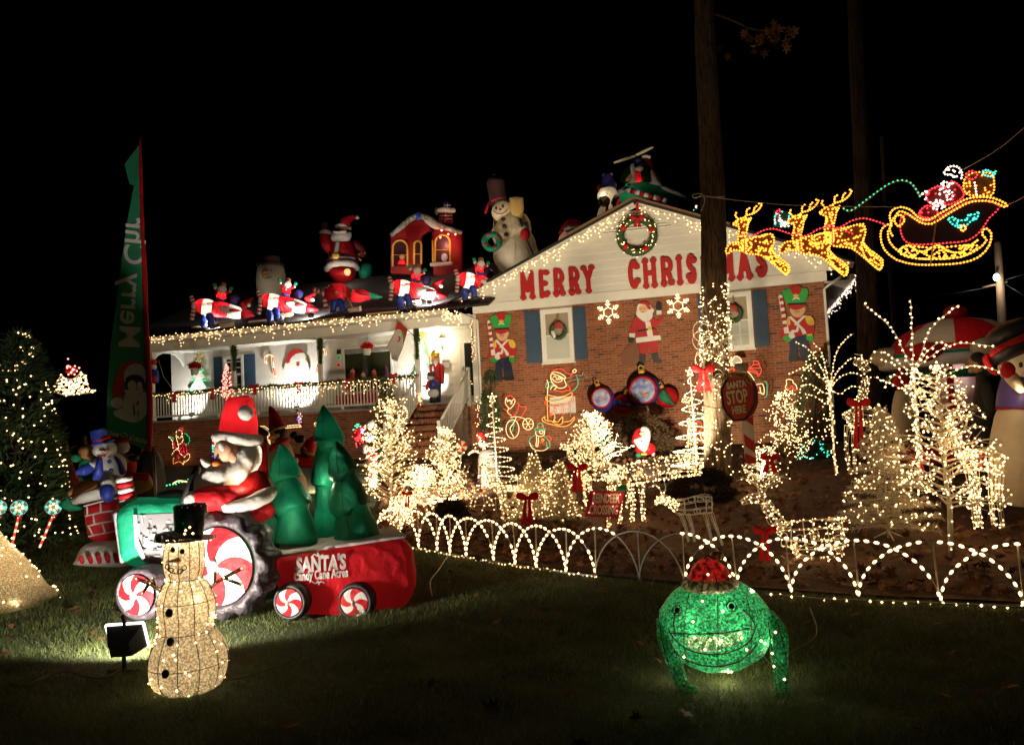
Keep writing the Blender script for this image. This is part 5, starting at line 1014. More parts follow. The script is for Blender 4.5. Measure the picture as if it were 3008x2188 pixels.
def trunk(label, base, L, dist, m, lights_z=None):
    T = Thing('tree', label, 'tree', uv=base, dist=dist); n = 28; rings = []; 
    P = smooth_path([T.p(u, v) for u, v, r in L], 8); R = [q.x for q in smooth_path([(r*T.k, 0, 0) for u, v, r in L], 8)]; V = []
    for i, (p, r) in enumerate(zip(P, R)):
        for j in range(n):
            a = 2*math.pi*j/n; rr = r*(1 + .05*math.sin(3*a+i*.2) + .035*math.sin(7*a-i*.33) + .025*random.gauss(0, 1)); V.append((p.x+rr*math.cos(a), p.y+rr*math.sin(a), p.z))
    MB().add(V, [(i*n+j, i*n+(j+1) % n, (i+1)*n+(j+1) % n, (i+1)*n+j) for i in range(len(P)-1) for j in range(n)]).build('trunk', m, T.o); return T, P, R
BK1 = bark('oak_bark', (.15, .095, .05)); BK2 = bark('dark_bark_far', (.09, .055, .035))
T, P, R = trunk('tall oak trunk wrapped with lights in front of the gable', (2106,1420), [(2110,1440,48),(2108,1380,40),(2105,1200,37),(2100,900,37),(2095,650,36),(2085,400,33),(2073,150,30),(2068,-60,29),(2062,-400,26)], 13.9, BK1)
def on_trunk(v, a, off=.02):
    q = min(range(len(P)), key=lambda i: abs(P[i].z - T.p(2100, v).z)); return Vector((P[q].x + (R[q]+off)*math.cos(a), P[q].y + (R[q]+off)*math.sin(a), T.p(2100, v).z))
for k in range(14):
    v0 = 850+k*36; MB().tube([on_trunk(v0+30*math.sin(a*.5+k), a) for a in np.linspace(2.9, 6.5, 14)], .004, 3).build('light_cord', BLACK, T.o)
pts = [on_trunk(random.uniform(838, 1000), random.uniform(2.9, 6.5)) for _ in range(95)] + [on_trunk(random.gauss(1020, 50), random.uniform(2.9, 6.5), .05) for _ in range(160)] + [on_trunk(random.uniform(1100, 1410), random.uniform(2.9, 6.5)) for _ in range(130)]
T.lights('bulb_string', pts, .012, WARM); mb = MB(); lamp('bulb_glow', 'POINT', on_trunk(1020, 4.7, .6), 6, (1, .7, .35), .25, T.o); lamp('bulb_glow', 'POINT', on_trunk(1250, 4.9, .6), 6, (1, .7, .35), .25, T.o); lamp('bulb_glow', 'POINT', on_trunk(880, 4.7, .6), 4, (1, .7, .35), .25, T.o)  # lamps added off the bark, strengthening the bulbs' light on the trunk
for i in range(26):
    c = on_trunk(random.gauss(1035, 45), random.uniform(3.6, 5.8), .06); u = perp(Vector((0, -1, 0))); R0 = random.uniform(.07, .16); w = Vector((0, 0, 1)); mb.tube([c + Vector((math.cos(b)*R0, -.02, math.sin(b)*R0*1.2)) for b in np.linspace(0, 5.5, 12)], .004, 3, cap=False)
mb.build('cord_tangle', WIREW, T.o)['kind'] = 'stuff'
MB().tube([T.p(2063, 575, -.28), T.p(2100, 580, -.29), T.p(2128, 578, -.2)], .012, 5).build('tie_rope', CORD, T.o); MB().tube(smooth_path([T.p(2063, 575, -.28), T.p(2040, 582, -.3), T.p(2035, 572, -.3), T.p(2060, 570, -.3), T.p(2070, 590, -.3), T.p(2060, 620, -.3)], 4), .008, 4).build('tie_rope', CORD, T.o)
br = MB().tube(smooth_path([T.p(2095, 40), T.p(2150, 60, .2), T.p(2230, 90, .3), T.p(2330, 80, .3)], 4), .02, 5).build('limb', BK1, T.o); mb = MB()
for i in range(46):
    c = T.p(random.choice((2125, 2190, 2230, 2270, 2310, 2275))+random.gauss(0, 12), random.choice((100, 110, 120, 105, 150))+random.gauss(0, 14), .25); mb.add(leaf_shape(c, random.uniform(.12, .2), Euler((1.4+random.gauss(0, .5), random.gauss(0, .8), random.gauss(0, .5))).to_matrix()), [tuple(range(13))])
mb.build('crown', LEAFB, T.o, False)['kind'] = 'stuff'
trunk('second dark tree trunk beyond the house corner', (2550,1330), [(2558,1350,36),(2555,1200,32),(2548,900,30),(2540,650,26),(2528,400,23),(2515,150,21),(2505,-200,18)], 17.5, BK2)
trunk('thin far tree trunk between the second trunk and the utility pole', (2625,1150), [(2630,1180,8),(2622,900,7),(2605,700,6),(2590,400,5)], 24, BK2)
# ------------------------------------------------------------------ inflatable helpers
def slab(T, name, L, m, y0, y1, bev=.06, parent=None, seg=3):
    P = [T.p(u, v, 0) for u, v in L]; o = MB().plate([(p.x, p.z) for p in P], y0, y1).build(name, m, parent or T.o)
    b = o.modifiers.new('soft', 'BEVEL'); b.width = bev; b.segments = seg; b.limit_method = 'ANGLE'; b.harden_normals = False; return o
GLOW = emis('inner_bulb', (1, .8, .45), 9, 'NONE')
def inner(T, u, v, power, dy=0., col=(1, .78, .45), r=.03): 
    p = T.p(u, v, dy); lamp('inner_lamp', 'POINT', p, power, col, r, T.o)
def candy_wheel(T, u, v, ry, phi=.55, w=.14, lugs=0, dy=-.3, tyre=None, sect=8):
    c = T.p(u, v, dy); R = ry*T.k; a = Vector((-math.sin(phi), -math.cos(phi), 0)); e1 = Vector((math.cos(phi), -math.sin(phi), 0)); e2 = Vector((0, 0, 1)); n = 64; pr = []
    for q in np.linspace(0, 2*math.pi, 13)[:-1]: pr.append((.84*R + .17*R*math.cos(q), w*.55*math.sin(q)))
    V = []
    for i in range(n):
        th = 2*math.pi*i/n
        for r_, h in pr:
            rr = r_
            if lugs and r_ > .84*R: rr = r_*(1 + .055*(1 if math.sin(th*lugs + (1.2 if h > 0 else 0)) > 0 else -1)) + random.gauss(0, .004)
            V.append(c + (e1*math.cos(th) + e2*math.sin(th))*rr - a*(w*.55 - h))
    k = len(pr); Fc = [(i*k+j, ((i+1) % n)*k+j, ((i+1) % n)*k+(j+1) % k, i*k+(j+1) % k) for i in range(n) for j in range(k)]
    ty = MB().add(V, Fc).build('tyre', tyre or PUR, T.o); V = []; Fc = []; M_ = []; rings = 8
    for j in range(rings+1):
        rr = .72*R*j/rings
        for i in range(n): th = 2*math.pi*i/n - .7*(j/rings)**1.5; V.append(c + (e1*math.cos(th)+e2*math.sin(th))*rr + a*(.10*R*math.cos(j/rings*math.pi/2)))
    for j in range(rings):
        for i in range(n):
            Fc.append((j*n+i, j*n+(i+1) % n, (j+1)*n+(i+1) % n, (j+1)*n+i)); M_.append(int((i + (j/rings)*n*.06)/n*sect) % 2)
    mb = MB(); mb.v = [tuple(x) for x in V]; mb.f = Fc; mb.m = M_; mb.m = [int(i/n*sect) % 2 for j in range(rings) for i in range(n)]; d = mb.build('candy_disc', [RED, WHT], T.o)
    MB().ell(c + a*.1*R, R*.16, R*.06, R*.16, Matrix.Rotation(phi, 3, 'Z')).build('hub', WHT, d)
K = Zm(300, 1100, 1.6505); k1 = lambda x, y: K([(x, y)])[0]
# ------------------------------------------------------------------ tractor with Santa and wagon
T = Thing('tractor_inflatable', 'inflatable Santa driving a green tractor with a red wagon of trees', 'inflatable', uv=(720,1812), dist=7.35)
slab(T, 'hood', K([(72,650),(165,603),(430,600),(520,660),(540,930),(300,945),(100,905)]), GRN, -.22, .3, .09)
slab(T, 'grille', K([(62,662),(98,650),(128,900),(98,908)]), GRY, -.15, .25, .04)
pn = T.plate('engine_panel', K([(150,680),(345,672),(350,925),(270,925),(200,905),(165,830)]), mat('engine_print', (.13, .125, .14), .5), .01, -.228)
random.seed(5); EW, EK = mat('engine_white', (.42, .42, .44), .5), PAINTK
for i in range(46):
    x, y = random.uniform(165, 330), random.uniform(682, 900); w_, h_ = random.choice(((22, 8), (10, 22), (30, 6), (14, 12), (6, 34), (40, 5)))
    if y > 860 and x < 210: continue
    T.plate('engine_print', K([(x,y),(x+w_,y),(x+w_,y+h_),(x,y+h_)]), random.choice((EW, EW, EK, GRY)), .003, -.236-.0006*i, pn)
T.plate('engine_band', K([(150,680),(168,680),(176,800),(215,905),(198,905),(160,830)]), EW, .003, -.27, pn)
for i in range(5):
    t0, t1 = i/5, (i+1)/5; pt = lambda t: (128-28*t+6*t*t, 628-128*t); T.tube('exhaust', [(*k1(*pt(t0)), 21-1*t0, -.05), (*k1(*pt(t1)), 24, -.05)], WHT if i % 2 == 0 else RED, 18, sm=False)
candy_wheel(T, *k1(165,1068), 73, .55, .24, 0, -.42); candy_wheel(T, *k1(562,930), 146, .58, .26, 11, -.42)
candy_wheel(T, *k1(905,1105), 52, .5, .14, 0, -.48, BLK); candy_wheel(T, *k1(1222,1105), 55, .45, .14, 0, -.48, BLK)
slab(T, 'body', K([(500,680),(860,660),(860,1080),(560,1120)]), DGRN, -.12, .4, .08)
slab(T, 'seat_back', K([(745,330),(800,300),(808,560),(740,560)]), RED, -.1, .25, .06)
T.puff('coat', K([(560,500),(680,480),(770,460),(822,545),(830,600),(780,690),(640,690),(560,640)]), RED, 66, -.05)
T.tube('leg', [(*k1(690,610), 42, -.25), (*k1(580,600), 38, -.3), (*k1(480,605), 32, -.32)], RED, 16, round_ends=True)
T.ell('cuff', *k1(438,608), 22, 25, WHT, -.33, 24); T.tube('coat_trim', [(*k1(590,645), 14, -.36), (*k1(690,632), 20, -.42), (*k1(790,590), 22, -.36), (*k1(825,565), 14, -.2)], WHT, 12)
T.ell('coat_skirt', *k1(740,660), 60, 34, RED, -.1, 60)
T.ell('hair', *k1(690,395), 54, 58, WHT, -.05, 56); T.ell('face', *k1(605,372), 36, 42, SKIN, -.16, 44); T.tube('beard', [(*k1(690,400), 34, -.16), (*k1(640,470), 40, -.18), (*k1(560,510), 46, -.2), (*k1(495,535), 34, -.18)], WHT, 18, round_ends=True)
T.puff('moustache', K([(475,405),(520,425),(560,440),(520,455),(490,445)]), WHT, 12, -.2); T.ell('mouth', *k1(552,432), 12, 9, ORG, -.26, 8); T.ell('eyebrow', *k1(578,350), 7, 13, WHT, -.36, 6, .3); T.ell('eye', *k1(562,395), 2.5, 9, BLK, -.34, 3); T.ell('ear', *k1(632,400), 12, 16, SKIN, -.3, 7)
T.tube('hat', [(*k1(660,300), 57, 0), (*k1(662,250), 55, 0), (*k1(665,180), 47, 0), (*k1(668,118), 36, 0), (*k1(668,108), 20, 0)], RED, 24, seam=4); T.ell('pompom', *k1(697,186), 22, 22, WHT, -.34, 20)
c = T.p(*k1(657,312), -.06); MB().tube([c + Vector((math.cos(q)*.165, math.sin(q)*.165, -.025*math.cos(q))) for q in np.linspace(0, 2*math.pi, 26)], .055, 10).build('hat_brim', WHT, T.o)
MB().tube([T.p(*k1(425,545), -.05) + Vector((math.cos(q)*.06, math.sin(q)*.16, math.sin(q)*.02+math.cos(q)*.15)) for q in np.linspace(0, 2*math.pi, 20)], .035, 8).build('steering_wheel', BLK, T.o); T.ell('headlamp', *k1(340,585), 44, 17, GRY, .1, 30)
wg = slab(T, 'wagon', K([(838,850),(1440,760),(1475,830),(1496,985),(1440,1095),(1325,1150),(880,1112),(848,1000)]), RED, -.42, .3, .11)
slab(T, 'wagon_rim', K([(850,838),(1438,752),(1440,768),(852,858)]), WHT, -.36, .26, .02, wg)
for nm, L, dy in (('tree', [(865,335,3),(878,400,28),(887,470,44),(886,495,42),(890,505,30),(905,560,44),(915,620,60),(918,640,56),(922,652,46),(935,740,58),(942,800,64),(942,818,40)], -.05), ('tree', [(1072,150,3),(1085,220,28),(1098,300,46),(1100,330,46),(1090,345,30),(1080,420,36),(1078,500,42),(1078,535,38),(1078,545,28),(1085,650,34),(1090,780,40)], .3), ('tree', [(1135,325,3),(1150,390,30),(1165,460,44),(1172,480,42),(1178,490,34),(1188,560,50),(1198,630,60),(1202,645,52),(1210,655,48),(1228,740,64),(1240,800,68),(1240,816,44)], .0)):
    T.tube(nm, [(*k1(x, y), r*1.02, dy) for x, y, r in L], GRN if dy != 0 else DGRN, 22, seam=5)
inner(T, *k1(905,690), 2.2, -.38, (1, .9, .6), .02); inner(T, *k1(1080,532), 2.2, .06, (1, .9, .6), .02); inner(T, *k1(890,440), .25, -.05, (1, .9, .65)); inner(T, *k1(925,600), .35, -.05, (1, .9, .65)); inner(T, *k1(1098,280), .3, .3, (1, .9, .65)); inner(T, *k1(1080,680), .4, .3, (1, .9, .65)); inner(T, *k1(300,780), 5, .1, (1, .9, .65)); inner(T, *k1(690,520), 2.0, -.33, (1, .7, .4), .02); inner(T, *k1(665,220), 5, 0, (1, .85, .6)); inner(T, *k1(680,400), 9, 0, (1, .85, .6)); inner(T, *k1(1150,950), 7, 0, (1, .85, .6)); inner(T, *k1(1200,650), .35, 0, (1, .9, .6))
for s_, x, y, sz, sx in (("SANTA'S", 1062, 918, .15, .72), ('Candy Cane Acres', 1062, 970, .092, .64)):
    q = T.p(*k1(x, y), -.43); text('lettering', s_, sz, WHT, wg, (q.x, -.432, q.z), (math.pi/2, .03, 0), .004, .003 if sz < .1 else .006, 0, (sx, 1.15, 1))
for L in ([(1015,885),(1030,870),(1045,880),(1045,862),(1055,880),(1070,872),(1075,885)], [(955,905),(945,920),(955,935),(935,940),(955,950),(948,970),(960,975)], [(1125,900),(1135,915),(1122,930),(1140,938),(1122,948),(1135,965),(1122,972)], [(1015,1000),(1035,1012),(1048,1000),(1050,1020),(1060,1002),(1080,1010)]): T.rope('scroll_print', [(*k1(*q), -.43) for q in L], .005, WHT, wg)
# ------------------------------------------------------------------ gold wire snowman
random.seed(9)
GOLDM = meshy('gold_netting', (.66, .54, .36), .66, 130, .5, .4, .5); BLKM = meshy('black_netting', (.02, .018, .014), .76, 90, .15); 
T = Thing('wire_snowman', 'knee-high gold mesh snowman with lights and a black top hat on the lawn', 'snowman', uv=k1(420,1528)); T.k0 = T.k
PR = [(420,1526,120),(420,1490,160),(420,1440,178),(420,1390,183),(418,1330,174),(413,1270,145),(410,1238,128),(410,1215,126),(410,1170,133),(407,1110,136),(404,1060,124),(401,1015,104),(399,993,84),(399,975,84),(398,940,92),(398,880,95),(398,820,88),(398,792,72)]
P = [T.p(*k1(x, y)) for x, y, r in PR]; R = [r/1.6505*T.k for x, y, r in PR]; P2 = [P[0]] + smooth_path(P, 3)[1:]; R2 = [q.x for q in smooth_path([(r, 0, 0) for r in R], 3)]
P2 = [Vector((p.x, 0, p.z)) for p in P2]
lumpy(MB().tube(P2, R2, 40, cap=False).build('netting', GOLDM, T.o), GOLDM, T.k, 2.6, 30)
sf = lambda i, a, o=.004: P2[i] + Vector((math.cos(a), math.sin(a), 0))*(R2[i]+o)
def near_i(v): z = T.p(*k1(400, v)).z; return min(range(len(P2)), key=lambda i: abs(P2[i].z-z))
fw = MB()
for j in range(12): a = 2*math.pi*j/12 + .25; MB().tube([sf(i, a) for i in range(len(P2))], .0026, 4).build('frame_wire', WIREK, T.o)
for v in (1526, 1400, 1238, 1100, 985, 795): i = near_i(v); MB().tube([sf(i, q) for q in np.linspace(0, 2*math.pi, 33)], .0026, 4, cap=False).build('frame_wire', WIREK, T.o)
def front(v, x, off=.012): i = near_i(v); p = T.p(*k1(x, v)); dx = (p.x-P2[i].x)/(R2[i]); dx = max(-.98, min(.98, dx)); return Vector((p.x, P2[i].y - R2[i]*math.sqrt(1-dx*dx)-off, p.z))
for v, x in ((1130, 327), (1265, 333), (1405, 310)): MB().ell(front(v, x), .022, .012, .028).build('button', BLACK, T.o)
for v, x in ((838, 343), (844, 388)): MB().ell(front(v, x), .015, .01, .018).build('eye', BLACK, T.o)
q = front(888, 352); MB().tube([q + Vector((.03, .02, 0)), q + Vector((-.05, -.06, .005))], [.018, .003], 8).build('nose', mat('carrot_orange', (.5, .2, .03), .5), T.o)
mw_ = [front(v, x) for v, x in ((930, 318), (945, 335), (950, 355), (948, 378), (930, 398))]; MB().tube(smooth_path(mw_, 4), .004, 4).build('mouth', WIREK, T.o)
for q in (mw_[0], mw_[1], mw_[3], mw_[4]): MB().tube([q + Vector((math.cos(b)*.014, 0, .012+math.sin(b)*.014)) for b in np.linspace(0, 6.3, 10)], .0035, 4).build('mouth_ring', WIREK, T.o)
for L in ([[(295,1050,8),(230,1010,8),(165,990,8)], [(260,1025,6),(245,985,6)], [(230,1010,6),(195,1060,6)]], [[(510,1040,8),(590,985,8),(675,940,8)], [(545,1010,6),(548,955,6)], [(590,985,6),(680,1020,6)]]):
    ar = empty('arm'); ar.parent = T.o
    for s_ in L: T.tube('twig', [(*k1(x, y), r/1.3, -.02) for x, y, r in s_], GOLDM, 6, parent=ar, sm=False); T.rope('twig_wire', [(*k1(x, y+r*.9), -.04) for x, y, r in s_], .003, WIREK, ar, 0); T.rope('twig_wire', [(*k1(x, y-r*.9), -.04) for x, y, r in s_], .003, WIREK, ar, 0)
    T.lights('bulb_string', [T.p(*k1(x, y), -.03) for s_ in L for x, y, r in s_], .006, WARM, ar)
b = T.p(*k1(405, 795)); Rb = 143/1.6505*T.k
MB().tube([b + Vector((0, 0, -.012)), b + Vector((.0, 0, .0)), b + Vector((0, 0, .015)), b + Vector((.005, 0, .03))], [Rb*.6, Rb, Rb*.97, Rb*.5], 30).build('hat_brim', BLKM, T.o)
T.tube('hat_crown', [(*k1(420,785), 40), (*k1(422,740), 41), (*k1(425,690), 45), (*k1(428,640), 47), (*k1(428,628), 42)], BLKM, 26)
pts = [sf(random.randrange(len(P2)), random.uniform(2.8, 6.6), .004) for _ in range(84)] + [b + Vector((math.cos(q)*Rb*.9, math.sin(q)*Rb*.9, -.012)) for q in np.linspace(3.2, 6.2, 8)] + [T.p(*k1(x, y), -.16) for x, y in ((405,755),(425,740),(400,772),(440,770))]
T.lights('bulb_string', pts, .008, WARM)
for q in pts[:84:6]: lamp('bulb_glow', 'POINT', Vector((q.x*.86 + P2[0].x*.14, q.y*.86, q.z)), .3, (1, .8, .5), .012, T.o)
for v, pw in ((1400, 3.0), (1120, 2.1), (890, 1.3)): lamp('inner_lamp', 'POINT', P2[near_i(v)], pw, (1, .84, .6), .06, T.o)
# ------------------------------------------------------------------ green wire frog in a Santa hat
J = Zm(1700, 1400, 2.094); j1 = lambda x, y: J([(x, y)])[0]
GRNM = meshy('green_netting', (.03, .36, .14), .56, 110, .5); REDM = meshy('red_netting', (.5, .02, .02), .85, 60, .5); CREM = meshy('cream_netting', (.62, .52, .36), .85, 60, .5)
T = Thing('wire_frog', 'green mesh frog with lights wearing a red hat on the lawn', 'frog', uv=j1(850,1270)); ck = T.k/2.094
C0 = T.p(*j1(840,905)); RX, RZ, RY = 340*ck, 284*ck, 255*ck
def fr(x, y, off=.008, dd=0.):
    p = T.p(*j1(x, y)); b_ = min(.98, abs(p.z-C0.z)/RZ); st = math.sqrt(1-b_*b_); a = min(.98, abs(p.x-C0.x)/(RX*st)); return Vector((p.x, C0.y - RY*st*math.sqrt(1-a*a) - off + dd, p.z))
V = []; nu, nv = 36, 22; pw_ = lambda q: abs(q)**1.0
for i in range(nv+1):
    th = math.pi*i/nv
    for j in range(nu): ph = 2*math.pi*j/nu; sq = 1; V.append(C0 + Vector((RX*pw_(math.sin(th))*math.cos(ph)*sq, RY*math.sin(th)*math.sin(ph), RZ*math.cos(th))))
lumpy(MB().add(V, [(i*nu+j, (i+1)*nu+j, (i+1)*nu+(j+1) % nu, i*nu+(j+1) % nu) for i in range(nv) for j in range(nu)]).build('body', GRNM, T.o), GRNM, T.k, 5, 45)
for x0 in (680, 850, 1020): T_ = [fr(x0+(x0-850)*.18*math.sin(math.pi*(y-680)/480), y) for y in range(690, 1170, 40)]; MB().tube(T_, .0028, 4).build('frame_wire', WIREK, T.o)
for L in ([(570,915),(640,905),(760,895),(900,885),(1040,872)], [(560,905),(600,950),(680,1000),(800,1020),(920,1005),(1020,960),(1070,885),(1050,820),(1000,770)], [(560,960),(640,1070),(820,1105),(980,1070),(1080,980)], [(600,930),(590,850),(600,790)]): MB().tube(smooth_path([fr(*q) for q in L], 4), .0042, 4).build('frame_wire', WIREK, T.o)
for x, y in ((612, 780), (930, 745)):
    MB().ell(fr(x, y, .012), .016, .01, .018).build('eye', BLACK, T.o); MB().tube([fr(x, y, .012) + Vector((math.cos(q)*.028, 0, math.sin(q)*.03)) for q in np.linspace(0, 6.3, 12)], .0035, 4).build('eye_ring', WIREK, T.o)
mth = [fr(x, y, .007) for x, y in ((640,925),(760,910),(900,900),(1010,890),(960,960),(860,1000),(760,1005),(680,985))]; MB().add(mth, [tuple(range(8))]).build('mouth', meshy('mouth_netting', (.75, .66, .46), .6, 60, .4), T.o)
T.tube('front_leg', [(*j1(545,890), 34, .02), (*j1(545,1000), 28, -.06), (*j1(590,1140), 24, -.1), (*j1(635,1290), 18, -.14)], GRNM, 14); T.tube('front_leg', [(*j1(1150,880), 34, .02), (*j1(1225,970), 28, -.06), (*j1(1235,1120), 24, -.1), (*j1(1255,1340), 18, -.14)], GRNM, 14)
for L in ([(500,910),(520,1040),(590,1250),(630,1300)], [(555,920),(600,1050),(655,1260)], [(1165,890),(1185,1050),(1220,1330)], [(1225,920),(1270,1080),(1280,1310)]): T.rope('frame_wire', [(*j1(*q), -.12) for q in L], .0035, WIREK)
T.tube('foot', [(*j1(640,1290), 14, -.14), (*j1(720,1310), 10, -.2)], GRNM, 10); T.tube('foot', [(*j1(1250,1335), 14, -.14), (*j1(1215,1350), 9, -.2)], GRNM, 10)
c = T.p(*j1(808,655)); MB().tube([c + Vector((0, 0, -.03)), c, c + Vector((0, 0, .035))], [165*ck, 178*ck, 150*ck], 26).build('hat_brim', CREM, T.o)
T.tube('hat', [(*j1(808,640), 66), (*j1(808,600), 62), (*j1(808,550), 46), (*j1(812,512), 24), (*j1(815,500), 8)], REDM, 22); T.ell('pompom', *j1(850,490), 22, 17, CREM, .08)
for a in np.linspace(3.3, 6.1, 6): MB().tube([c + Vector((math.cos(a)*178*ck, math.sin(a)*178*ck, 0)), c + Vector((math.cos(a)*130*ck, math.sin(a)*130*ck, .06)), c + Vector((0, 0, .17))], .003, 4).build('frame_wire', WIREK, T.o)
pts = [fr(x, y, .004) for x, y in ((715,920),(805,930),(870,935),(990,925),(975,895),(775,990),(705,830),(1020,1000),(920,1190),(935,1165),(1070,695),(1110,960),(1135,985),(650,1060),(880,770),(760,720))] + [T.p(*j1(*q), -.2) for q in ((795,600),(1190,1085),(1200,1165),(1210,955),(1265,1245),(930,610))]
T.lights('bulb_string', pts, .0085, WARM)
for q in pts[:16:2]: lamp('bulb_glow', 'POINT', q + Vector((0, .05, 0)), .6, (1, .9, .6), .012, T.o)
for (x, y, pw) in ((820,1000,1.8), (900,780,1.3), (810,600,.6), (808,645,.8), (830,1130,.9), (585,1120,.5), (1240,1120,.6)): lamp('inner_lamp', 'POINT', T.p(*j1(x, y)), pw, (1, .9, .6), .05, T.o)
lamp('under_lamp', 'POINT', T.p(*j1(900,1215), -.05), .9, (1, .85, .5), .03, T.o)
T.rope('cord', [(*j1(*q), -.2) for q in ((1080,1110),(1130,1100),(1160,1130),(1195,1165))], .004, CORD)
for L, lab in ((((350,1985),(290,2010),(180,1990),(60,2030),(-40,2020)), 'dark cord running from the lawn floodlight to the frame edge'), (((560,2022),(700,2010),(850,1960),(1000,1900),(1180,1840)), 'thin dark cord running from the gold snowman past the wagon'), (((2260,1975),(2330,1930),(2400,1880),(2380,1800)), 'pale cord trailing from the frog towards the fence')):
    Pc = [gp(*q) + Vector((0, 0, .04)) for q in L]; o = MB().tube(smooth_path([p-Pc[0] for p in Pc], 6), .005, 4).build('lawn_cable', mat('dull_cord', (.09, .07, .04), .6)); o.location = Pc[0]; tag(o, lab, 'cord')
# ------------------------------------------------------------------ gold mesh cone at the edge
Tc = Thing('mesh_tree', 'gold mesh cone tree glowing with lights at the edge of the lawn', 'light tree', uv=(-60, 1772)); P = []; R = []
for v, r in ((1772, 228), (1766, 205), (1740, 172), (1700, 150), (1650, 115), (1600, 75), (1560, 48), (1500, 20), (1440, 3)): P.append(Tc.p(-60, v)); R.append(r*Tc.k)
P = [Vector((p.x, 0, p.z)) for p in P]; MB().tube(smooth_path(P, 3), [q.x for q in smooth_path([(r, 0, 0) for r in R], 3)], 36, cap=False).build('netting', GOLDM, Tc.o)
pts = []
for i in range(150): t = random.random()**.7; i_ = min(7, int(t*7)); q = 7-i_; a = random.uniform(0, 6.28); rr = (R[i_]*(1-(t*7-i_)) + R[i_+1]*(t*7-i_))*1.01; pts.append(P[i_].lerp(P[i_+1], t*7-i_) + Vector((rr*math.cos(a), rr*math.sin(a), 0)))
Tc.lights('bulb_string', pts, .011, WARM)
for q in pts[:150:9]: lamp('bulb_glow', 'POINT', Vector((q.x*.9, q.y*.9, q.z)), .5, (1, .78, .45), .015, Tc.o)
for v, pw in ((1735, 9), (1660, 5)): lamp('inner_lamp', 'POINT', Tc.p(-60, v), pw, (1, .75, .42), .06, Tc.o)
# ------------------------------------------------------------------ lollipop stakes
for u, v, bu, bv, lab in ((56,1491,34,1605,'lit lollipop stake with striped stem nearer the frame edge'), (157,1489,116,1608,'lit lollipop stake with striped stem beside the chimney inflatable'), (-6,1491,-14,1605,'lit lollipop stake cut by the frame edge')):
    T = Thing('lollipop_light', lab, 'lollipop', uv=(bu, bv), dist=10.2, group='lit lollipop stakes'); c = T.p(u, v); R = 22*T.k
    for q in (1, .62): MB().tube(circle(c, R*q, 20), .005, 4, cap=False).build('candy_ring', mat('clear_frame', (.5, .55, .5), .4), T.o)
    MB().ell(c + Vector((0, .012, 0)), R*.95, .008, R*.95).build('candy', mat('pale_candy', (.25, .32, .28), .5, transl=.4), T.o)
    T.lights('teal_bulbs', [c + Vector((math.cos(a)*R*.8, -.012, math.sin(a)*R*.8)) for a in np.linspace(0, 6, 7)], .013, TEALB); T.lights('white_bulbs', [c + Vector((math.cos(a)*R*.4, -.012, math.sin(a)*R*.4)) for a in np.linspace(.4, 6, 6)], .013, WARM)
    n = 9
    for i in range(n): a, b = T.p(u+(bu-u)*(i/n)*1.0 + 0, v+22+(bv-v-22)*i/n), T.p(u+(bu-u)*((i+1)/n), v+22+(bv-v-22)*(i+1)/n); MB().tube([a, b], .011, 6).build('stem', emis('stem_red', (1, .04, .03), .9) if i % 2 else emis('stem_white', (1, .6, .4), 1.2), T.o)
    bow(T, u+2, v+26, 9, None, .8)
# ------------------------------------------------------------------ banner
random.seed(4)
Bz = Zm(200, 350, 1.5); b1 = lambda x, y: Bz([(x, y)])[0]
T = Thing('banner_flag', 'tall green feather banner with a Santa face on a leaning pole', 'flag', uv=(460,1500), dist=9.6)
T.tube('pole', [(460,1500,4.2),(452,1335,4.2)], METAL, 8); T.tube('sleeve', [(437,1325,8),(440,1180,8),(432,1000,7.5),(424,800,6.5),(416,600,5.5),(411,400,3)], RED, 8)
BANM = mat('banner_green', (.035, .34, .16), .6, var=.15, scale=4, bump=.15, bscale=9, transl=.3)
Lb = [(312,1270),(345,1288),(392,1306),(437,1325),(438,1180),(430,1000),(423,800),(415,620),(409,470),(395,540),(376,640),(358,760),(340,900),(324,1020),(315,1150)]
ban = T.plate('cloth', Lb, BANM, .006, .0); bv_ = -.006
T.plate('cloth_fold', [(409,425),(366,483),(380,540),(392,545),(409,500)], BANM, .006, .02)
FL = lambda n, L, m, lay, sm=2: T.plate(n, Bz(L), m, .003, -.004-.003*lay, ban, sm)
BW_ = mat('banner_white', (.78, .76, .72), .6, transl=.2); BR_ = mat('banner_red', (.5, .03, .02), .6); BKK = mat('banner_black', (.04, .04, .05), .6)
FL('hat_print', [(195,1225),(205,1150),(235,1085),(280,1062),(320,1075),(250,1120),(250,1200),(240,1222)], BR_, 0); FL('pompom_print', [(190,1240),(210,1225),(240,1235),(240,1262),(215,1275),(192,1262)], BW_, 1); FL('brim_print', [(250,1160),(250,1110),(280,1080),(320,1080),(340,1110),(340,1160),(300,1130)], BW_, 1)
FL('beard_print', [(255,1200),(330,1195),(350,1230),(345,1300),(300,1335),(260,1330),(210,1310),(200,1285),(240,1270)], BW_, 2); FL('face_print', [(255,1140),(300,1125),(335,1145),(335,1200),(290,1215),(255,1200)], BKK, 3); FL('cheek_print', [(262,1165),(285,1150),(300,1165),(300,1195),(270,1195)], BW_, 4); FL('cheek_print', [(305,1160),(325,1160),(325,1190),(308,1195)], BW_, 5); FL('moustache_print', [(250,1190),(290,1198),(330,1185),(325,1205),(290,1215),(255,1210)], BW_, 6)
for L in ([(285,1260),(290,1250),(296,1300),(290,1310)], [(300,1250),(312,1240),(310,1265)], [(305,1290),(312,1280),(308,1330)]): FL('beard_line', L, BKK, 5, 0)
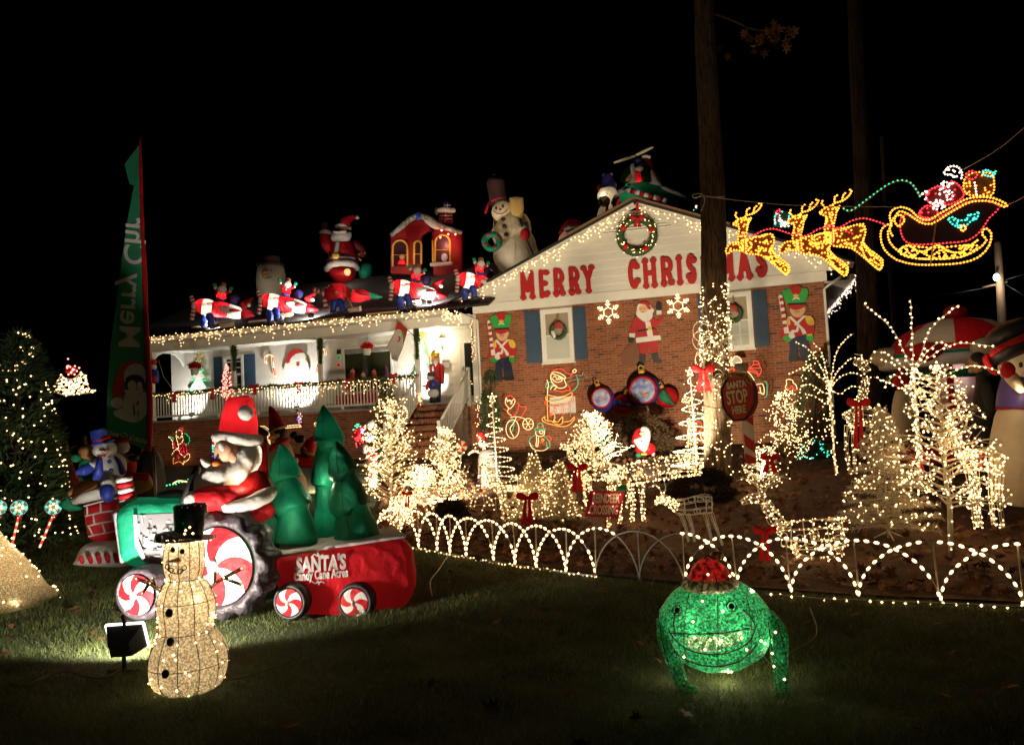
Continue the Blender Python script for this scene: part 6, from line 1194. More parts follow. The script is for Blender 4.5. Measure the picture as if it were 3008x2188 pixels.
Rm = Matrix(((0, 1, 0), (0, 0, 1), (1, 0, 0))); pa_, pb_ = T.p(374, 1040), T.p(399, 625); q = (pa_+pb_)/2; text('lettering', 'Merry Chr', .3, BW_, ban, (q.x, -.008, q.z), (Rm @ Matrix.Rotation(0, 3, 'Z')).to_euler(), .0015, .004, 0, ((pb_-pa_).length/1.42, 1, 1)).rotation_euler.rotate_axis('Z', math.atan2(pb_.x-pa_.x, pb_.z-pa_.z))
Rm2 = Matrix(((-1, 0, 0), (0, 0, 1), (0, 1, 0))); q = T.p(*b1(265, 1408)); t_ = text('lettering', "Season's Greeting", .095, BW_, ban, (q.x, -.008, q.z+.02), Rm2.to_euler(), .0015, .001, .2, (.8, 1, 1)); t_.rotation_euler.rotate_axis('Z', .3)
# ------------------------------------------------------------------ chimney inflatable
Cz2 = Zm(160, 1220, 3.75); c1 = lambda x, y: Cz2([(x, y)])[0]
T = Thing('chimney_inflatable', 'inflatable red brick chimney with a snowman in a blue vest sitting on top', 'inflatable', uv=c1(500,1640), dist=9.2)
T.puff('cushion_base', Cz2([(235,1590),(280,1480),(400,1400),(720,1340),(900,1350),(900,1640),(260,1650)]), WHT, 70, .15)
for i in range(6): x = 262+i*95; T.puff('base_stripe', Cz2([(x,1560-i*8),(x+48,1545-i*8),(x+70,1620-i*4),(x+30,1635-i*3)]), RED, 7, -.22+.0*i)
ch = slab(T, 'chimney', Cz2([(312,985),(700,900),(760,1350),(375,1372)]), RED, -.25, .4, .08)
for L in ([(320,1000),(470,960),(700,905)], [(340,1110),(500,1070),(720,1040)], [(362,1220),(520,1180),(740,1150)], [(372,1335),(520,1300),(740,1260)], [(358,1000),(362,1098)], [(508,965),(508,1065)], [(425,1088),(438,1190)], [(630,1052),(640,1165)], [(378,1225),(420,1310)], [(525,1190),(552,1278)]): T.rope('mortar_print', [(*c1(*q), -.252) for q in L], .008, WHT, ch, 2)
T.tube('snow_rim', [(*c1(225,940), 10, -.1), (*c1(330,905), 15, -.25), (*c1(500,860), 17, -.3), (*c1(640,820), 15, -.25)], WHT, 12, round_ends=True)
T.tube('reindeer_arm', [(*c1(160,870), 8, .0), (*c1(280,800), 16, .1), (*c1(440,750), 16, .2)], TAN, 12); T.ell('reindeer_head', *c1(365,400), 26, 24, TAN, .35, 22); T.tube('reindeer_antler', [(*c1(345,330), 6, .35), (*c1(330,260), 5, .35), (*c1(350,230), 4, .35)], TAN, 8); T.ell('reindeer_scarf', *c1(240,470), 14, 12, DGRN, .3); T.tube('reindeer_body', [(*c1(380,480), 22, .4), (*c1(370,620), 28, .4), (*c1(400,740), 26, .4)], DGRN, 14)
T.ell('santa_head', *c1(740,350), 24, 22, WHT, .4, 22); T.ell('santa_hat', *c1(740,275), 22, 10, RED, .4, 20); T.tube('santa_arm', [(*c1(690,440), 12, .3), (*c1(780,470), 13, .25), (*c1(870,470), 13, .2)], WHT, 12); T.ell('santa_glove', *c1(865,470), 16, 10, BLK, .18); T.ell('santa_coat', *c1(780,560), 34, 36, RED, .45, 30)
slab(T, 'sack', Cz2([(830,700),(1060,640),(1120,800),(900,900),(860,850)]), TAN, .1, .4, .08); slab(T, 'sack_trim', Cz2([(810,640),(1060,640),(1040,730),(830,690)]), RED, .05, .38, .05)
T.ell('body', *c1(610,570), 46, 46, WHT, -.12, 40); T.puff('vest', Cz2([(480,470),(525,470),(535,680),(430,715),(425,640)]), BLU, 20, -.3); T.puff('vest', Cz2([(650,445),(720,480),(795,610),(760,650),(715,640),(690,540)]), BLU, 20, -.28)
T.ell('head', *c1(555,375), 32, 27, WHT, -.2, 28); T.ell('nose', *c1(575,385), 6, 5, ORG, -.45, 7)
for x, y in ((537, 360), (587, 347)): T.ell('eye', *c1(x, y), 1.6, 2, BLK, -.42, 2)
T.rope('smile', [(*c1(*q), -.41) for q in ((520,410),(560,425),(600,405))], .004, BLK); T.tube('hat', [(*c1(520,300), 24, -.2), (*c1(490,220), 22, -.2), (*c1(480,160), 21, -.2), (*c1(478,150), 14, -.2)], BLU, 18); T.tube('hat_band', [(*c1(525,285), 25.5, -.2), (*c1(512,245), 24.5, -.2)], RED, 18, sm=False); T.puff('hat_brim', Cz2([(400,320),(440,300),(600,255),(660,260),(655,285),(560,315),(430,340)]), BLU, 28, -.2)
for x, y in ((605, 507), (625, 604)): T.ell('button', *c1(x, y), 6, 6, BLU, -.54, 3)
T.puff('scarf', Cz2([(500,435),(560,430),(565,455),(510,458)]), PAINTR, 5, -.42); T.tube('arm', [(*c1(470,520), 14, -.2), (*c1(400,560), 13, -.3)], WHT, 12, round_ends=True); T.tube('mitten', [(*c1(390,570), 14, -.3), (*c1(320,605), 15, -.35), (*c1(275,620), 9, -.36)], BLU, 12, round_ends=True)
T.tube('leg', [(*c1(560,690), 18, -.25), (*c1(590,760), 19, -.42)], WHT, 14, round_ends=True); T.ell('boot', *c1(585,860), 20, 25, BLU, -.5, 20); T.tube('leg', [(*c1(660,700), 15, -.2), (*c1(700,770), 15, -.35)], WHT, 14, round_ends=True); T.ell('boot', *c1(730,870), 11, 21, BLU, -.42, 16)
T.puff('holly_print', Cz2([(60,960),(140,900),(220,970),(310,1010),(280,1045),(160,1050),(60,1010)]), DGRN, 14, .0)
# far left figure behind the evergreen, dark figure behind the pole
T = Thing('gingerbread_inflatable', 'dim orange inflatable figure half hidden behind the dark evergreen', 'inflatable', uv=(185,1520), dist=13.5)
T.ell('head', 172, 1320, 26, 24, ORG, 0); T.tube('hat', [(185,1330,14,.1),(180,1290,9,.1),(180,1255,5,.1)], mat('dim_red', (.2, .015, .015), .6), 10); T.tube('body', [(185,1350,20),(190,1420,40),(190,1500,42)], RED, 14); T.puff('scarf', [(190,1300),(200,1305),(195,1340),(185,1345)], GRY, 6, -.1)
T = Thing('dark_inflatable', 'black unlit inflatable standing behind the banner pole', 'inflatable', uv=(445,1490), dist=13.2)
T.tube('body', [(445,1490,36),(443,1420,40),(440,1360,36),(436,1325,22),(434,1315,8)], BLK, 18); T.ell('foot', 480, 1480, 12, 16, WHT, -.2)
# ------------------------------------------------------------------ hanging sleigh team
random.seed(21)
S_ = Zm(2000, 400, 2.25); s1 = lambda x, y: S_([(x, y)])[0]
NET = mat('amber_net', (.20, .085, .015), .6, var=.5, scale=40); FRAME = mat('motif_frame', (.3, .2, .1), .5)
def motif(T, name, L, bulb, step, r, panel=None, sm=3, close=True, dy=0., fill=None, tube_r=.009, parent=None):
    P = [T.p(*q, dy) for q in S_(L)]; Q = smooth_path(P, sm, close) if sm else (P + [P[0]] if close else P)
    o = MB().tube(Q, tube_r, 5, cap=not close).build(name, FRAME, parent or T.o)
    if panel: MB().plate([(p.x, p.z) for p in (Q[:-1] if close else Q)], dy + .008, dy + .02).build('netting', panel, o, False)
    B = along(Q, step*.82)
    if fill:
        n, poly = fill, [(p.x, p.z) for p in Q]; lo, hi = [min(p[i] for p in poly) for i in (0, 1)], [max(p[i] for p in poly) for i in (0, 1)]; c = 0
        while c < n:
            x, z = random.uniform(lo[0], hi[0]), random.uniform(lo[1], hi[1]); ins = False
            for (x0, z0), (x1, z1) in zip(poly, poly[1:] + poly[:1]):
                if (z0 > z) != (z1 > z) and x < (x1-x0)*(z-z0)/(z1-z0+1e-12)+x0: ins = not ins
            c += .34
            if ins: B.append(Vector((x, dy-.012, z))); c += .66
    T.lights('bulb_string', [b + Vector((0, -.012, 0)) for b in B], r, bulb, o); return o
def flying_deer(label, ox, oy, sc, base):
    f = lambda L: [(ox + (x-920)*sc, oy + (y-515)*sc) for x, y in L]
    T = Thing('flying_reindeer_light', label, 'light motif', uv=s1(ox+150, oy+200), dist=12.0, group='flying reindeer motifs pulling the sleigh')
    motif(T, 'body', f([(1010,620),(1100,600),(1190,580),(1205,640),(1190,690),(1235,760),(1300,810),(1295,860),(1270,850),(1200,790),(1120,730),(1040,720),(1000,710),(985,660)]), AMBER, .05, .016, NET, 2, fill=100)
    motif(T, 'neck', f([(920,515),(945,490),(985,470),(1025,480),(1020,540),(1005,610),(1010,690),(960,660),(955,590),(965,535)]), AMBER, .048, .016, NET, 2, fill=40)
    motif(T, 'antler', f([(985,475),(1020,450),(1060,440),(1100,410),(1120,375),(1100,370)]), AMBER, .042, .016, None, 2, False); motif(T, 'antler', f([(1015,450),(1015,415),(1040,400)]), AMBER, .042, .016, None, 2, False); motif(T, 'antler', f([(1060,440),(1070,400),(1090,385)]), AMBER, .042, .016, None, 2, False); motif(T, 'antler', f([(960,480),(935,455),(945,430)]), AMBER, .042, .016, None, 2, False); motif(T, 'ear', f([(1025,480),(1045,470),(1030,500)]), AMBER, .04, .016, None, 2)
    motif(T, 'front_leg', f([(985,650),(940,640),(900,650),(870,690),(880,720),(930,690),(985,700)]), AMBER, .05, .016, NET, 2, fill=8)
    motif(T, 'hind_leg', f([(1180,690),(1230,740),(1310,800),(1300,860),(1270,850),(1200,780)]), AMBER, .045, .016, NET, 2, fill=16)
    motif(T, 'harness', f([(1000,605),(1050,600),(1120,560),(1200,545),(1290,570),(1340,590)]), REDB, .055, .0135, None, 3, False, -.03); motif(T, 'collar', f([(965,590),(1015,585)]), REDB, .04, .0135, None, 0, False, -.03); motif(T, 'girth', f([(1000,625),(1000,715)]), REDB, .05, .0135, None, 0, False, -.03)
    return T
flying_deer('amber lit flying reindeer motif nearest the sleigh', 915, 512, 1.07, 0); flying_deer('middle amber lit flying reindeer motif over the gable', 705, 570, 1.02, 0); flying_deer('amber lit flying reindeer motif leading, beside the trunk', 345, 585, .95, 0)
T = Thing('sleigh_light', 'hanging lit sleigh motif with gold runners and Santa', 'light motif', uv=s1(1680,850), dist=12.0)
motif(T, 'sleigh_body', [(1460,530),(1450,600),(1470,680),(1530,715),(1650,715),(1780,705),(1900,690),(1980,630),(2040,540),(2110,465),(2000,430),(1880,440),(1760,510),(1640,560),(1560,550),(1510,520)], REDB, .055, .0125, mat('maroon_net', (.03, .004, .006), .7, var=.4, scale=50), 2)
motif(T, 'rim', [(1390,570),(1380,530),(1400,490),(1450,470),(1520,490),(1570,540),(1640,555),(1700,520),(1790,470),(1880,420),(1960,405),(2060,410),(2150,450),(2140,470),(2060,435),(1960,430),(1880,450),(1760,520),(1660,580),(1580,570),(1500,515),(1440,500),(1410,560),(1440,600)], AMBER, .047, .0165, None, 2, False)
motif(T, 'runner', [(1400,580),(1340,600),(1320,660),(1345,750),(1430,820),(1560,850),(1700,850),(1850,840),(1970,800),(2040,720),(2050,640),(2010,610),(1990,650),(2020,690),(1960,750),(1850,800),(1700,810),(1560,810),(1450,770),(1380,700),(1370,630)], AMBER, .05, .0165, None, 2)
motif(T, 'runner_brace', [(1440,760),(1500,720),(1560,760),(1620,760),(1700,720),(1760,760),(1850,770),(1920,720),(1960,690)], AMBER, .04, .0165, None, 2, False, fill=None); motif(T, 'runner_fill', [(1440,760),(1500,725),(1650,740),(1800,730),(1930,720),(1960,740),(1850,800),(1650,815),(1500,800)], AMBER, .06, .016, None, 2, fill=60); motif(T, 'runner_brace', [(1480,740),(1540,800),(1580,760),(1650,800),(1720,750),(1760,800)], AMBER, .045, .016, None, 2, False)
motif(T, 'front_curl', [(1440,600),(1480,560),(1450,520),(1400,550),(1380,620),(1400,660)], AMBER, .045, .016, None, 2, False)
h = motif(T, 'holly', [(1765,550),(1790,535),(1840,560),(1890,555),(1900,520),(1940,520),(1970,500),(1960,545),(1920,560),(1880,600),(1830,605),(1790,580)], TEALB, .05, .0135, mat('teal_net', (.01, .1, .07), .6), 0, fill=14); motif(T, 'berry', [(1845,600),(1870,590),(1885,610),(1860,630)], AMBER, .04, .016, None, 2)
T.tube('support', [(*s1(1690,540), 2, -.04), (*s1(1650,850), 2, -.04)], mat('pole_metal', (.4, .3, .2), .5), 6)
T.lights('santa_white_bulbs', [T.p(*s1(*q), -.03) for q in [(1740+random.uniform(0, 110), 210+random.uniform(0, 60)) for _ in range(14)] + [(1740+random.uniform(-30, 60), 300+random.uniform(0, 140)) for _ in range(30)] + [(1640+random.uniform(0, 110), 420+random.uniform(0, 70)) for _ in range(22)] + [(1590+random.uniform(0, 40), 360+random.uniform(0, 60)) for _ in range(8)]], .014, COOL)
motif(T, 'santa_coat', [(1620,380),(1700,330),(1740,350),(1790,300),(1850,340),(1870,400),(1790,450),(1700,460),(1640,440)], REDB, .045, .0135, mat('red_net', (.12, .006, .012), .6), 2, fill=20, dy=.02); motif(T, 'seat', [(1570,520),(1620,460),(1680,480),(1700,520),(1640,545)], REDB, .045, .0135, mat('red_net', (.12, .006, .012), .6), 2, fill=10, dy=.02); motif(T, 'santa_hat', [(1735,250),(1770,205),(1830,205),(1860,250),(1850,290)], COOL, .045, .014, None, 2, False)
motif(T, 'toy_sack', [(1870,300),(1900,260),(1960,240),(2050,250),(2070,300),(2060,390),(1960,395),(1880,380)], AMBER, .05, .014, NET, 2, fill=22, dy=.03); motif(T, 'gift', [(1880,260),(1920,230),(1960,260),(1920,290)], REDB, .05, .0135, None, 2); motif(T, 'gift_bow', [(1990,240),(2020,225),(2060,245),(2080,235),(2060,270),(2010,260)], TEALB, .04, .0135, None, 2); motif(T, 'gift', [(1940,300),(1955,390)], COOL, .05, .014, None, 0, False)
motif(T, 'reins', [(1070,470),(1090,490),(1130,490),(1190,450),(1250,405),(1310,360),(1380,315),(1450,293),(1510,305),(1550,345),(1580,400)], GREENB, .07, .0125, None, 4, False, 0., None, .016)
for a, b, lab in ((s1(120, 395), s1(1440, 468), 'long support wire holding up the reindeer motifs'), (s1(1870, 220), (3060, 330), 'support rope running up from Santa to the upper frame edge'), (s1(2160, 455), (3060, 520), 'support rope running from the back of the sleigh')):
    A0, B0 = at(*a, 12.05), at(*b, 11.0); m_ = A0.lerp(B0, .5) - Vector((0, 0, .06)); o = MB().tube(smooth_path([Vector((0, 0, 0)), m_-A0, B0-A0], 6), .007, 4).build('support_rope', mat('rope_fibre', (.3, .24, .15), .8)); o.location = A0; tag(o, lab, 'rope')
# small lit things behind the deer
T = Thing('light_tree_small', 'small cone of coloured lights on the roof beside the trunk', 'light tree', uv=(2048,650), dist=24); T.lights('bulb_string', [T.p(2046+random.uniform(-1, 1)*(v-600)*.4, v) for v in np.linspace(605, 652, 34)], .028, TEALB); T.lights('warm_bulbs', [T.p(2046+random.uniform(-1, 1)*(v-600)*.4, v, -.05) for v in np.linspace(606, 650, 12)], .028, WARM); T.tube('cone', [(2048,655,22),(2046,600,2)], mat('dark_cone', (.02, .05, .03), .8), 10)
T = Thing('present_light', 'present outlined in teal white and red lights behind the middle flying reindeer', 'light motif', uv=(2300,670), dist=14)
for m_, n, x0, x1, y0, y1 in ((COOL, 26, 2275, 2320, 640, 668), (TEALB, 14, 2275, 2325, 620, 668), (REDB, 8, 2278, 2292, 612, 640)): T.lights('bulb_string', [T.p(random.uniform(x0, x1), random.uniform(y0, y1)) for _ in range(n)], .016, m_)
T.plate('box', [(2272,616),(2326,622),(2322,670),(2270,666)], mat('dark_cone', (.02, .05, .03)), .05, .03)
# sleigh of lights hung at the left
T = Thing('hanging_sleigh_lights', 'far small sleigh of warm lights with a red Santa beside the evergreen', 'light motif', uv=(215,1165), dist=16)
Z0 = Zm(0, 900, 2.0627); sh_ = [(330,480),(350,450),(370,415),(400,440),(450,440),(490,400),(520,420),(530,470),(540,500),(575,510),(560,520),(480,530),(400,540),(335,520)]
P = [T.p(*q) for q in Z0(sh_)]; MB().tube(P + [P[0]], .012, 4).build('frame', WIREW, T.o); pts = []
while len(pts) < 130:
    u, v = random.uniform(160, 280), random.uniform(1095, 1164); x, y = u*2.0627, (v-900)*2.0627; ins = False
    for (xa, ya), (xb, yb) in zip(sh_, sh_[1:] + sh_[:1]):
        if (ya > y) != (yb > y) and x < (xb-xa)*(y-ya)/(yb-ya)+xa: ins = not ins
    if ins: pts.append(T.p(u, v))
T.lights('bulb_string', pts + P, .018, WARM); T.ell('santa', *Z0([(430,385)])[0], 17, 14, RED, .1, 12); T.lights('santa_bulbs', [T.p(*Z0([(430+random.gauss(0, 25), 385+random.gauss(0, 22))])[0], -.1) for _ in range(16)], .018, PINKB)
o = MB().tube([T.p(155, 1112), T.p(120, 1122)], .008, 4).build('hang_wire', CORD, T.o)
# utility pole with street lamp
T = Thing('utility_pole', 'wooden utility pole with a lit street lamp beyond the carousel', 'pole', uv=(2945,960), dist=34)
T.tube('post', [(2950,1180,13),(2945,960,13),(2936,800,11),(2930,700,10)], WOOD, 10); T.ell('lamp', 2927, 815, 8, 10, emis('street_lamp', (.85, .9, 1), 14), -.3); T.tube('lamp_arm', [(2938,790,2.5,0),(2930,792,2.5,-.2),(2927,805,4,-.3)], METAL, 6); T.tube('crossarm', [(2885,845,3),(2960,828,3)], WOOD, 6)
lamp('street_light', 'POINT', T.p(2924, 830, -.6), 60, (.9, .95, 1), .1, T.o)
for L in ([(2945,825),(3060,790)], [(2945,830),(3060,900)], [(2900,845),(2700,880)]): T.rope('cable', L, .012, BLACK, sm=0)
# ------------------------------------------------------------------ inflatables on the roof
random.seed(31)
Q1 = Zm(540, 820, 8.723); q1 = lambda x, y: Q1([(x, y)])[0]
def rpos(u, v): q = roof_px(u, v); return HW(q.x, q.y+.28, q.z+.06)
def plane(label):
    T = Thing('airplane_inflatable', label, 'inflatable', loc=rpos(650, 962), group='Santa airplane inflatables on the roof'); P = lambda *L: [(*q1(x, y), r/8.723, dy) for x, y, r, dy in L]
    T.tube('nose_cone', P((268,722,20,-.1),(285,720,90,-.1),(330,715,150,-.1),(420,702,188,-.1),(462,705,198,-.1)), RED, 20)
    T.tube('cowl', P((460,705,200,-.1),(560,715,215,-.1),(680,735,212,-.1),(740,745,200,-.1)), WHT, 22); T.tube('fuselage', P((735,745,205,-.1),(900,770,205,-.1),(1080,800,190,0),(1150,815,180,0)), RED, 22); T.tube('fuselage_band', P((1140,815,184,0),(1300,850,170,0),(1480,880,150,0)), WHT, 20); T.tube('tail', P((1470,870,150,0),(1600,870,110,0),(1720,880,60,.05),(1800,920,12,.05)), RED, 16)
    T.puff('tail_fin', Q1([(1440,620),(1560,540),(1780,460),(1740,560),(1640,720),(1540,760)]), RED, 5, .05); T.ell('fin_badge', *q1(1670,662), 6, 6, WHT, -.06, 2.5)
    T.puff('wing', Q1([(890,740),(930,700),(1080,690),(1200,710),(1440,790),(1440,830),(1150,880),(1020,850),(930,800)]), WHT, 7, -.36); T.puff('wing_tip', Q1([(1150,790),(1250,755),(1400,770),(1440,810),(1350,835),(1180,835)]), RED, 6, -.42)
    T.puff('tail_wing', Q1([(1480,860),(1600,850),(1800,910),(1790,960),(1600,1010),(1500,960)]), RED, 6, -.2); T.puff('cockpit_band', Q1([(820,480),(900,490),(1000,540),(1060,570),(1000,580),(860,550)]), BLU, 10, -.2)
    for i, (x, y, a) in enumerate(((560,640,0), (660,625,0))): text('lettering', 'NORTH' if i == 0 else 'POLE', .09, PAINTR, T.o, T.p(*q1(x+40, y+3), -.36), (math.pi/2, -.06, 0), .003, .003)
    hb = T.ell('spinner', *q1(262,700), 8, 8, WHT, -.14)
    for (x0, y0, x1, y1) in ((255,640,185,440), (240,800,205,1040)):
        for i in range(5):
            t0, t1 = i/5, (i+1)/5; T.tube('propeller_blade', [(*q1(x0+(x1-x0)*t0, y0+(y1-y0)*t0), 5.5+1.5*math.sin(t0*3), -.16), (*q1(x0+(x1-x0)*t1, y0+(y1-y0)*t1), 5.5+1.5*math.sin(t1*3), -.16)], RED if i % 2 else WHT, 10, hb, sm=False)
    for x, y, dy in ((660, 960, -.28), (500, 1010, .05)):
        lg = T.tube('landing_leg', P((x,y,95,dy),(x+40,y+90,85,dy),(x+30,y+190,90,dy)), BLU, 14, round_ends=True); T.ell('boot', *q1(x+70, y+250), 15, 6, PUR, dy-.03, 10, parent=lg)
    T.ell('boot_toe', *q1(830,1130), 6, 5, WHT, -.34)
    T.tube('pilot_body', P((990,520,110,0),(960,400,120,0),(950,330,95,0)), RED, 16); T.ell('pilot_beard', *q1(985,260), 12, 11, WHT, -.12, 7); T.ell('pilot_face', *q1(990,200), 8, 5, SKIN, -.13, 6); T.ell('pilot_hat', *q1(1010,150), 9, 8, TAN, -.02, 9); T.tube('pilot_front', P((950,330,22,-.18),(945,420,22,-.2)), WHT, 8)
    for xs in (((880,330),(830,240),(800,200)), ((1080,360),(1160,310),(1200,290))):
        T.tube('pilot_arm', [(*q1(*xs[0]), 5.5, 0), (*q1(*xs[1]), 5, -.05)], RED, 10, round_ends=True); T.tube('pilot_cuff', [(*q1(*xs[1]), 5.5, -.05), (*q1(*xs[2]), 5.2, -.06)], WHT, 10, sm=False)
        (xa, ya), (xb, yb) = xs[1], xs[2]; T.ell('pilot_mitten', *q1(xb+(xb-xa)*.35, yb-50), 6.5, 6, GRN, -.07, 4)
    T.ell('gift_bag', *q1(1300,520), 15, 15, NAVY, .15, 10)
    T.rope('guy_rope', [(*q1(745,690), -.35), (*q1(890,1140), -.55)], .007, CORD, sm=0); inner(T, *q1(340,650), 9, -.1, (1, .85, .7)); inner(T, *q1(600,720), 16, -.1, (1, .85, .7)); inner(T, *q1(1000,760), 17, -.05, (1, .85, .7)); inner(T, *q1(1350,850), 11, 0, (1, .85, .7)); inner(T, *q1(970,400), 6, 0, (1, .8, .6))
    return T
pl = plane('first Santa airplane inflatable at the low end of the porch roof'); ref = Vector(pl.o.location)
for u, v, lab, sc in ((842, 945, 'second Santa airplane inflatable, in front of the snowman head', 1.0), (1226, 905, 'Santa airplane inflatable in front of the red playhouse', 1.04), (1415, 880, 'Santa airplane inflatable half behind the gable rake', 1.0)):
    o = copy_tree(pl.o); o['label'] = lab; o.location = rpos(u, v); o.scale = (sc*(o.location-CAMP).length/(ref-CAMP).length,)*3
R2 = Zm(900, 600, 4.536); r2 = lambda x, y: R2([(x, y)])[0]
T = Thing('helicopter_plane_inflatable', 'red and green patchwork airplane inflatable in the middle of the roof row', 'inflatable', loc=rpos(1010, 930)); PP = lambda *L: [(*r2(x, y), r/4.536, dy) for x, y, r, dy in L]
T.tube('nose', PP((300,1210,60,-.1),(340,1205,85,-.1)), DGRN, 16, round_ends=True); T.tube('front_body', PP((340,1195,110,-.1),(430,1160,115,-.1),(495,1180,100,-.1)), RED, 18, round_ends=True); T.tube('waist', PP((490,1200,95,0),(600,1210,85,0)), DGRN, 16)
T.tube('tail_body', PP((590,1220,85,0),(700,1220,85,0),(820,1230,50,0)), RED, 16, round_ends=True); T.tube('tail', PP((810,1210,45,0),(900,1230,40,0),(1000,1240,15,0)), DGRN, 12, round_ends=True); T.puff('wing', R2([(640,1150),(760,1130),(840,1190),(780,1220),(680,1190)]), RED, 4, -.25)
for x, y in ((400, 1170), (465, 1218)): T.ell('button', *r2(x, y), 3.4, 3.4, WHT, -.36, 2)
hb = T.ell('spinner', *r2(235,1190), 7, 8, WHT, -.12)
for (x0, y0, x1, y1) in ((200,1170,85,1130), (240,1240,265,1390), (260,1150,330,1080)):
    for i in range(5): t0, t1 = i/5, (i+1)/5; T.tube('propeller_blade', [(*r2(x0+(x1-x0)*t0, y0+(y1-y0)*t0), 6.5, -.16), (*r2(x0+(x1-x0)*t1, y0+(y1-y0)*t1), 7, -.16)], WHT if i % 2 else RED, 10, hb, sm=False)
T.tube('overalls', PP((380,1300,50,-.2),(360,1370,40,-.2),(350,1420,38,-.2)), BLU, 12, round_ends=True); T.tube('overalls', PP((450,1300,50,-.2),(480,1380,42,-.25),(510,1420,38,-.25)), BLU, 12, round_ends=True); T.ell('boot', *r2(380,1440), 9, 4, PUR, -.28); T.ell('boot', *r2(530,1435), 9, 4, PUR, -.32)
inner(T, *r2(420,1190), 14, -.05, (1, .85, .7)); inner(T, *r2(700,1220), 10, 0, (1, .85, .7)); T.rope('guy_rope', [(*r2(490,1140), -.4), (*r2(630,1400), -.6)], .008, CORD, sm=0); T.rope('guy_rope', [(*r2(630,1400), -.6), (*r2(690,1385), -.5)], .008, CORD, sm=0)
# big snowman head
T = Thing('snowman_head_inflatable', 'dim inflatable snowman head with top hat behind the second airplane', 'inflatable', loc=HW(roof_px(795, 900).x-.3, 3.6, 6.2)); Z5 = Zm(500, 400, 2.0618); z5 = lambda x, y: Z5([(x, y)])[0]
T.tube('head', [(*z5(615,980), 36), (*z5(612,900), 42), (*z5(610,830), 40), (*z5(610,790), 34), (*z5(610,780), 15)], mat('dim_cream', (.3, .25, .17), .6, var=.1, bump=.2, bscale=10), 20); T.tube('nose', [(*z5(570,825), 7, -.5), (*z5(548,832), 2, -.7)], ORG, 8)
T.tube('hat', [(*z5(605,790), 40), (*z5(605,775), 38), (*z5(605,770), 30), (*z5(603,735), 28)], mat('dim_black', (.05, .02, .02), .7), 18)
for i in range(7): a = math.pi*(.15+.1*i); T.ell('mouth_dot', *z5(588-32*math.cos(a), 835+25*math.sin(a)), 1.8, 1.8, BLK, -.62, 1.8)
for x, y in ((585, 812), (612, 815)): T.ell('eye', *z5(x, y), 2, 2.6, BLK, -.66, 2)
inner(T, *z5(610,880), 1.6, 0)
# Santa inflatable
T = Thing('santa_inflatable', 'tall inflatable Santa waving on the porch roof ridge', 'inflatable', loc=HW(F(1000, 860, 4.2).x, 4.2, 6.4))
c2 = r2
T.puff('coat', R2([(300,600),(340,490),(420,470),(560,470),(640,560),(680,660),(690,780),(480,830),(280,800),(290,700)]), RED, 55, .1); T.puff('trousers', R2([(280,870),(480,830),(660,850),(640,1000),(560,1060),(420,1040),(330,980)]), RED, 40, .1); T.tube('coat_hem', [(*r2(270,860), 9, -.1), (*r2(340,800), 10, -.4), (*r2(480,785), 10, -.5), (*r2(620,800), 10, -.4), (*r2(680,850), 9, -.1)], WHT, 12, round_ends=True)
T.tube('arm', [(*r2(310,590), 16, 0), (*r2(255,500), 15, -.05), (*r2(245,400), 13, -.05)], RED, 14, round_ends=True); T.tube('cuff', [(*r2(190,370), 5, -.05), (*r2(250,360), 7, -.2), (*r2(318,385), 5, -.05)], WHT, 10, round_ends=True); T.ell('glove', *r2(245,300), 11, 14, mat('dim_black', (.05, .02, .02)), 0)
T.tube('arm', [(*r2(640,540), 15, .1), (*r2(710,600), 15, .1), (*r2(740,650), 14, .1)], mat('dark_red_fabric', (.2, .01, .012), .5), 12, round_ends=True); T.rope('cuff', [(*r2(*q), 0.) for q in ((790,650),(710,650),(690,710),(730,750))], .03, mat('dim_white', (.55, .48, .36), .6))  # dim and dark copies on this arm, cuff and the face: painted shade
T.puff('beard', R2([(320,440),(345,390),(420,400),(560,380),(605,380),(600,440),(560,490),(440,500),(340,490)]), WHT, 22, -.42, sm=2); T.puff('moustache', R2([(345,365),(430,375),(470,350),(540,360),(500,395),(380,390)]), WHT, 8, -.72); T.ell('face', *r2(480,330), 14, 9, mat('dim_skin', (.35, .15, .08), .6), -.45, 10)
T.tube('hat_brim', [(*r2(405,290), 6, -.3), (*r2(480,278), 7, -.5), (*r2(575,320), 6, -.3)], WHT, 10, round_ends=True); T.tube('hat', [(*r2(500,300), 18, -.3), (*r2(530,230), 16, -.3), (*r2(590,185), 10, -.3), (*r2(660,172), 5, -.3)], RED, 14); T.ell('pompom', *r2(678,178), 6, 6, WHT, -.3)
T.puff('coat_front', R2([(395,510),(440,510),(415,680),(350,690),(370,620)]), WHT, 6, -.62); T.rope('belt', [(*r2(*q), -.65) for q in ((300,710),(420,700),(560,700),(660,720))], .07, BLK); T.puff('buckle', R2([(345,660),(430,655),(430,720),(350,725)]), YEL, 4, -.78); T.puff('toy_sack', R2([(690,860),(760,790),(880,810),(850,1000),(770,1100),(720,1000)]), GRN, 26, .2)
T.ell('lit_face', *r2(548,905), 10, 10, mat('glow_fabric', (.75, .55, .35), .5, transl=.5), -.5, 9); inner(T, *r2(548,905), 1.2, -.5); lamp('front_lamp', 'POINT', T.p(*r2(420,980), -1.1), 24, (1, .8, .6), .1, T.o)
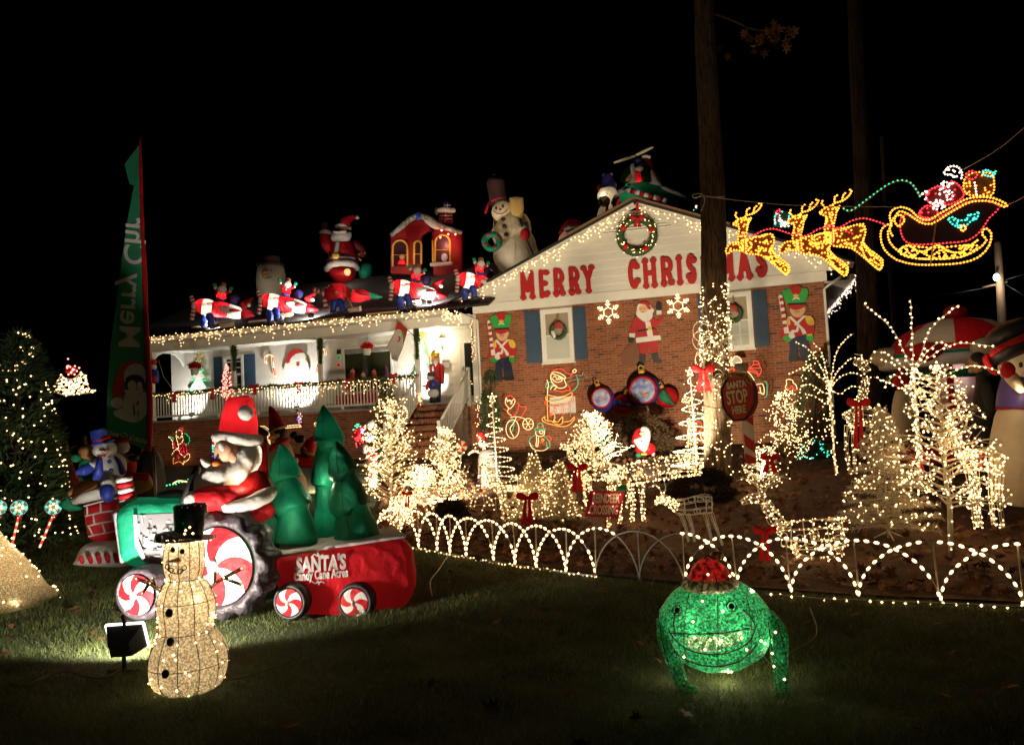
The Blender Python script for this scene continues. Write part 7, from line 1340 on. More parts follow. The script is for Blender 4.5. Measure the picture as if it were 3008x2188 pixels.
# red playhouse
T = Thing('playhouse_inflatable', 'inflatable red playhouse with arched windows and chimney on the roof', 'inflatable', loc=HW(F(1255, 860, 3.6).x, 3.6, 6.2))
BRK = mat('red_brick_print', (.42, .012, .018), .5, var=.35, scale=9, stretch=(1, 1, 3), bump=.2, transl=.3)
slab(T, 'front_wall', R2([(1125,420),(1400,250),(1500,200),(1600,250),(1680,360),(1640,360),(1540,420),(1530,560),(1535,950),(1125,930)]), BRK, -.1, .12, .06)
slab(T, 'side_wall', R2([(1672,400),(1690,340),(1800,330),(2000,360),(2085,390),(2090,900),(1990,1010),(1690,960)]), BRK, -.25, .15, .1)
GRNR = mat('snowy_eave', (.02, .06, .04), .6, var=.8, scale=12, var_col=(.4, .38, .35))
T.tube('roof_edge', [(*r2(1125,420), 6, -.1), (*r2(1230,330), 8, -.15), (*r2(1400,190), 9, -.2), (*r2(1500,160), 9, -.2)], GRNR, 10); T.tube('roof_edge', [(*r2(1500,160), 9, -.2), (*r2(1620,190), 9, -.25), (*r2(1800,290), 8, -.3), (*r2(1960,350), 8, -.3), (*r2(2080,380), 6, -.3)], GRNR, 10); T.ell('snowflake_badge', *r2(1500,160), 13, 13, BLU, -.25, 6); T.puff('snow_drip', R2([(1560,200),(1640,200),(1820,320),(1815,360),(1790,340),(1700,330),(1600,260)]), WHT, 5, -.33)
def arch_window(x0, x1, y0, y1, dy):
    cx = (x0+x1)/2; w_ = (x1-x0)/2; L = [(x0, y1)] + [(cx-w_*math.cos(a), y0+w_-w_*math.sin(a)) for a in np.linspace(0, math.pi, 9)] + [(x1, y1)]
    wn_ = T.rope('window_frame', [(*r2(*q), dy) for q in L], .035, YEL, sm=0, n=8); p = [T.p(*r2(*q), dy) for q in L]; MB().plate([(a.x, a.z) for a in p], dy+.01, dy+.03).build('pane', mat('window_print', (.05, .012, .02), .4), wn_, False); T.rope('muntin', [(*r2(x0, (y0+y1)/2+20), dy-.01), (*r2(x1, (y0+y1)/2+20), dy-.01)], .014, YEL, wn_, 0)
arch_window(1150, 1345, 480, 830, -.13); arch_window(1435, 1530, 490, 800, -.13); arch_window(1715, 1915, 410, 770, -.29)
T.tube('window_sill', [(*r2(1670,805), 6, -.35), (*r2(1930,790), 6, -.35)], WHT, 10, sm=False, round_ends=True); T.tube('door_post', [(*r2(1680,480), 2.5, -.26), (*r2(1690,800), 2.5, -.26)], YEL, 8)
T.tube('chimney', [(*r2(1860,260), 21, .1), (*r2(1858,180), 21, .1), (*r2(1855,95), 21, .1)], BRK, 16, sm=False)
for L in ([(1760,150),(1850,155),(1950,150)], [(1765,195),(1850,200),(1950,195)], [(1800,155),(1802,190)], [(1850,110),(1852,150)], [(1850,200),(1850,240)]): T.rope('mortar_print', [(*r2(*q), -.12 - (.06 if 1800 < q[0] < 1900 else 0)) for q in L], .01, WHT, sm=0)
T.tube('chimney_snow', [(*r2(1762,85), 7, -.05), (*r2(1850,75), 8, -.15), (*r2(1955,85), 7, -.05)], WHT, 12, round_ends=True); T.ell('chimney_hat', *r2(1870,20), 13, 13, NAVY, .1); T.rope('hat_print', [(*r2(1830,15), -.1), (*r2(1925,15), -.1)], .015, WHT, sm=0); T.rope('hat_print', [(*r2(1880,-10), -.11), (*r2(1878,45), -.11)], .015, WHT, sm=0); T.ell('teddy', *r2(1740,90), 7, 12, TAN, .1)
T.ell('elf_face', *r2(1275,700), 8, 8, mat('glow_fabric', (.75, .55, .35)), -.25, 7); T.tube('elf_body', [(*r2(1275,740), 7, -.25), (*r2(1270,800), 13, -.25)], RED, 12); T.ell('window_santa', *r2(1840,710), 10, 12, mat('pale_lilac', (.45, .42, .55), .5), -.34, 5)
T.lights('bulb_string', [T.p(*r2(*q), -.42) for q in ((1785,443),(1890,400),(1985,402),(1800,350))], .04, emis('red_glow_bulb', (1, .35, .25), 4)); inner(T, *r2(1275,780), 2, -.32, (1, .5, .3)); lamp('lamp_a', 'POINT', T.p(*r2(1890,470), -.75), 22, (1, .35, .22), .06, T.o); lamp('lamp_b', 'POINT', T.p(*r2(1450,900), -1.1), 26, (1, .6, .4), .1, T.o)
# broom snowman
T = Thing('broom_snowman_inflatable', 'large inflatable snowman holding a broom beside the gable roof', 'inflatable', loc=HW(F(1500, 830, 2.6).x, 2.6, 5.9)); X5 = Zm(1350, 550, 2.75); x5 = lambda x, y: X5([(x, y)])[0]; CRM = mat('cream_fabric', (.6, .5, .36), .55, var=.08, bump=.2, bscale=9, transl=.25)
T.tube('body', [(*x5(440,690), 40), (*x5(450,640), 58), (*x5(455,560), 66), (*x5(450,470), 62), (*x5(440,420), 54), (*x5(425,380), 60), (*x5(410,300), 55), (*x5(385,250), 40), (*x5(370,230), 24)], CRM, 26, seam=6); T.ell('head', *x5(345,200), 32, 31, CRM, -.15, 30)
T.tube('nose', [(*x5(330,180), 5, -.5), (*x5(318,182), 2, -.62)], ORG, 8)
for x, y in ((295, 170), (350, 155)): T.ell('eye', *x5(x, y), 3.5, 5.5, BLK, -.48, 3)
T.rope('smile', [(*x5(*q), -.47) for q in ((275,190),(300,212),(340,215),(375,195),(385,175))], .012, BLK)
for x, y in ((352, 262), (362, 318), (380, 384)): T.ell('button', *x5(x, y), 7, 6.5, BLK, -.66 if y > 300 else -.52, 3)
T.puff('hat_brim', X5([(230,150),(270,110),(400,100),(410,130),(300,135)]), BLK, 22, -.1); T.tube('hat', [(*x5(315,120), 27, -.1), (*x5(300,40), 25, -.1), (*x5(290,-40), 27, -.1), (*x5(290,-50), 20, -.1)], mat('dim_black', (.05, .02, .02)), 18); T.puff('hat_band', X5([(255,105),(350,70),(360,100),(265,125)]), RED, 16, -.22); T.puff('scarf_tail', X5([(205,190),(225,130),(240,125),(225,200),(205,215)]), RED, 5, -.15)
T.puff('broom_head', X5([(400,85),(450,75),(515,85),(520,180),(505,265),(440,265),(405,180)]), mat('straw', (.6, .38, .12), .8, var=.4, scale=30, stretch=(8, 8, 1)), 10, -.45, sm=1); T.tube('broom_handle', [(*x5(485,260), 3, -.6), (*x5(540,420), 3.5, -.62), (*x5(590,555), 4, -.62)], BLK, 8); T.tube('arm', [(*x5(480,290), 12, -.3), (*x5(525,340), 15, -.5)], CRM, 12, round_ends=True); T.ell('mitten', *x5(530,380), 15, 17, RED, -.62, 12)
c = T.p(*x5(262,440), -.75); MB().tube(circle(c, .22, 20), .1, 8, cap=False).build('wreath', DGRN, T.o)
for a in (0.5, 2.0, 3.6, 5.2): MB().ell(c + Vector((.22*math.cos(a), -.1, .22*math.sin(a))), .05, .04, .05).build('wreath_berry', RED, T.o)
inner(T, *x5(345,200), 4, -.1); inner(T, *x5(430,360), 8, 0); lamp('front_lamp', 'POINT', T.p(*x5(380,520), -1.4), 9, (1, .8, .55), .1, T.o)
# penguin behind rake
T = Thing('penguin_inflatable', 'inflatable penguin in a red hat peeping over the gable rake', 'inflatable', loc=HW(F(1680, 760, 2.2).x, 2.2, 5.7)); T.tube('body', [(*x5(890,520), 36), (*x5(895,440), 36), (*x5(905,390), 30), (*x5(910,345), 20)], mat('penguin_pink', (.6, .38, .28), .55, bump=.15, transl=.25), 18); T.puff('hat', X5([(800,380),(830,310),(880,262),(960,265),(985,330),(900,345),(840,360)]), RED, 18, -.1); T.tube('hat_brim', [(*x5(850,345), 5, -.3), (*x5(920,320), 6, -.42), (*x5(990,330), 5, -.3)], WHT, 10); T.puff('brow', X5([(850,355),(920,335),(990,345),(960,360),(915,345),(880,365)]), BLK, 8, -.33); T.tube('beak', [(*x5(888,398), 9, -.4), (*x5(885,402), 2, -.55)], ORG, 10); T.ell('cheek', *x5(945,380), 5, 5, PAINTR, -.38, 2); inner(T, *x5(905,430), 4, 0)
# polar bear and helicopter at the gable peak
Y5 = Zm(1740, 400, 6.67); y5 = lambda x, y: Y5([(x, y)])[0]
T = Thing('bear_inflatable', 'inflatable polar bear in a blue hat and striped scarf beside the gable peak', 'inflatable', loc=HW(F(1780, 640, 1.2).x, 1.2, 6.2)); T.ell('head', *y5(300,1180), 31, 31, WHT, 0, 30); T.ell('muzzle', *y5(230,1280), 18, 16, CRM, -.35, 16); T.ell('nose', *y5(150,1300), 7, 7, BLK, -.5); T.ell('eye', *y5(252,1165), 1.6, 3, BLK, -.56, 2); T.rope('eyebrow', [(*y5(*q), -.56) for q in ((250,1125),(280,1120),(300,1145))], .012, BLK); T.tube('hat', [(*y5(320,1040), 24), (*y5(310,900), 20), (*y5(300,780), 14)], NAVY, 16); T.puff('hat_cuff', Y5([(200,800),(220,740),(300,725),(390,735),(380,780),(300,770)]), WHT, 8, 0.); T.ell('ear', *y5(435,960), 6, 10, WHT, 0); T.puff('hat_ball', Y5([(90,1000),(120,950),(170,960),(165,1080),(100,1080)]), RED, 6, 0)
T.tube('body', [(*y5(330,1700), 40), (*y5(320,1500), 32), (*y5(340,1380), 22)], WHT, 18)
for x, m_ in ((250, RED), (380, NAVY)): T.puff('jacket_stripe', Y5([(x-20,1600),(x+30,1340),(x+80,1300),(x+60,1420),(x+30,1600)]), m_, 6, -.42)
T.tube('scarf', [(*y5(400,1330), 6, -.5), (*y5(440,1230), 8, -.45), (*y5(480,1180), 6, -.4)], WHT, 10); T.tube('scarf_stripe', [(*y5(440,1380), 6, -.55), (*y5(480,1280), 7, -.5), (*y5(490,1190), 5, -.4)], RED, 10); inner(T, *y5(230,1180), 5, -.2); inner(T, *y5(320,1480), 2, 0)
T = Thing('helicopter_inflatable', 'green and candy striped inflatable helicopter flown by Santa over the gable peak', 'inflatable', loc=HW(F(1920, 600, 1.8).x, 1.8, 7.1))
T.tube('cabin', [(*y5(520,1230), 10), (*y5(600,1190), 22), (*y5(800,1090), 30), (*y5(1000,1060), 26), (*y5(1300,1110), 22), (*y5(1560,1170), 18), (*y5(1820,1200), 10)], DGRN, 18); T.puff('canopy', Y5([(560,880),(600,700),(760,570),(960,540),(1100,620),(1160,800),(1120,920),(900,960),(700,960)]), mat('canopy_green', (.01, .05, .025), .3), 20, .05); T.puff('pillar', Y5([(740,590),(820,540),(840,800),(850,940),(700,960),(780,850)]), WHT, 6, -.3); T.puff('rear_panel', Y5([(1140,670),(1200,680),(1330,880),(1370,1000),(1290,1010),(1080,960),(1150,900)]), WHT, 12, -.1); T.puff('tail_stripe', Y5([(1370,980),(1600,1060),(1820,1170),(1800,1200),(1400,1060)]), WHT, 6, -.25)
for i in range(9):
    t0, t1 = i/9, (i+1)/9; T.tube('candy_skid', [(*y5(660+810*t0, 1040+240*t0), 7.5, -.5), (*y5(660+810*t1, 1040+240*t1), 7.5, -.5)], RED if i % 2 else WHT, 12, sm=False)
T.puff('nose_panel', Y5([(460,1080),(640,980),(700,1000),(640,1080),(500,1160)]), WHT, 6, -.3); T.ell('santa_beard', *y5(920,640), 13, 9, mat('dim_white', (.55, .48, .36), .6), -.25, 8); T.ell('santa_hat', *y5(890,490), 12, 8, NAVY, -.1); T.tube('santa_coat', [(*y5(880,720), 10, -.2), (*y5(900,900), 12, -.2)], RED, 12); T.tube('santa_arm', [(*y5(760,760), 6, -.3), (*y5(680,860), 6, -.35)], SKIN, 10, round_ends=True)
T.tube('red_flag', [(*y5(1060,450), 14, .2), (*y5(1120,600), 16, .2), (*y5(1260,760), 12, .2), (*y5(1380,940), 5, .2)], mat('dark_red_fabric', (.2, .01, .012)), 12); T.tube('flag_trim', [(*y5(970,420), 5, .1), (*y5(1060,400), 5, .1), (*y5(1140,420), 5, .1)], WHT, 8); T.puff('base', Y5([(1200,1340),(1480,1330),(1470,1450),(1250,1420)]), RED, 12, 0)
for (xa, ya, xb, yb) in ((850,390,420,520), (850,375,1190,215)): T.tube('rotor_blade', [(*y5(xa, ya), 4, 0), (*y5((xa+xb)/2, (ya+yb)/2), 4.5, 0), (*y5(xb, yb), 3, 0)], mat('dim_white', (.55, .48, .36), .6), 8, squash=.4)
T.tube('rotor_mast', [(*y5(850,480), 3), (*y5(850,380), 3)], PUR, 8); inner(T, *y5(720,1120), 4, 0, (1, .9, .7)); inner(T, *y5(900,880), 1.5, -.2); lamp('front_lamp', 'POINT', T.p(*y5(900,1250), -1.0), 7, (1, .8, .6), .1, T.o)
# weights and boards on the roof

BLOCK = mat('pale_block', (.6, .5, .38), .8, var=.2)
for u, v, lab in ((668, 962, 'pale block weight beside the first roof floodlight'), (842, 932, 'pale block weight under the second airplane'), (1040, 918, 'pale block weight beside the patchwork airplane'), (1215, 897, 'pale block weight under the airplane before the playhouse')):
    q = roof_px(u, v); o = MB().box(-.22, .22, -.08, .08, 0, .14).build('block_weight', BLOCK, None, False); o.location = HW(q.x, q.y, q.z+.02); o.rotation_euler = (math.atan(RSL), 0, -YAW+random.uniform(-.1, .1)); tag(o, lab, 'block', 'block weights on the roof')
for u, v, L, lab in ((590, 962, .3, 'short pale board lying at the low end of the roof'), (770, 945, .45, 'pale board lying between the first two airplanes'), (965, 940, .5, 'pale board lying beside the middle roof floodlight'), (1125, 922, .5, 'pale board lying left of the lit rim floodlight')):
    q = roof_px(u, v); o = MB().box(-L, L, -.05, .05, 0, .04).build('wood_board', mat('pale_wood', (.55, .38, .2), .8, var=.2), None, False); o.location = HW(q.x, q.y, q.z+.02); o.rotation_euler = (math.atan(RSL), 0, -YAW); tag(o, lab, 'board', 'boards on the roof')
# ------------------------------------------------------------------ porch decorations
random.seed(17)
L3 = Zm(400, 850, 2.0618); l3 = lambda x, y: L3([(x, y)])[0]
def light_tree(label, x, ytop, ybot, w, d=PD-.12):
    T = HThing('light_tree_board', label, 'light tree', *l3(x, ybot), d, 'light tree boards on the porch'); h = ybot-ytop; out = [(x, ytop)]
    for i in range(3): yy = ytop + h*(i+1)/3; ww = w*(.5+.25*i); out += [(x+ww, yy), (x+ww*.45, yy-h*.02)] if i < 2 else [(x+w, yy)]
    pol = out + [(2*x-q[0], q[1]) for q in out[:0:-1]]
    T.plate('board', L3(pol), mat('white_panel', (.7, .7, .66), .6), .015, 0.)
    P = [T.p(*q, -.02) for q in L3(pol)]; pts = along(P + [P[0]], .035, .008)
    for i in range(1, 4): yy = ytop + h*i/3-3; ww = w*(.5+.25*(i-1))*.9; pts += along(smooth_path([T.p(*l3(x-ww, yy), -.02), T.p(*l3(x, yy+h*.06), -.02), T.p(*l3(x+ww, yy), -.02)], 5), .035, .01)
    MB().tube(P + [P[0]], .008, 4).build('green_garland', PAINTG, T.o); T.lights('green_bulbs', pts, .011, GREENB); T.lights('red_bulbs', [T.p(*l3(x+random.uniform(-.6, .6)*w, ytop+h*random.uniform(.4, .95)), -.025) for _ in range(5)], .012, REDB)
    s = [T.p(*l3(x + 22*math.sin(i*math.pi/5)*(1 if i % 2 == 0 else .42), ytop-18 - 26*math.cos(i*math.pi/5)*(1 if i % 2 == 0 else .42)), -.01) for i in range(10)]; MB().plate([(a.x, a.z) for a in s], -.02, 0.).build('star', mat('gold_star', (.7, .5, .12), .4), T.o, False); T.lights('star_bulbs', s[::2], .009, WARM); return T
light_tree('green outlined light tree board with gold star at the archway end of the porch', 378, 430, 615, 62); light_tree('green outlined light tree board with gold star beside the nutcracker', 1733, 290, 540, 64)
for pts_, lab in (([(790,450),(785,415),(805,395),(828,410),(830,460),(845,530)], 'lit candy cane hanging beside the blue shuttered porch window'), ([(1150,400),(1148,370),(1130,362),(1118,385),(1105,440),(1088,510)], 'lit candy cane hanging behind the middle porch garland')):
    T = HThing('candy_cane_light', lab, 'candy cane', *l3(*pts_[-1]), PD-.1, 'lit candy canes on the porch wall'); P = smooth_path([T.p(*l3(*q)) for q in pts_], 5); n = len(P); st = 3
    for i in range(0, n-1, st): MB().tube(P[i:i+st+1], .028, 8).build('cane_segment', PAINTR if (i//st) % 2 else PAINTW, T.o)
    T.lights('bulb_string', [p + Vector((dx, -.035, 0)) for p in along(P, .04) for dx in (-.03, .03)], .009, WARM)
T = HThing('santa_face_board', 'large white floodlit Santa face board on the porch wall', 'cutout', *l3(970,545), PD-.1)
T.plate('beard', L3([(912,440),(960,425),(1020,420),(1045,470),(1035,520),(990,548),(940,548),(900,510),(895,470)]), PAINTW, .02, 0, None, 3); T.plate('hat', L3([(908,445),(920,395),(950,365),(990,365),(1010,380),(960,400),(930,440)]), PAINTR, .02, -.012, None, 3); T.plate('brim', L3([(930,435),(960,395),(1015,385),(1025,420),(980,430)]), PAINTW, .02, -.018, None, 3); T.plate('mouth', L3([(968,450),(988,448),(985,462),(975,465)]), PAINTR, .01, -.024, None, 2)
for x, y, lab, w in ((355,478,'hanging basket of dark red flowers in front of the archway light tree',48), (1398,360,'hanging basket of red flowers before the picture window',36)):
    T = HThing('hanging_basket', lab, 'basket', *l3(x, y), .35); T.tube('pot', [(*l3(x, y+38), 9), (*l3(x, y), 14.5)], PAINTW, 14, sm=False); needles_on([T.p(*l3(x-w*.6, y-12)), T.p(*l3(x, y-22)), T.p(*l3(x+w*.6, y-12))], .13, 420, .09, 'flowers', T.o, BOWRED, .03); T.rope('hanger', [l3(x, y-30), l3(x, y-110)], .005, BLACK, sm=0)
for x, y0, y1, lab, wid in ((592,352,490,'evergreen garland swag on the porch column beside the shuttered window',26), (1115,305,450,'evergreen garland swag on the porch column in the middle',28), (1698,245,420,'evergreen garland swag on the porch column at the head of the steps',26)):
    T = HThing('garland_swag', lab, 'garland', *l3(x, y0), -.03, 'garland swags on the porch columns'); needles_on([T.p(*l3(x, y0)), T.p(*l3(x+2, (y0+y1)/2-20))], .1, 700, .08, 'needles', T.o, None, .012); needles_on([T.p(*l3(x+2, (y0+y1)/2-20)), T.p(*l3(x+4, y1))], .05, 420, .07, 'needles', T.o, None, .012)
T = HThing('rail_garland', 'evergreen garland draped along the porch railing', 'garland', *l3(900,600), -.03); P = [HW(s, -.03, 3.0 - .05*abs(math.sin(i*.9))) for i, s in enumerate(np.linspace(COLS[0], COLS[3], 30))]; inv = T.o.matrix_basis.inverted() if False else None
Rz = Matrix.Rotation(YAW, 3, 'Z'); needles_on([Rz @ (p - T.loc) for p in P], .09, 7500, .09, 'needles', T.o, None, .011)
for i, (x, y) in enumerate(((230,628),(460,612),(716,585),(985,572),(1275,555),(1555,520))):
    T = HThing('red_bow', ('first', 'second', 'third', 'fourth', 'fifth', 'sixth')[i] + ' red bow along the porch railing from the banner', 'bow', *l3(x, y), -.09, 'red bows on the porch railing'); bow(T, *l3(x, y), 13, None, 2.1, 0, None, .25)
# door flag, thermometer, nutcracker, snowman, house number, post decorations
T = HThing('santa_flag', 'Santa face flag hanging from a short pole at the porch', 'flag', *l3(1590,190), -.3); Hz = Zm(1050, 900, 8.248)
T.plate('cloth', Hz([(960,380),(1060,390),(1210,580),(1150,820),(1080,1050),(960,1330),(830,1280),(800,1120),(700,1000),(730,940),(850,720),(920,560)]), mat('flag_red', (.4, .02, .02), .6), .006, 0); T.plate('beard', Hz([(920,580),(1040,570),(1100,760),(1110,900),(1060,1060),(950,1300),(840,1270),(800,1120),(720,1000),(850,760)]), mat('flag_white', (.55, .5, .45), .6, var=.1), .006, -.008, None, 2); T.plate('nose', Hz([(980,720),(1040,740),(1040,800),(985,870),(975,830),(1010,790)]), PAINTR, .004, -.013, None, 2); T.plate('leaf_edge', Hz([(1060,560),(1120,620),(1150,760),(1100,900),(1115,760)]), PAINTG, .004, -.013); T.tube('pole', [(*Hz([(960,330)])[0], 1.6, -.05), (*Hz([(1400,740)])[0], 1.6, .3)], WOOD, 6, sm=False)
T = HThing('snowman_plaque', 'small stacked snowman plaque with green hat beside the picture window', 'plaque', *l3(1226,480), PD-.08); T.plate('board', L3([(1212,480),(1214,380),(1240,378),(1242,480)]), PAINTW, .02, 0); T.plate('hat', L3([(1214,392),(1216,365),(1238,363),(1240,390)]), PAINTK, .01, -.012)
for y, m_ in ((412, GREENB), (458, REDB)): T.ell('round', *l3(1227, y), 5, 5, PAINTG if m_ is GREENB else PAINTR, -.02, 2); T.lights('bulb_string', [T.p(*l3(1227+9*math.cos(a), y+9*math.sin(a)), -.03) for a in np.linspace(0, 5.5, 7)], .008, m_)
N1 = Zm(1180, 880, 4.127); n1 = lambda x, y: N1([(x, y)])[0]
T = HThing('nutcracker', 'tall wooden nutcracker with gold crown beside the front door', 'nutcracker', *n1(420,1240), PD-.4); NB = mat('nut_brown', (.25, .12, .04), .5)
T.tube('legs', [(*n1(425,1245), 12), (*n1(425,1000), 13)], PAINTN, 12, sm=False); T.tube('coat', [(*n1(415,1000), 17), (*n1(412,790), 19), (*n1(410,775), 14)], PAINTR, 14, sm=False); T.ell('head', *n1(410,735), 13, 14, PAINTS, 0); T.tube('crown', [(*n1(408,710), 12.5), (*n1(408,660), 14), (*n1(405,645), 12)], mat('crown_gold', (.6, .36, .06), .3, metal=.6), 14, sm=False); T.tube('dome', [(*n1(405,648), 11), (*n1(405,625), 8), (*n1(405,605), 2)], PAINTK, 12); T.puff('beard', N1([(385,745),(435,745),(425,800),(410,820),(395,800)]), PAINTW, 4, -.15); T.tube('arm', [(*n1(480,800), 7), (*n1(490,900), 7), (*n1(490,1000), 6)], PAINTR, 10, round_ends=True); T.tube('staff', [(*n1(340,680), 2), (*n1(345,990), 2)], mat('crown_gold', (.6, .36, .06)), 6); T.puff('chest_print', N1([(370,800),(390,790),(395,870),(370,870)]), PAINTW, 2, -.17)
T = HThing('snowman_figure', 'stuffed snowman figure in a blue coat standing before the nutcracker', 'figure', *n1(380,1250), PD-.75); T.tube('boots', [(*n1(380,1252), 10), (*n1(380,1185), 10)], PAINTK, 12, sm=False); T.ell('skirt', *n1(385,1130), 17, 14, WHT, 0); T.ell('coat', *n1(385,1030), 17, 18, NAVY, 0); T.ell('head', *n1(355,945), 12, 10, WHT, -.05); T.tube('hat', [(*n1(355,930), 13, -.05), (*n1(360,885), 11, -.05), (*n1(360,880), 6, -.05)], mat('plum_felt', (.06, .015, .04), .8), 12); T.tube('scarf', [(*n1(330,985), 4, -.2), (*n1(310,1040), 5, -.22), (*n1(300,1090), 5, -.2)], PAINTR, 8); T.ell('mitten', *n1(270,1050), 5, 4, WHT, -.2)
T = HThing('house_number', 'small hanging plaque on the wall beside the front door', 'plaque', *n1(532,770), PD-.06); T.plate('board', N1([(487,735),(580,730),(580,760),(487,768)]), mat('slate', (.2, .2, .3), .6), .015, 0); T.plate('board', N1([(495,775),(580,770),(580,815),(500,820)]), mat('pale_slate', (.45, .43, .45), .6), .015, 0); T.rope('cord', [n1(505,735), n1(525,690), n1(550,732)], .004, BLACK, sm=0)
# pink light tree, red items
twig_tree('small tree of pink and white lights on the porch before the shuttered window', l3(545,700), l3(545,455), 30, 130, 36, dist=22.2, m=PAINTB, bulb=PINKB, r=.016, group='porch light trees', name='porch_light_tree', sub=2)
T = HThing('porch_santa', 'small red hooded figure hung at the porch column beside the banner', 'figure', *l3(105,560), -.2); T.ell('hat', *l3(108,440), 9, 8, PAINTR, 0); T.ell('face', *l3(108,470), 8, 8, WHT, -.05); T.puff('coat', L3([(90,490),(130,485),(135,560),(95,565)]), BLU, 7, 0); T.puff('gift', L3([(92,525),(122,525),(122,558),(92,558)]), PAINTR, 5, -.12)
for i, (x, y, m_) in enumerate(((1310,500,PAINTR), (1375,520,PAINTW), (1440,505,SKIN), (1510,480,mat('plum_felt', (.06, .015, .04))))):
    T = HThing('plush_figure', ('red plush figure at the near end of the picture window sill', 'small white plush figure in the picture window', 'pale faced plush figure in the picture window', 'dark plush figure at the far end of the picture window')[i], 'figure', *l3(x, y+40), PD-.3); T.tube('body', [(*l3(x, y+45), 9), (*l3(x, y+15), 8)], PAINTR if i != 3 else m_, 10, round_ends=True); T.ell('head', *l3(x, y), 7, 7, m_ if i else SKIN, -.02); T.tube('hat', [(*l3(x, y-8), 6), (*l3(x+3, y-24), 1)], PAINTR if i != 3 else m_, 8)
T = HThing('porch_table_cloth', 'red covered table behind the porch railing', 'table', *l3(1330,650), .9); slab(T, 'cloth', L3([(1220,640),(1470,620),(1480,690),(1220,700)]), PAINTR, -.1, .4, .03)
o = MB().tube([F(465, 1055, .05), F(480, 1105, .05), F(508, 1145, .05)], .006, 4).build('sagging_cable', CORD, None); o.location = HO; o.rotation_euler = (0, 0, -YAW); tag(o, 'white cord sagging across the porch archway', 'cord')
lights('door_reflection_lights', [], .01, WARM, H) if False else None
T = HThing('door_lights', 'few warm string lights just in front of the glass front door', 'string lights', *n1(780,1000), PD-.06); T.lights('bulb_string', [T.p(*n1(*q)) for q in ((728,960),(755,945),(838,990),(855,1020),(845,1022),(830,1130),(715,520),(760,512),(820,515))], .011, WARM)  # bulbs stand in front of the door pane, none behind it
T = HThing('bell_post_lights', 'red and white lights wound on the newel post of the steps', 'string lights', *n1(215,1250), -.1); T.lights('bulb_string', [T.p(*n1(215+random.gauss(0, 22), random.uniform(1130, 1300)), -.05) for _ in range(34)], .013, WARM); T.tube('bell', [(*n1(215,1300), 9), (*n1(215,1260), 7), (*n1(212,1240), 3)], PAINTR, 10)
T = HThing('downspout_lights', 'red and white lights low on the downspout corner', 'string lights', *n1(935,1500), -.15); T.lights('bulb_string', [T.p(*n1(935+random.gauss(0, 18), random.uniform(1180, 1580)), -.05) for _ in range(26)], .013, WARM); T.puff('bow', N1([(905,1480),(965,1470),(960,1560),(915,1560)]), PAINTR, 4, 0)
# rope light Santa on the porch brick
Mz = Zm(440, 1100, 5.5); m1 = lambda x, y: Mz([(x, y)])[0]
T = HThing('santa_sack_light', 'Santa with green sack outlined in lights on the brick below the porch', 'rope light', *m1(480,1440), -.12)
for nm, m_, L in (('face_outline', WARM, [(425,960),(430,915),(470,900),(515,920),(520,970),(500,1020),(460,1020),(425,980)]), ('beard_outline', WARM, [(430,990),(440,1060),(460,1180),(430,1190)]), ('beard_outline', WARM, [(520,980),(540,1050),(510,1100),(470,1130)]), ('hat_outline', REDB, [(455,890),(490,865),(540,870),(520,920)]), ('arm_outline', WARM, [(300,1000),(340,1040),(370,1110),(375,1190)]), ('mitten_outline', GREENB, [(290,1030),(330,1000),(370,1020),(375,1060)]), ('sack_outline', GREENB, [(560,950),(620,990),(645,1050),(620,1110),(570,1130)]), ('coat_outline', REDB, [(390,1080),(400,1150),(440,1230),(520,1180),(560,1110),(590,1170),(600,1280),(540,1300)]), ('boot_outline', WARM, [(360,1300),(370,1270),(440,1200),(500,1280),(560,1330),(610,1280),(650,1310),(620,1380),(560,1400),(540,1450)]), ('boot_outline', AMBER, [(380,1340),(390,1440),(470,1400),(540,1440),(600,1380)]), ('coat_fill', REDB, [(540,1180),(560,1260),(520,1240),(450,1300),(480,1350),(420,1330)])):
    P = smooth_path([T.p(*m1(*q)) for q in L], 4); o = MB().tube(P, .006, 4).build(nm, BLACK, T.o); T.lights('bulb_string', along(P, .045, .006), .0125, m_, o)
T.puff('coat_panel', Mz([(400,1080),(560,1100),(600,1280),(500,1320),(380,1250)]), mat('dark_red_fabric', (.2, .01, .012)), 3, .06); T.puff('sack_panel', Mz([(560,960),(640,1040),(620,1110),(570,1130)]), DGRN, 3, .06)
# ------------------------------------------------------------------ penguins behind the tractor
random.seed(13)
U5 = Zm(720, 1180, 5.156); u5 = lambda x, y: U5([(x, y)])[0]
T = Thing('penguin_group_inflatable', 'inflatable penguin in a tall red cone hat behind the tractor', 'inflatable', uv=(850,1560), dist=10.8)
MAR = mat('maroon_fabric', (.05, .012, .015), .5, bump=.2, bscale=14)
T.tube('hat', [(*u5(490,400), 24), (*u5(450,250), 18), (*u5(400,120), 9), (*u5(378,60), 3)], RED, 16); T.tube('hat_brim', [(*u5(375,440), 5, -.1), (*u5(480,400), 6, -.24), (*u5(610,370), 5, -.1)], TAN, 10); T.ell('head', *u5(520,490), 27, 22, MAR, 0, 24); T.puff('face', U5([(375,480),(430,450),(460,490),(510,480),(520,530),(470,560),(440,610),(390,590)]), CRM, 6, -.2); T.tube('beak', [(*u5(410,545), 8, -.25), (*u5(360,555), 3, -.38)], ORG, 10)
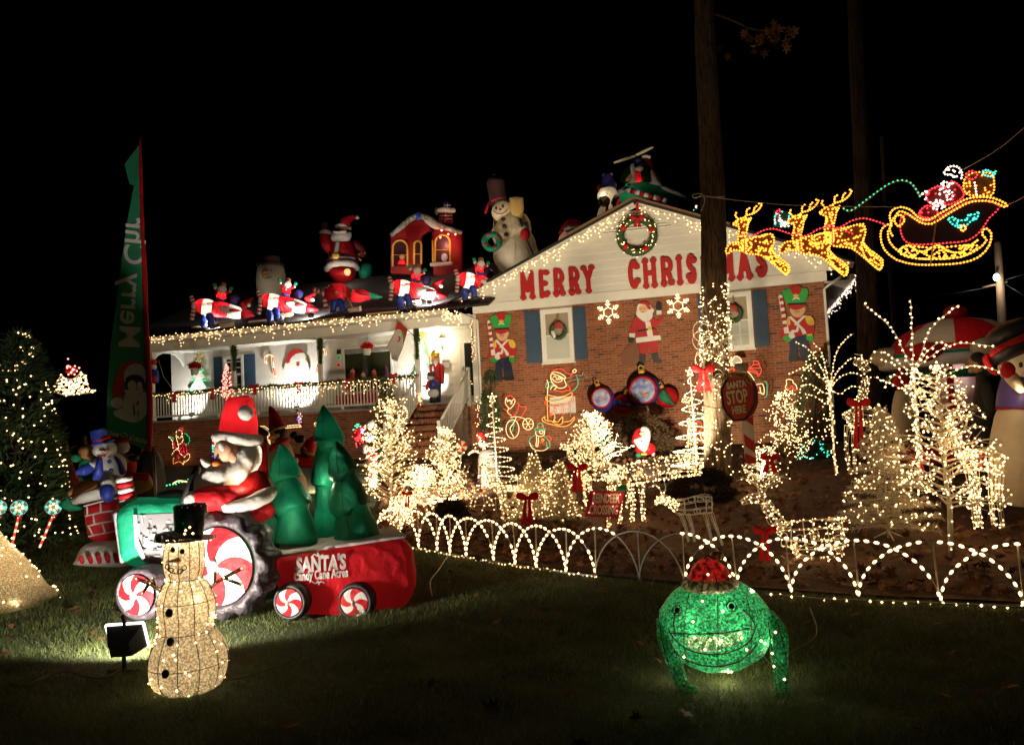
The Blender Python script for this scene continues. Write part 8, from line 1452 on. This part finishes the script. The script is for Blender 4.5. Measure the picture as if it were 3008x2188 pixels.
T.tube('body', [(*u5(640,1700), 62, .05), (*u5(620,1300), 62, .05), (*u5(560,1000), 46, .05), (*u5(540,750), 34, .05), (*u5(530,620), 24, .05)], CRM, 22); T.tube('scarf', [(*u5(400,720), 7, -.1), (*u5(500,640), 9, -.25), (*u5(650,580), 8, -.1)], RED, 10); T.tube('wing', [(*u5(190,400), 8, 0), (*u5(260,450), 10, 0), (*u5(320,480), 8, 0)], MAR, 10, round_ends=True); inner(T, *u5(370,1190), 1.2, -.55)
T = Thing('penguin_slide_inflatable', 'second inflatable penguin lying with a red hat behind the tall tractor tree', 'inflatable', uv=(905,1540), dist=11.4)
T.ell('head', *u5(950,740), 22, 22, MAR, 0); T.tube('hat', [(*u5(960,740), 21, -.02), (*u5(1000,620), 16, -.02), (*u5(1060,520), 5, -.02)], RED, 14); T.tube('hat_brim', [(*u5(880,680), 4, -.2), (*u5(950,780), 5, -.3), (*u5(1080,790), 4, -.2)], TAN, 8); T.tube('body', [(*u5(700,860), 16, .1), (*u5(850,890), 20, .1), (*u5(1050,900), 20, .1)], RED, 14); T.ell('cap', *u5(830,560), 16, 12, BLK, .1); T.ell('cap', *u5(740,500), 12, 11, BLK, .1); T.ell('muff', *u5(770,890), 7, 9, CRM, -.2)
T = HThing('sled_light', 'white rope light sled with coloured gift lights on the brick below the porch', 'rope light', *u5(700,420), -.3); WF = mat('frosted_tube', (.55, .5, .42), .5)
for L in ([(590,370),(700,355),(830,345),(850,380),(720,390),(620,400)], [(220,370),(300,370),(360,420),(370,520),(380,640),(350,600),(330,450)], [(1040,330),(1085,310),(1080,390)]):
    o = T.puff('sled_tube', U5(L), WF, 4, 0., sm=2); T.lights('bulb_string', along([T.p(*u5(*q), -.05) for q in L + L[:1]], .05), .011, WARM, o)
T.lights('coloured_bulbs', [T.p(*u5(820+random.gauss(0, 25), 240+random.gauss(0, 40)), -.05) for _ in range(14)], .016, PINKB); T.lights('blue_bulbs', [T.p(*u5(820+random.gauss(0, 18), 270+random.gauss(0, 30)), -.05) for _ in range(8)], .016, BLUEB); T.lights('green_bulbs', [T.p(*u5(830+random.gauss(0, 25), 220+random.gauss(0, 40)), -.05) for _ in range(6)], .016, GREENB)
T = Thing('elf_lights', 'small teal and red light figure beside the tractor Santa', 'rope light', uv=(628,1320), dist=12.5); T.tube('post', [(628,1400,2),(628,1290,2)], BLACK, 5)
for m_, y0, y1 in ((PINKB, 1293, 1310), (TEALB, 1308, 1335), (BLUEB, 1328, 1345)): T.lights('bulb_string', [T.p(630+random.gauss(0, 4), random.uniform(y0, y1)) for _ in range(12)], .013, m_)
T = Thing('ground_lights', 'short orange and green lit strand on the ground behind the tractor', 'rope light', uv=(520,1425), dist=14); T.rope('strand', [(508,1420),(525,1412),(550,1415)], .012, ROPEW); T.lights('green_bulbs', [T.p(490+i*9, 1428-i*3+random.gauss(0, 3)) for i in range(10)], .014, GREENB)
# candy pole Santa figure left of tallest twig tree
V5 = Zm(1000, 1200, 4.583); v5 = lambda x, y: V5([(x, y)])[0]
T = Thing('toy_soldier_light', 'red and white lit candy figure with coloured ornament bag beside the tallest twig tree', 'light figure', uv=v5(430,1060), dist=13.5)
T.tube('column', [(*v5(420,1060), 14), (*v5(420,600), 17)], PAINTW, 12, sm=False)
for i in range(5): y = 560+i*85; T.tube('stripe', [(*v5(370, y+50), 4, -.1), (*v5(430, y+10), 5, -.14), (*v5(490, y-20), 4, -.1)], PAINTR, 8)
T.ell('head', *v5(395,210), 15, 15, GRY, 0); T.ell('ornament', *v5(380,390), 16, 14, GRY, -.1); T.ell('ornament', *v5(330,540), 11, 14, GRY, -.1); T.puff('bag', V5([(180,300),(240,220),(310,240),(320,330),(300,450),(270,470),(200,390)]), RED, 8, -.05)
T.lights('red_bulbs', [T.p(*v5(250+random.gauss(0, 40), 390+random.gauss(0, 50)), -.15) for _ in range(30)], .012, REDB); T.lights('warm_bulbs', [T.p(*v5(350+random.uniform(-60, 140), random.uniform(220, 440)), -.2) for _ in range(40)] + [T.p(*v5(420+random.gauss(0, 45), random.uniform(520, 1050)), -.2) for _ in range(60)], .0125, WARM); T.lights('blue_bulbs', [T.p(*v5(295+random.gauss(0, 12), 300+random.gauss(0, 18)), -.18) for _ in range(12)] + [T.p(*v5(405+random.gauss(0, 12), 380+random.gauss(0, 15)), -.25) for _ in range(9)], .012, BLUEB); T.lights('green_bulbs', [T.p(*v5(230+random.gauss(0, 35), 250+random.gauss(0, 30)), -.15) for _ in range(16)], .012, GREENB)
T = Thing('lollipop_prop', 'round red and white candy swirl among the short twig tree lights', 'lollipop', uv=v5(1600,720), dist=12.6); c = T.p(*v5(1630,510)); R = 17*T.k
mb = MB()
for i in range(8): a0, a1 = i*math.pi/4, (i+1)*math.pi/4; mb.add([c] + [c + Vector((math.cos(a)*R, 0, math.sin(a)*R)) for a in np.linspace(a0, a1, 4)], [(0,1,2,3,4)], i % 2)
mb.build('candy', [PAINTR, PAINTW], T.o, False); T.tube('stick', [(*v5(1630,590), 1.5), (*v5(1610,800), 1.5)], PAINTW, 6)
# white wire snowman by the spiral tree
T = Thing('mesh_snowman', 'pale mesh snowman with red hat and red dots beside the spiral tree', 'snowman', uv=(1440,1440), dist=13.9); T.tube('body', [(1440,1440,26),(1440,1400,34),(1438,1350,34),(1432,1320,24)], mat('pale_mesh', (.16, .15, .13), .7, transl=.2), 20); T.ell('head', 1418, 1302, 15, 14, mat('pale_mesh', (.45, .43, .38)), 0); T.tube('hat', [(1415,1292,14),(1411,1272,11),(1410,1268,5)], PAINTR, 12)
for u, v in ((1420,1325),(1440,1340),(1448,1350),(1434,1365)): T.ell('dot', u, v, 2.5, 2.5, PAINTR, -.21, 2)
T.lights('bulb_string', [T.p(1415+random.gauss(0, 9), 1305+random.gauss(0, 9), -.12) for _ in range(24)] + [T.p(1438+random.gauss(0, 20), random.uniform(1330, 1430), -.25) for _ in range(20)], .0125, WARM); cage(T, 'arm', [(1412,1330,3),(1392,1325,3),(1375,1335,3)], 3, .05)
# poinsettia and candle rope lights in the twig tree, elf by trunk
T = HThing('poinsettia_light', 'rope light candles with green holly leaves behind the spreading twig tree', 'rope light', *D_([(330,1100)])[0], -1.5)
ropes(T, D_, [('candle', ROPEY, [(275,1000),(280,880),(300,855),(325,880),(330,1000)]), ('candle', ROPEY, [(345,990),(350,930),(400,920),(440,945),(400,950),(360,1010)]), ('leaf', ROPEG, [(300,1110),(240,1060),(235,1120),(260,1145)], 1), ('leaf', ROPEG, [(350,1110),(400,1105),(460,1170),(465,1240),(420,1180)], 1), ('leaf', ROPEG, [(310,1130),(320,1170),(270,1235),(300,1180)], 1), ('berry', ROPER, [(320,1100),(340,1110),(325,1125)], 1)])
T = HThing('elf_candy_light', 'rope light elf with candy cane beside the trunk over the large wire deer', 'rope light', *D_([(1660,1000)])[0], -2.5)
ropes(T, D_, [('hat', ROPEG, [(1600,830),(1640,790),(1700,800),(1720,850),(1660,840)], 1), ('arm', ROPEW, [(1530,860),(1520,910),(1560,935),(1580,880)]), ('coat', ROPEG, [(1600,900),(1580,980),(1620,950)]), ('coat', ROPER, [(1640,880),(1700,920),(1690,1000),(1620,1030),(1640,950)], 1), ('cane', ROPER, [(1690,1000),(1700,1060),(1725,1160),(1710,1185),(1680,1160)]), ('cane', ROPEW, [(1670,1020),(1690,1100),(1715,1150)])])
# ------------------------------------------------------------------ right side inflatables and person
Wz = Zm(2560, 860, 2.578); w1_ = lambda x, y: Wz([(x, y)])[0]
T = Thing('carousel_inflatable', 'large inflatable carousel with red and white domed roof beyond the light trees', 'inflatable', uv=(2800,1330), dist=15.5)
c = T.p(*w1_(640,480)); Rr = 500/2.578*T.k; n = 48; V = []; Fc = []; M_ = []; prof = [(1.0, -.02), (1.02, .06), (.93, .16), (.75, .36), (.5, .5), (.25, .56), (.02, .58)]; prof = [(a, b*1.3) for a, b in prof]; topz = T.p(*w1_(640,190)).z - c.z
for r_, h_ in prof:
    for i in range(n): a = 2*math.pi*i/n; V.append(c + Vector((math.cos(a)*Rr*r_, math.sin(a)*Rr*r_, h_/.754*topz)))
for j in range(len(prof)-1):
    for i in range(n): Fc.append((j*n+i, j*n+(i+1) % n, (j+1)*n+(i+1) % n, (j+1)*n+i)); M_.append(2 if j == 0 else (0 if j == 1 else (i*8//n) % 2))
mb = MB(); mb.v = [tuple(x) for x in V]; mb.f = Fc; mb.m = M_; mb.build('roof', [RED, CRM, DGRN], T.o)
T.ell('top_ball', *w1_(640,150), 33, 24, RED, 0)
for i in range(8):
    a = 2*math.pi*(i+.5)/8; d = Vector((math.cos(a)*Rr*1.0, math.sin(a)*Rr*1.0, 0)); mb = MB(); q = c + d; mb.ell(q + Vector((0, 0, .05)), Rr*.24, Rr*.24, .17, nu=12, nv=8); mb.build('eave_medallion', RED if i % 2 else CRM, T.o)
MB().tube([c + Vector((math.cos(a)*Rr, math.sin(a)*Rr, -.08)) for a in np.linspace(0, 2*math.pi, 40)], .1, 8, cap=False).build('eave_trim', WHT, T.o); MB().tube([c + Vector((math.cos(a)*Rr*.93, math.sin(a)*Rr*.93, -.32)) for a in np.linspace(0, 2*math.pi, 40)], .07, 8, cap=False).build('eave_trim', DGRN, T.o)
zb_ = T.p(*w1_(640,1150)).z; MB().tube([Vector((c.x, 0, zb_)), Vector((c.x, 0, c.z))], Rr*.38, 20).build('core', mat('carousel_core', (.4, .36, .42), .6, var=.5, scale=3, var_col=(.35, .05, .06)), T.o)
for a in np.linspace(0, 2*math.pi, 7)[:-1]: q = c + Vector((math.cos(a+.4)*Rr*.85, math.sin(a+.4)*Rr*.85, 0)); MB().tube([Vector((q.x, q.y, zb_)), q], .05, 8).build('column', WHT if a < 3 else RED, T.o)
MB().tube([Vector((c.x, 0, zb_-.25)), Vector((c.x, 0, zb_))], [Rr, Rr*.98], 30).build('platform', RED, T.o); lamp('canopy_lamp', 'POINT', c + Vector((0, -Rr*.55, -.25)), 6, (1, .82, .62), .1, T.o); lamp('roof_lamp', 'POINT', c + Vector((-.6, -Rr*1.5, .9)), 6, (1, .82, .6), .2, T.o)
T = Thing('snowman_inflatable', 'huge inflatable snowman in a wide black hat and purple vest at the frame edge', 'inflatable', uv=(2985,1480), dist=10.6)
T.tube('body', [(*w1_(1100,1600), 60), (*w1_(1110,1450), 74), (*w1_(1120,1200), 78), (*w1_(1130,950), 66), (*w1_(1130,860), 56)], CRM, 26); T.tube('vest', [(*w1_(1130,880), 64), (*w1_(1140,760), 62), (*w1_(1150,640), 52)], mat('purple_vest', (.06, .03, .2), .5, bump=.2, bscale=9), 22); T.ell('vest_hem', *w1_(1130,870), 66, 7, RED, 0, 66); T.ell('head', *w1_(1140,560), 62, 50, CRM, 0); T.puff('hat_brim', Wz([(870,500),(900,450),(1050,360),(1260,260),(1300,330),(1160,460),(960,545)]), BLK, 46, -.1); T.puff('hat_band', Wz([(900,440),(1000,380),(1260,270),(1260,310),(1000,430),(910,490)]), RED, 30, -.32); T.ell('hat_crown', *w1_(1060,300), 74, 36, BLK, .15, 50, .35); T.tube('arm', [(*w1_(1130,720), 16, -.35), (*w1_(1060,640), 18, -.5)], CRM, 14, round_ends=True); T.ell('mitten', *w1_(1030,585), 19, 23, RED, -.55, 14); T.ell('eye', *w1_(1130,545), 5, 8, BLK, -.5, 4); T.puff('scarf_knot', Wz([(840,490),(880,460),(900,520),(960,620),(900,610),(850,540)]), RED, 8, -.2); inner(T, *w1_(1150,550), 1.2, 0); inner(T, *w1_(1130,1200), 2, 0); inner(T, *w1_(1140,760), 2, -.45)
T = Thing('hooded_inflatable', 'dim inflatable figure in a red hat behind the fronds of the tall light tree', 'inflatable', uv=(2655,1330), dist=14.5)
T.tube('body', [(*w1_(250,1150), 28), (*w1_(240,950), 32), (*w1_(235,820), 26), (*w1_(230,740), 16)], CRM, 16); T.tube('hat', [(*w1_(225,700), 26), (*w1_(210,650), 20), (*w1_(180,620), 8)], RED, 14)
# the person: dark jacket, seen from the side, looking towards the carousel
def person():
    T = Thing('person', 'person in a dark jacket standing in profile before the carousel', 'person', uv=(2880,1440), dist=11.2); f = lambda x, y, dy=0.: T.p(*w1_(x, y), dy)
    J = mat('dark_jacket', (.018, .018, .022), .85, var=.3, scale=6); h_ = f(800, 610)
    ft = Vector((0, 0, .0)); hip = f(850, 1010); sh = f(860, 690); V = []
    # one continuous body: torso, legs and arms grown from a skeleton
    joints = {'pel': hip, 'chest': hip.lerp(sh, .62), 'neck': sh + Vector((-.02, 0, .05)), 'head0': sh + Vector((-.05, 0, .14))}
    me = bpy.data.meshes.new('body'); vs_ = []; es = []; rad = []
    def add(p, r, par=None):
        vs_.append(tuple(p)); rad.append(r)
        if par is not None: es.append((par, len(vs_)-1))
        return len(vs_)-1
    g0 = gz(T.loc.x, T.loc.y) - T.loc.z
    a = add(hip, (.17, .14)); b = add(hip.lerp(sh, .5), (.18, .14), a); c_ = add(hip.lerp(sh, .88), (.19, .13), b); d_ = add(sh + Vector((-.02, 0, .06)), (.07, .07), c_); e_ = add(sh + Vector((-.05, 0, .15)), (.06, .06), d_)
    for sg in (-1, 1):
        k_ = add(hip + Vector((-.02, sg*.1, -.08)), (.1, .1), a); kn = add(Vector((hip.x-.04, sg*.11, g0 + .48)), (.075, .075), k_); an = add(Vector((hip.x+.02, sg*.12, g0 + .09)), (.05, .05), kn); add(Vector((hip.x-.16, sg*.13, g0 + .045)), (.04, .035), an)
        s0 = add(sh + Vector((0, sg*.17, -.04)), (.075, .075), c_); el = add(sh + Vector((.04, sg*.24, -.32)), (.06, .06), s0); wr = add(sh + Vector((-.14, sg*.2, -.5)), (.042, .042), el)
        pm = add(sh + Vector((-.2, sg*.19, -.52)), (.035, .02), wr)
        for i, (dx, dz, L) in enumerate(((.0, .03, .07), (-.01, .012, .08), (-.01, -.006, .075), (-.005, -.022, .06))): t0 = add(sh + Vector((-.24+dx, sg*.185, -.52+dz)), (.009, .009), pm); add(sh + Vector((-.24+dx-L*.6, sg*.17, -.535+dz)), (.008, .008), t0)
        add(sh + Vector((-.2, sg*.15, -.47)), (.01, .01), pm)
    me.from_pydata(vs_, es, []); o = bpy.data.objects.new('body', me); COL.objects.link(o); o.parent = T.o; me.materials.append(J)
    sk = o.modifiers.new('skin', 'SKIN'); 
    for v_, r_ in zip(me.skin_vertices[0].data if me.skin_vertices else [], rad): v_.radius = r_
    if not me.skin_vertices:
        bm = bmesh.new(); bm.from_mesh(me); ly = bm.verts.layers.skin.verify()
        for v_, r_ in zip(bm.verts, rad): v_[ly].radius = r_
        bm.verts.ensure_lookup_table(); bm.verts[0][ly].use_root = True; bm.to_mesh(me); bm.free()
    sb = o.modifiers.new('sub', 'SUBSURF'); sb.levels = 1; sb.render_levels = 2
    SK = mat('skin', (.45, .25, .16), .6, var=.1); hc = sh + Vector((-.07, 0, .26))
    hd = MB().ell(hc, .095, .075, .12, Matrix.Rotation(.12, 3, 'Y'), 20, 14).tube([hc + Vector((-.085, 0, .01)), hc + Vector((-.118, 0, -.012)), hc + Vector((-.088, 0, -.025))], [.012, .014, .006], 8).ell(hc + Vector((-.06, 0, -.085)), .04, .04, .035, None, 12, 8).build('head', SK, T.o)
    MB().ell(hc + Vector((.02, 0, .035)), .095, .085, .105, None, 16, 10).build('hair', mat('dark_hair', (.015, .012, .01), .8), hd)
    for sg in (-1, 1): MB().ell(hc + Vector((.0, sg*.074, -.01)), .018, .01, .028).build('ear', SK, hd); MB().ell(hc + Vector((-.083, sg*.03, .012)), .008, .01, .007).build('eye', PAINTK, hd)
    MB().ell(hc + Vector((-.088, 0, -.055)), .012, .022, .005).build('mouth', mat('lip', (.3, .1, .08), .6), hd)
person()
# glow lamps that stand for the strings' own light
def glow(objname_label, pts, power, col=(1, .68, .34)):
    pass
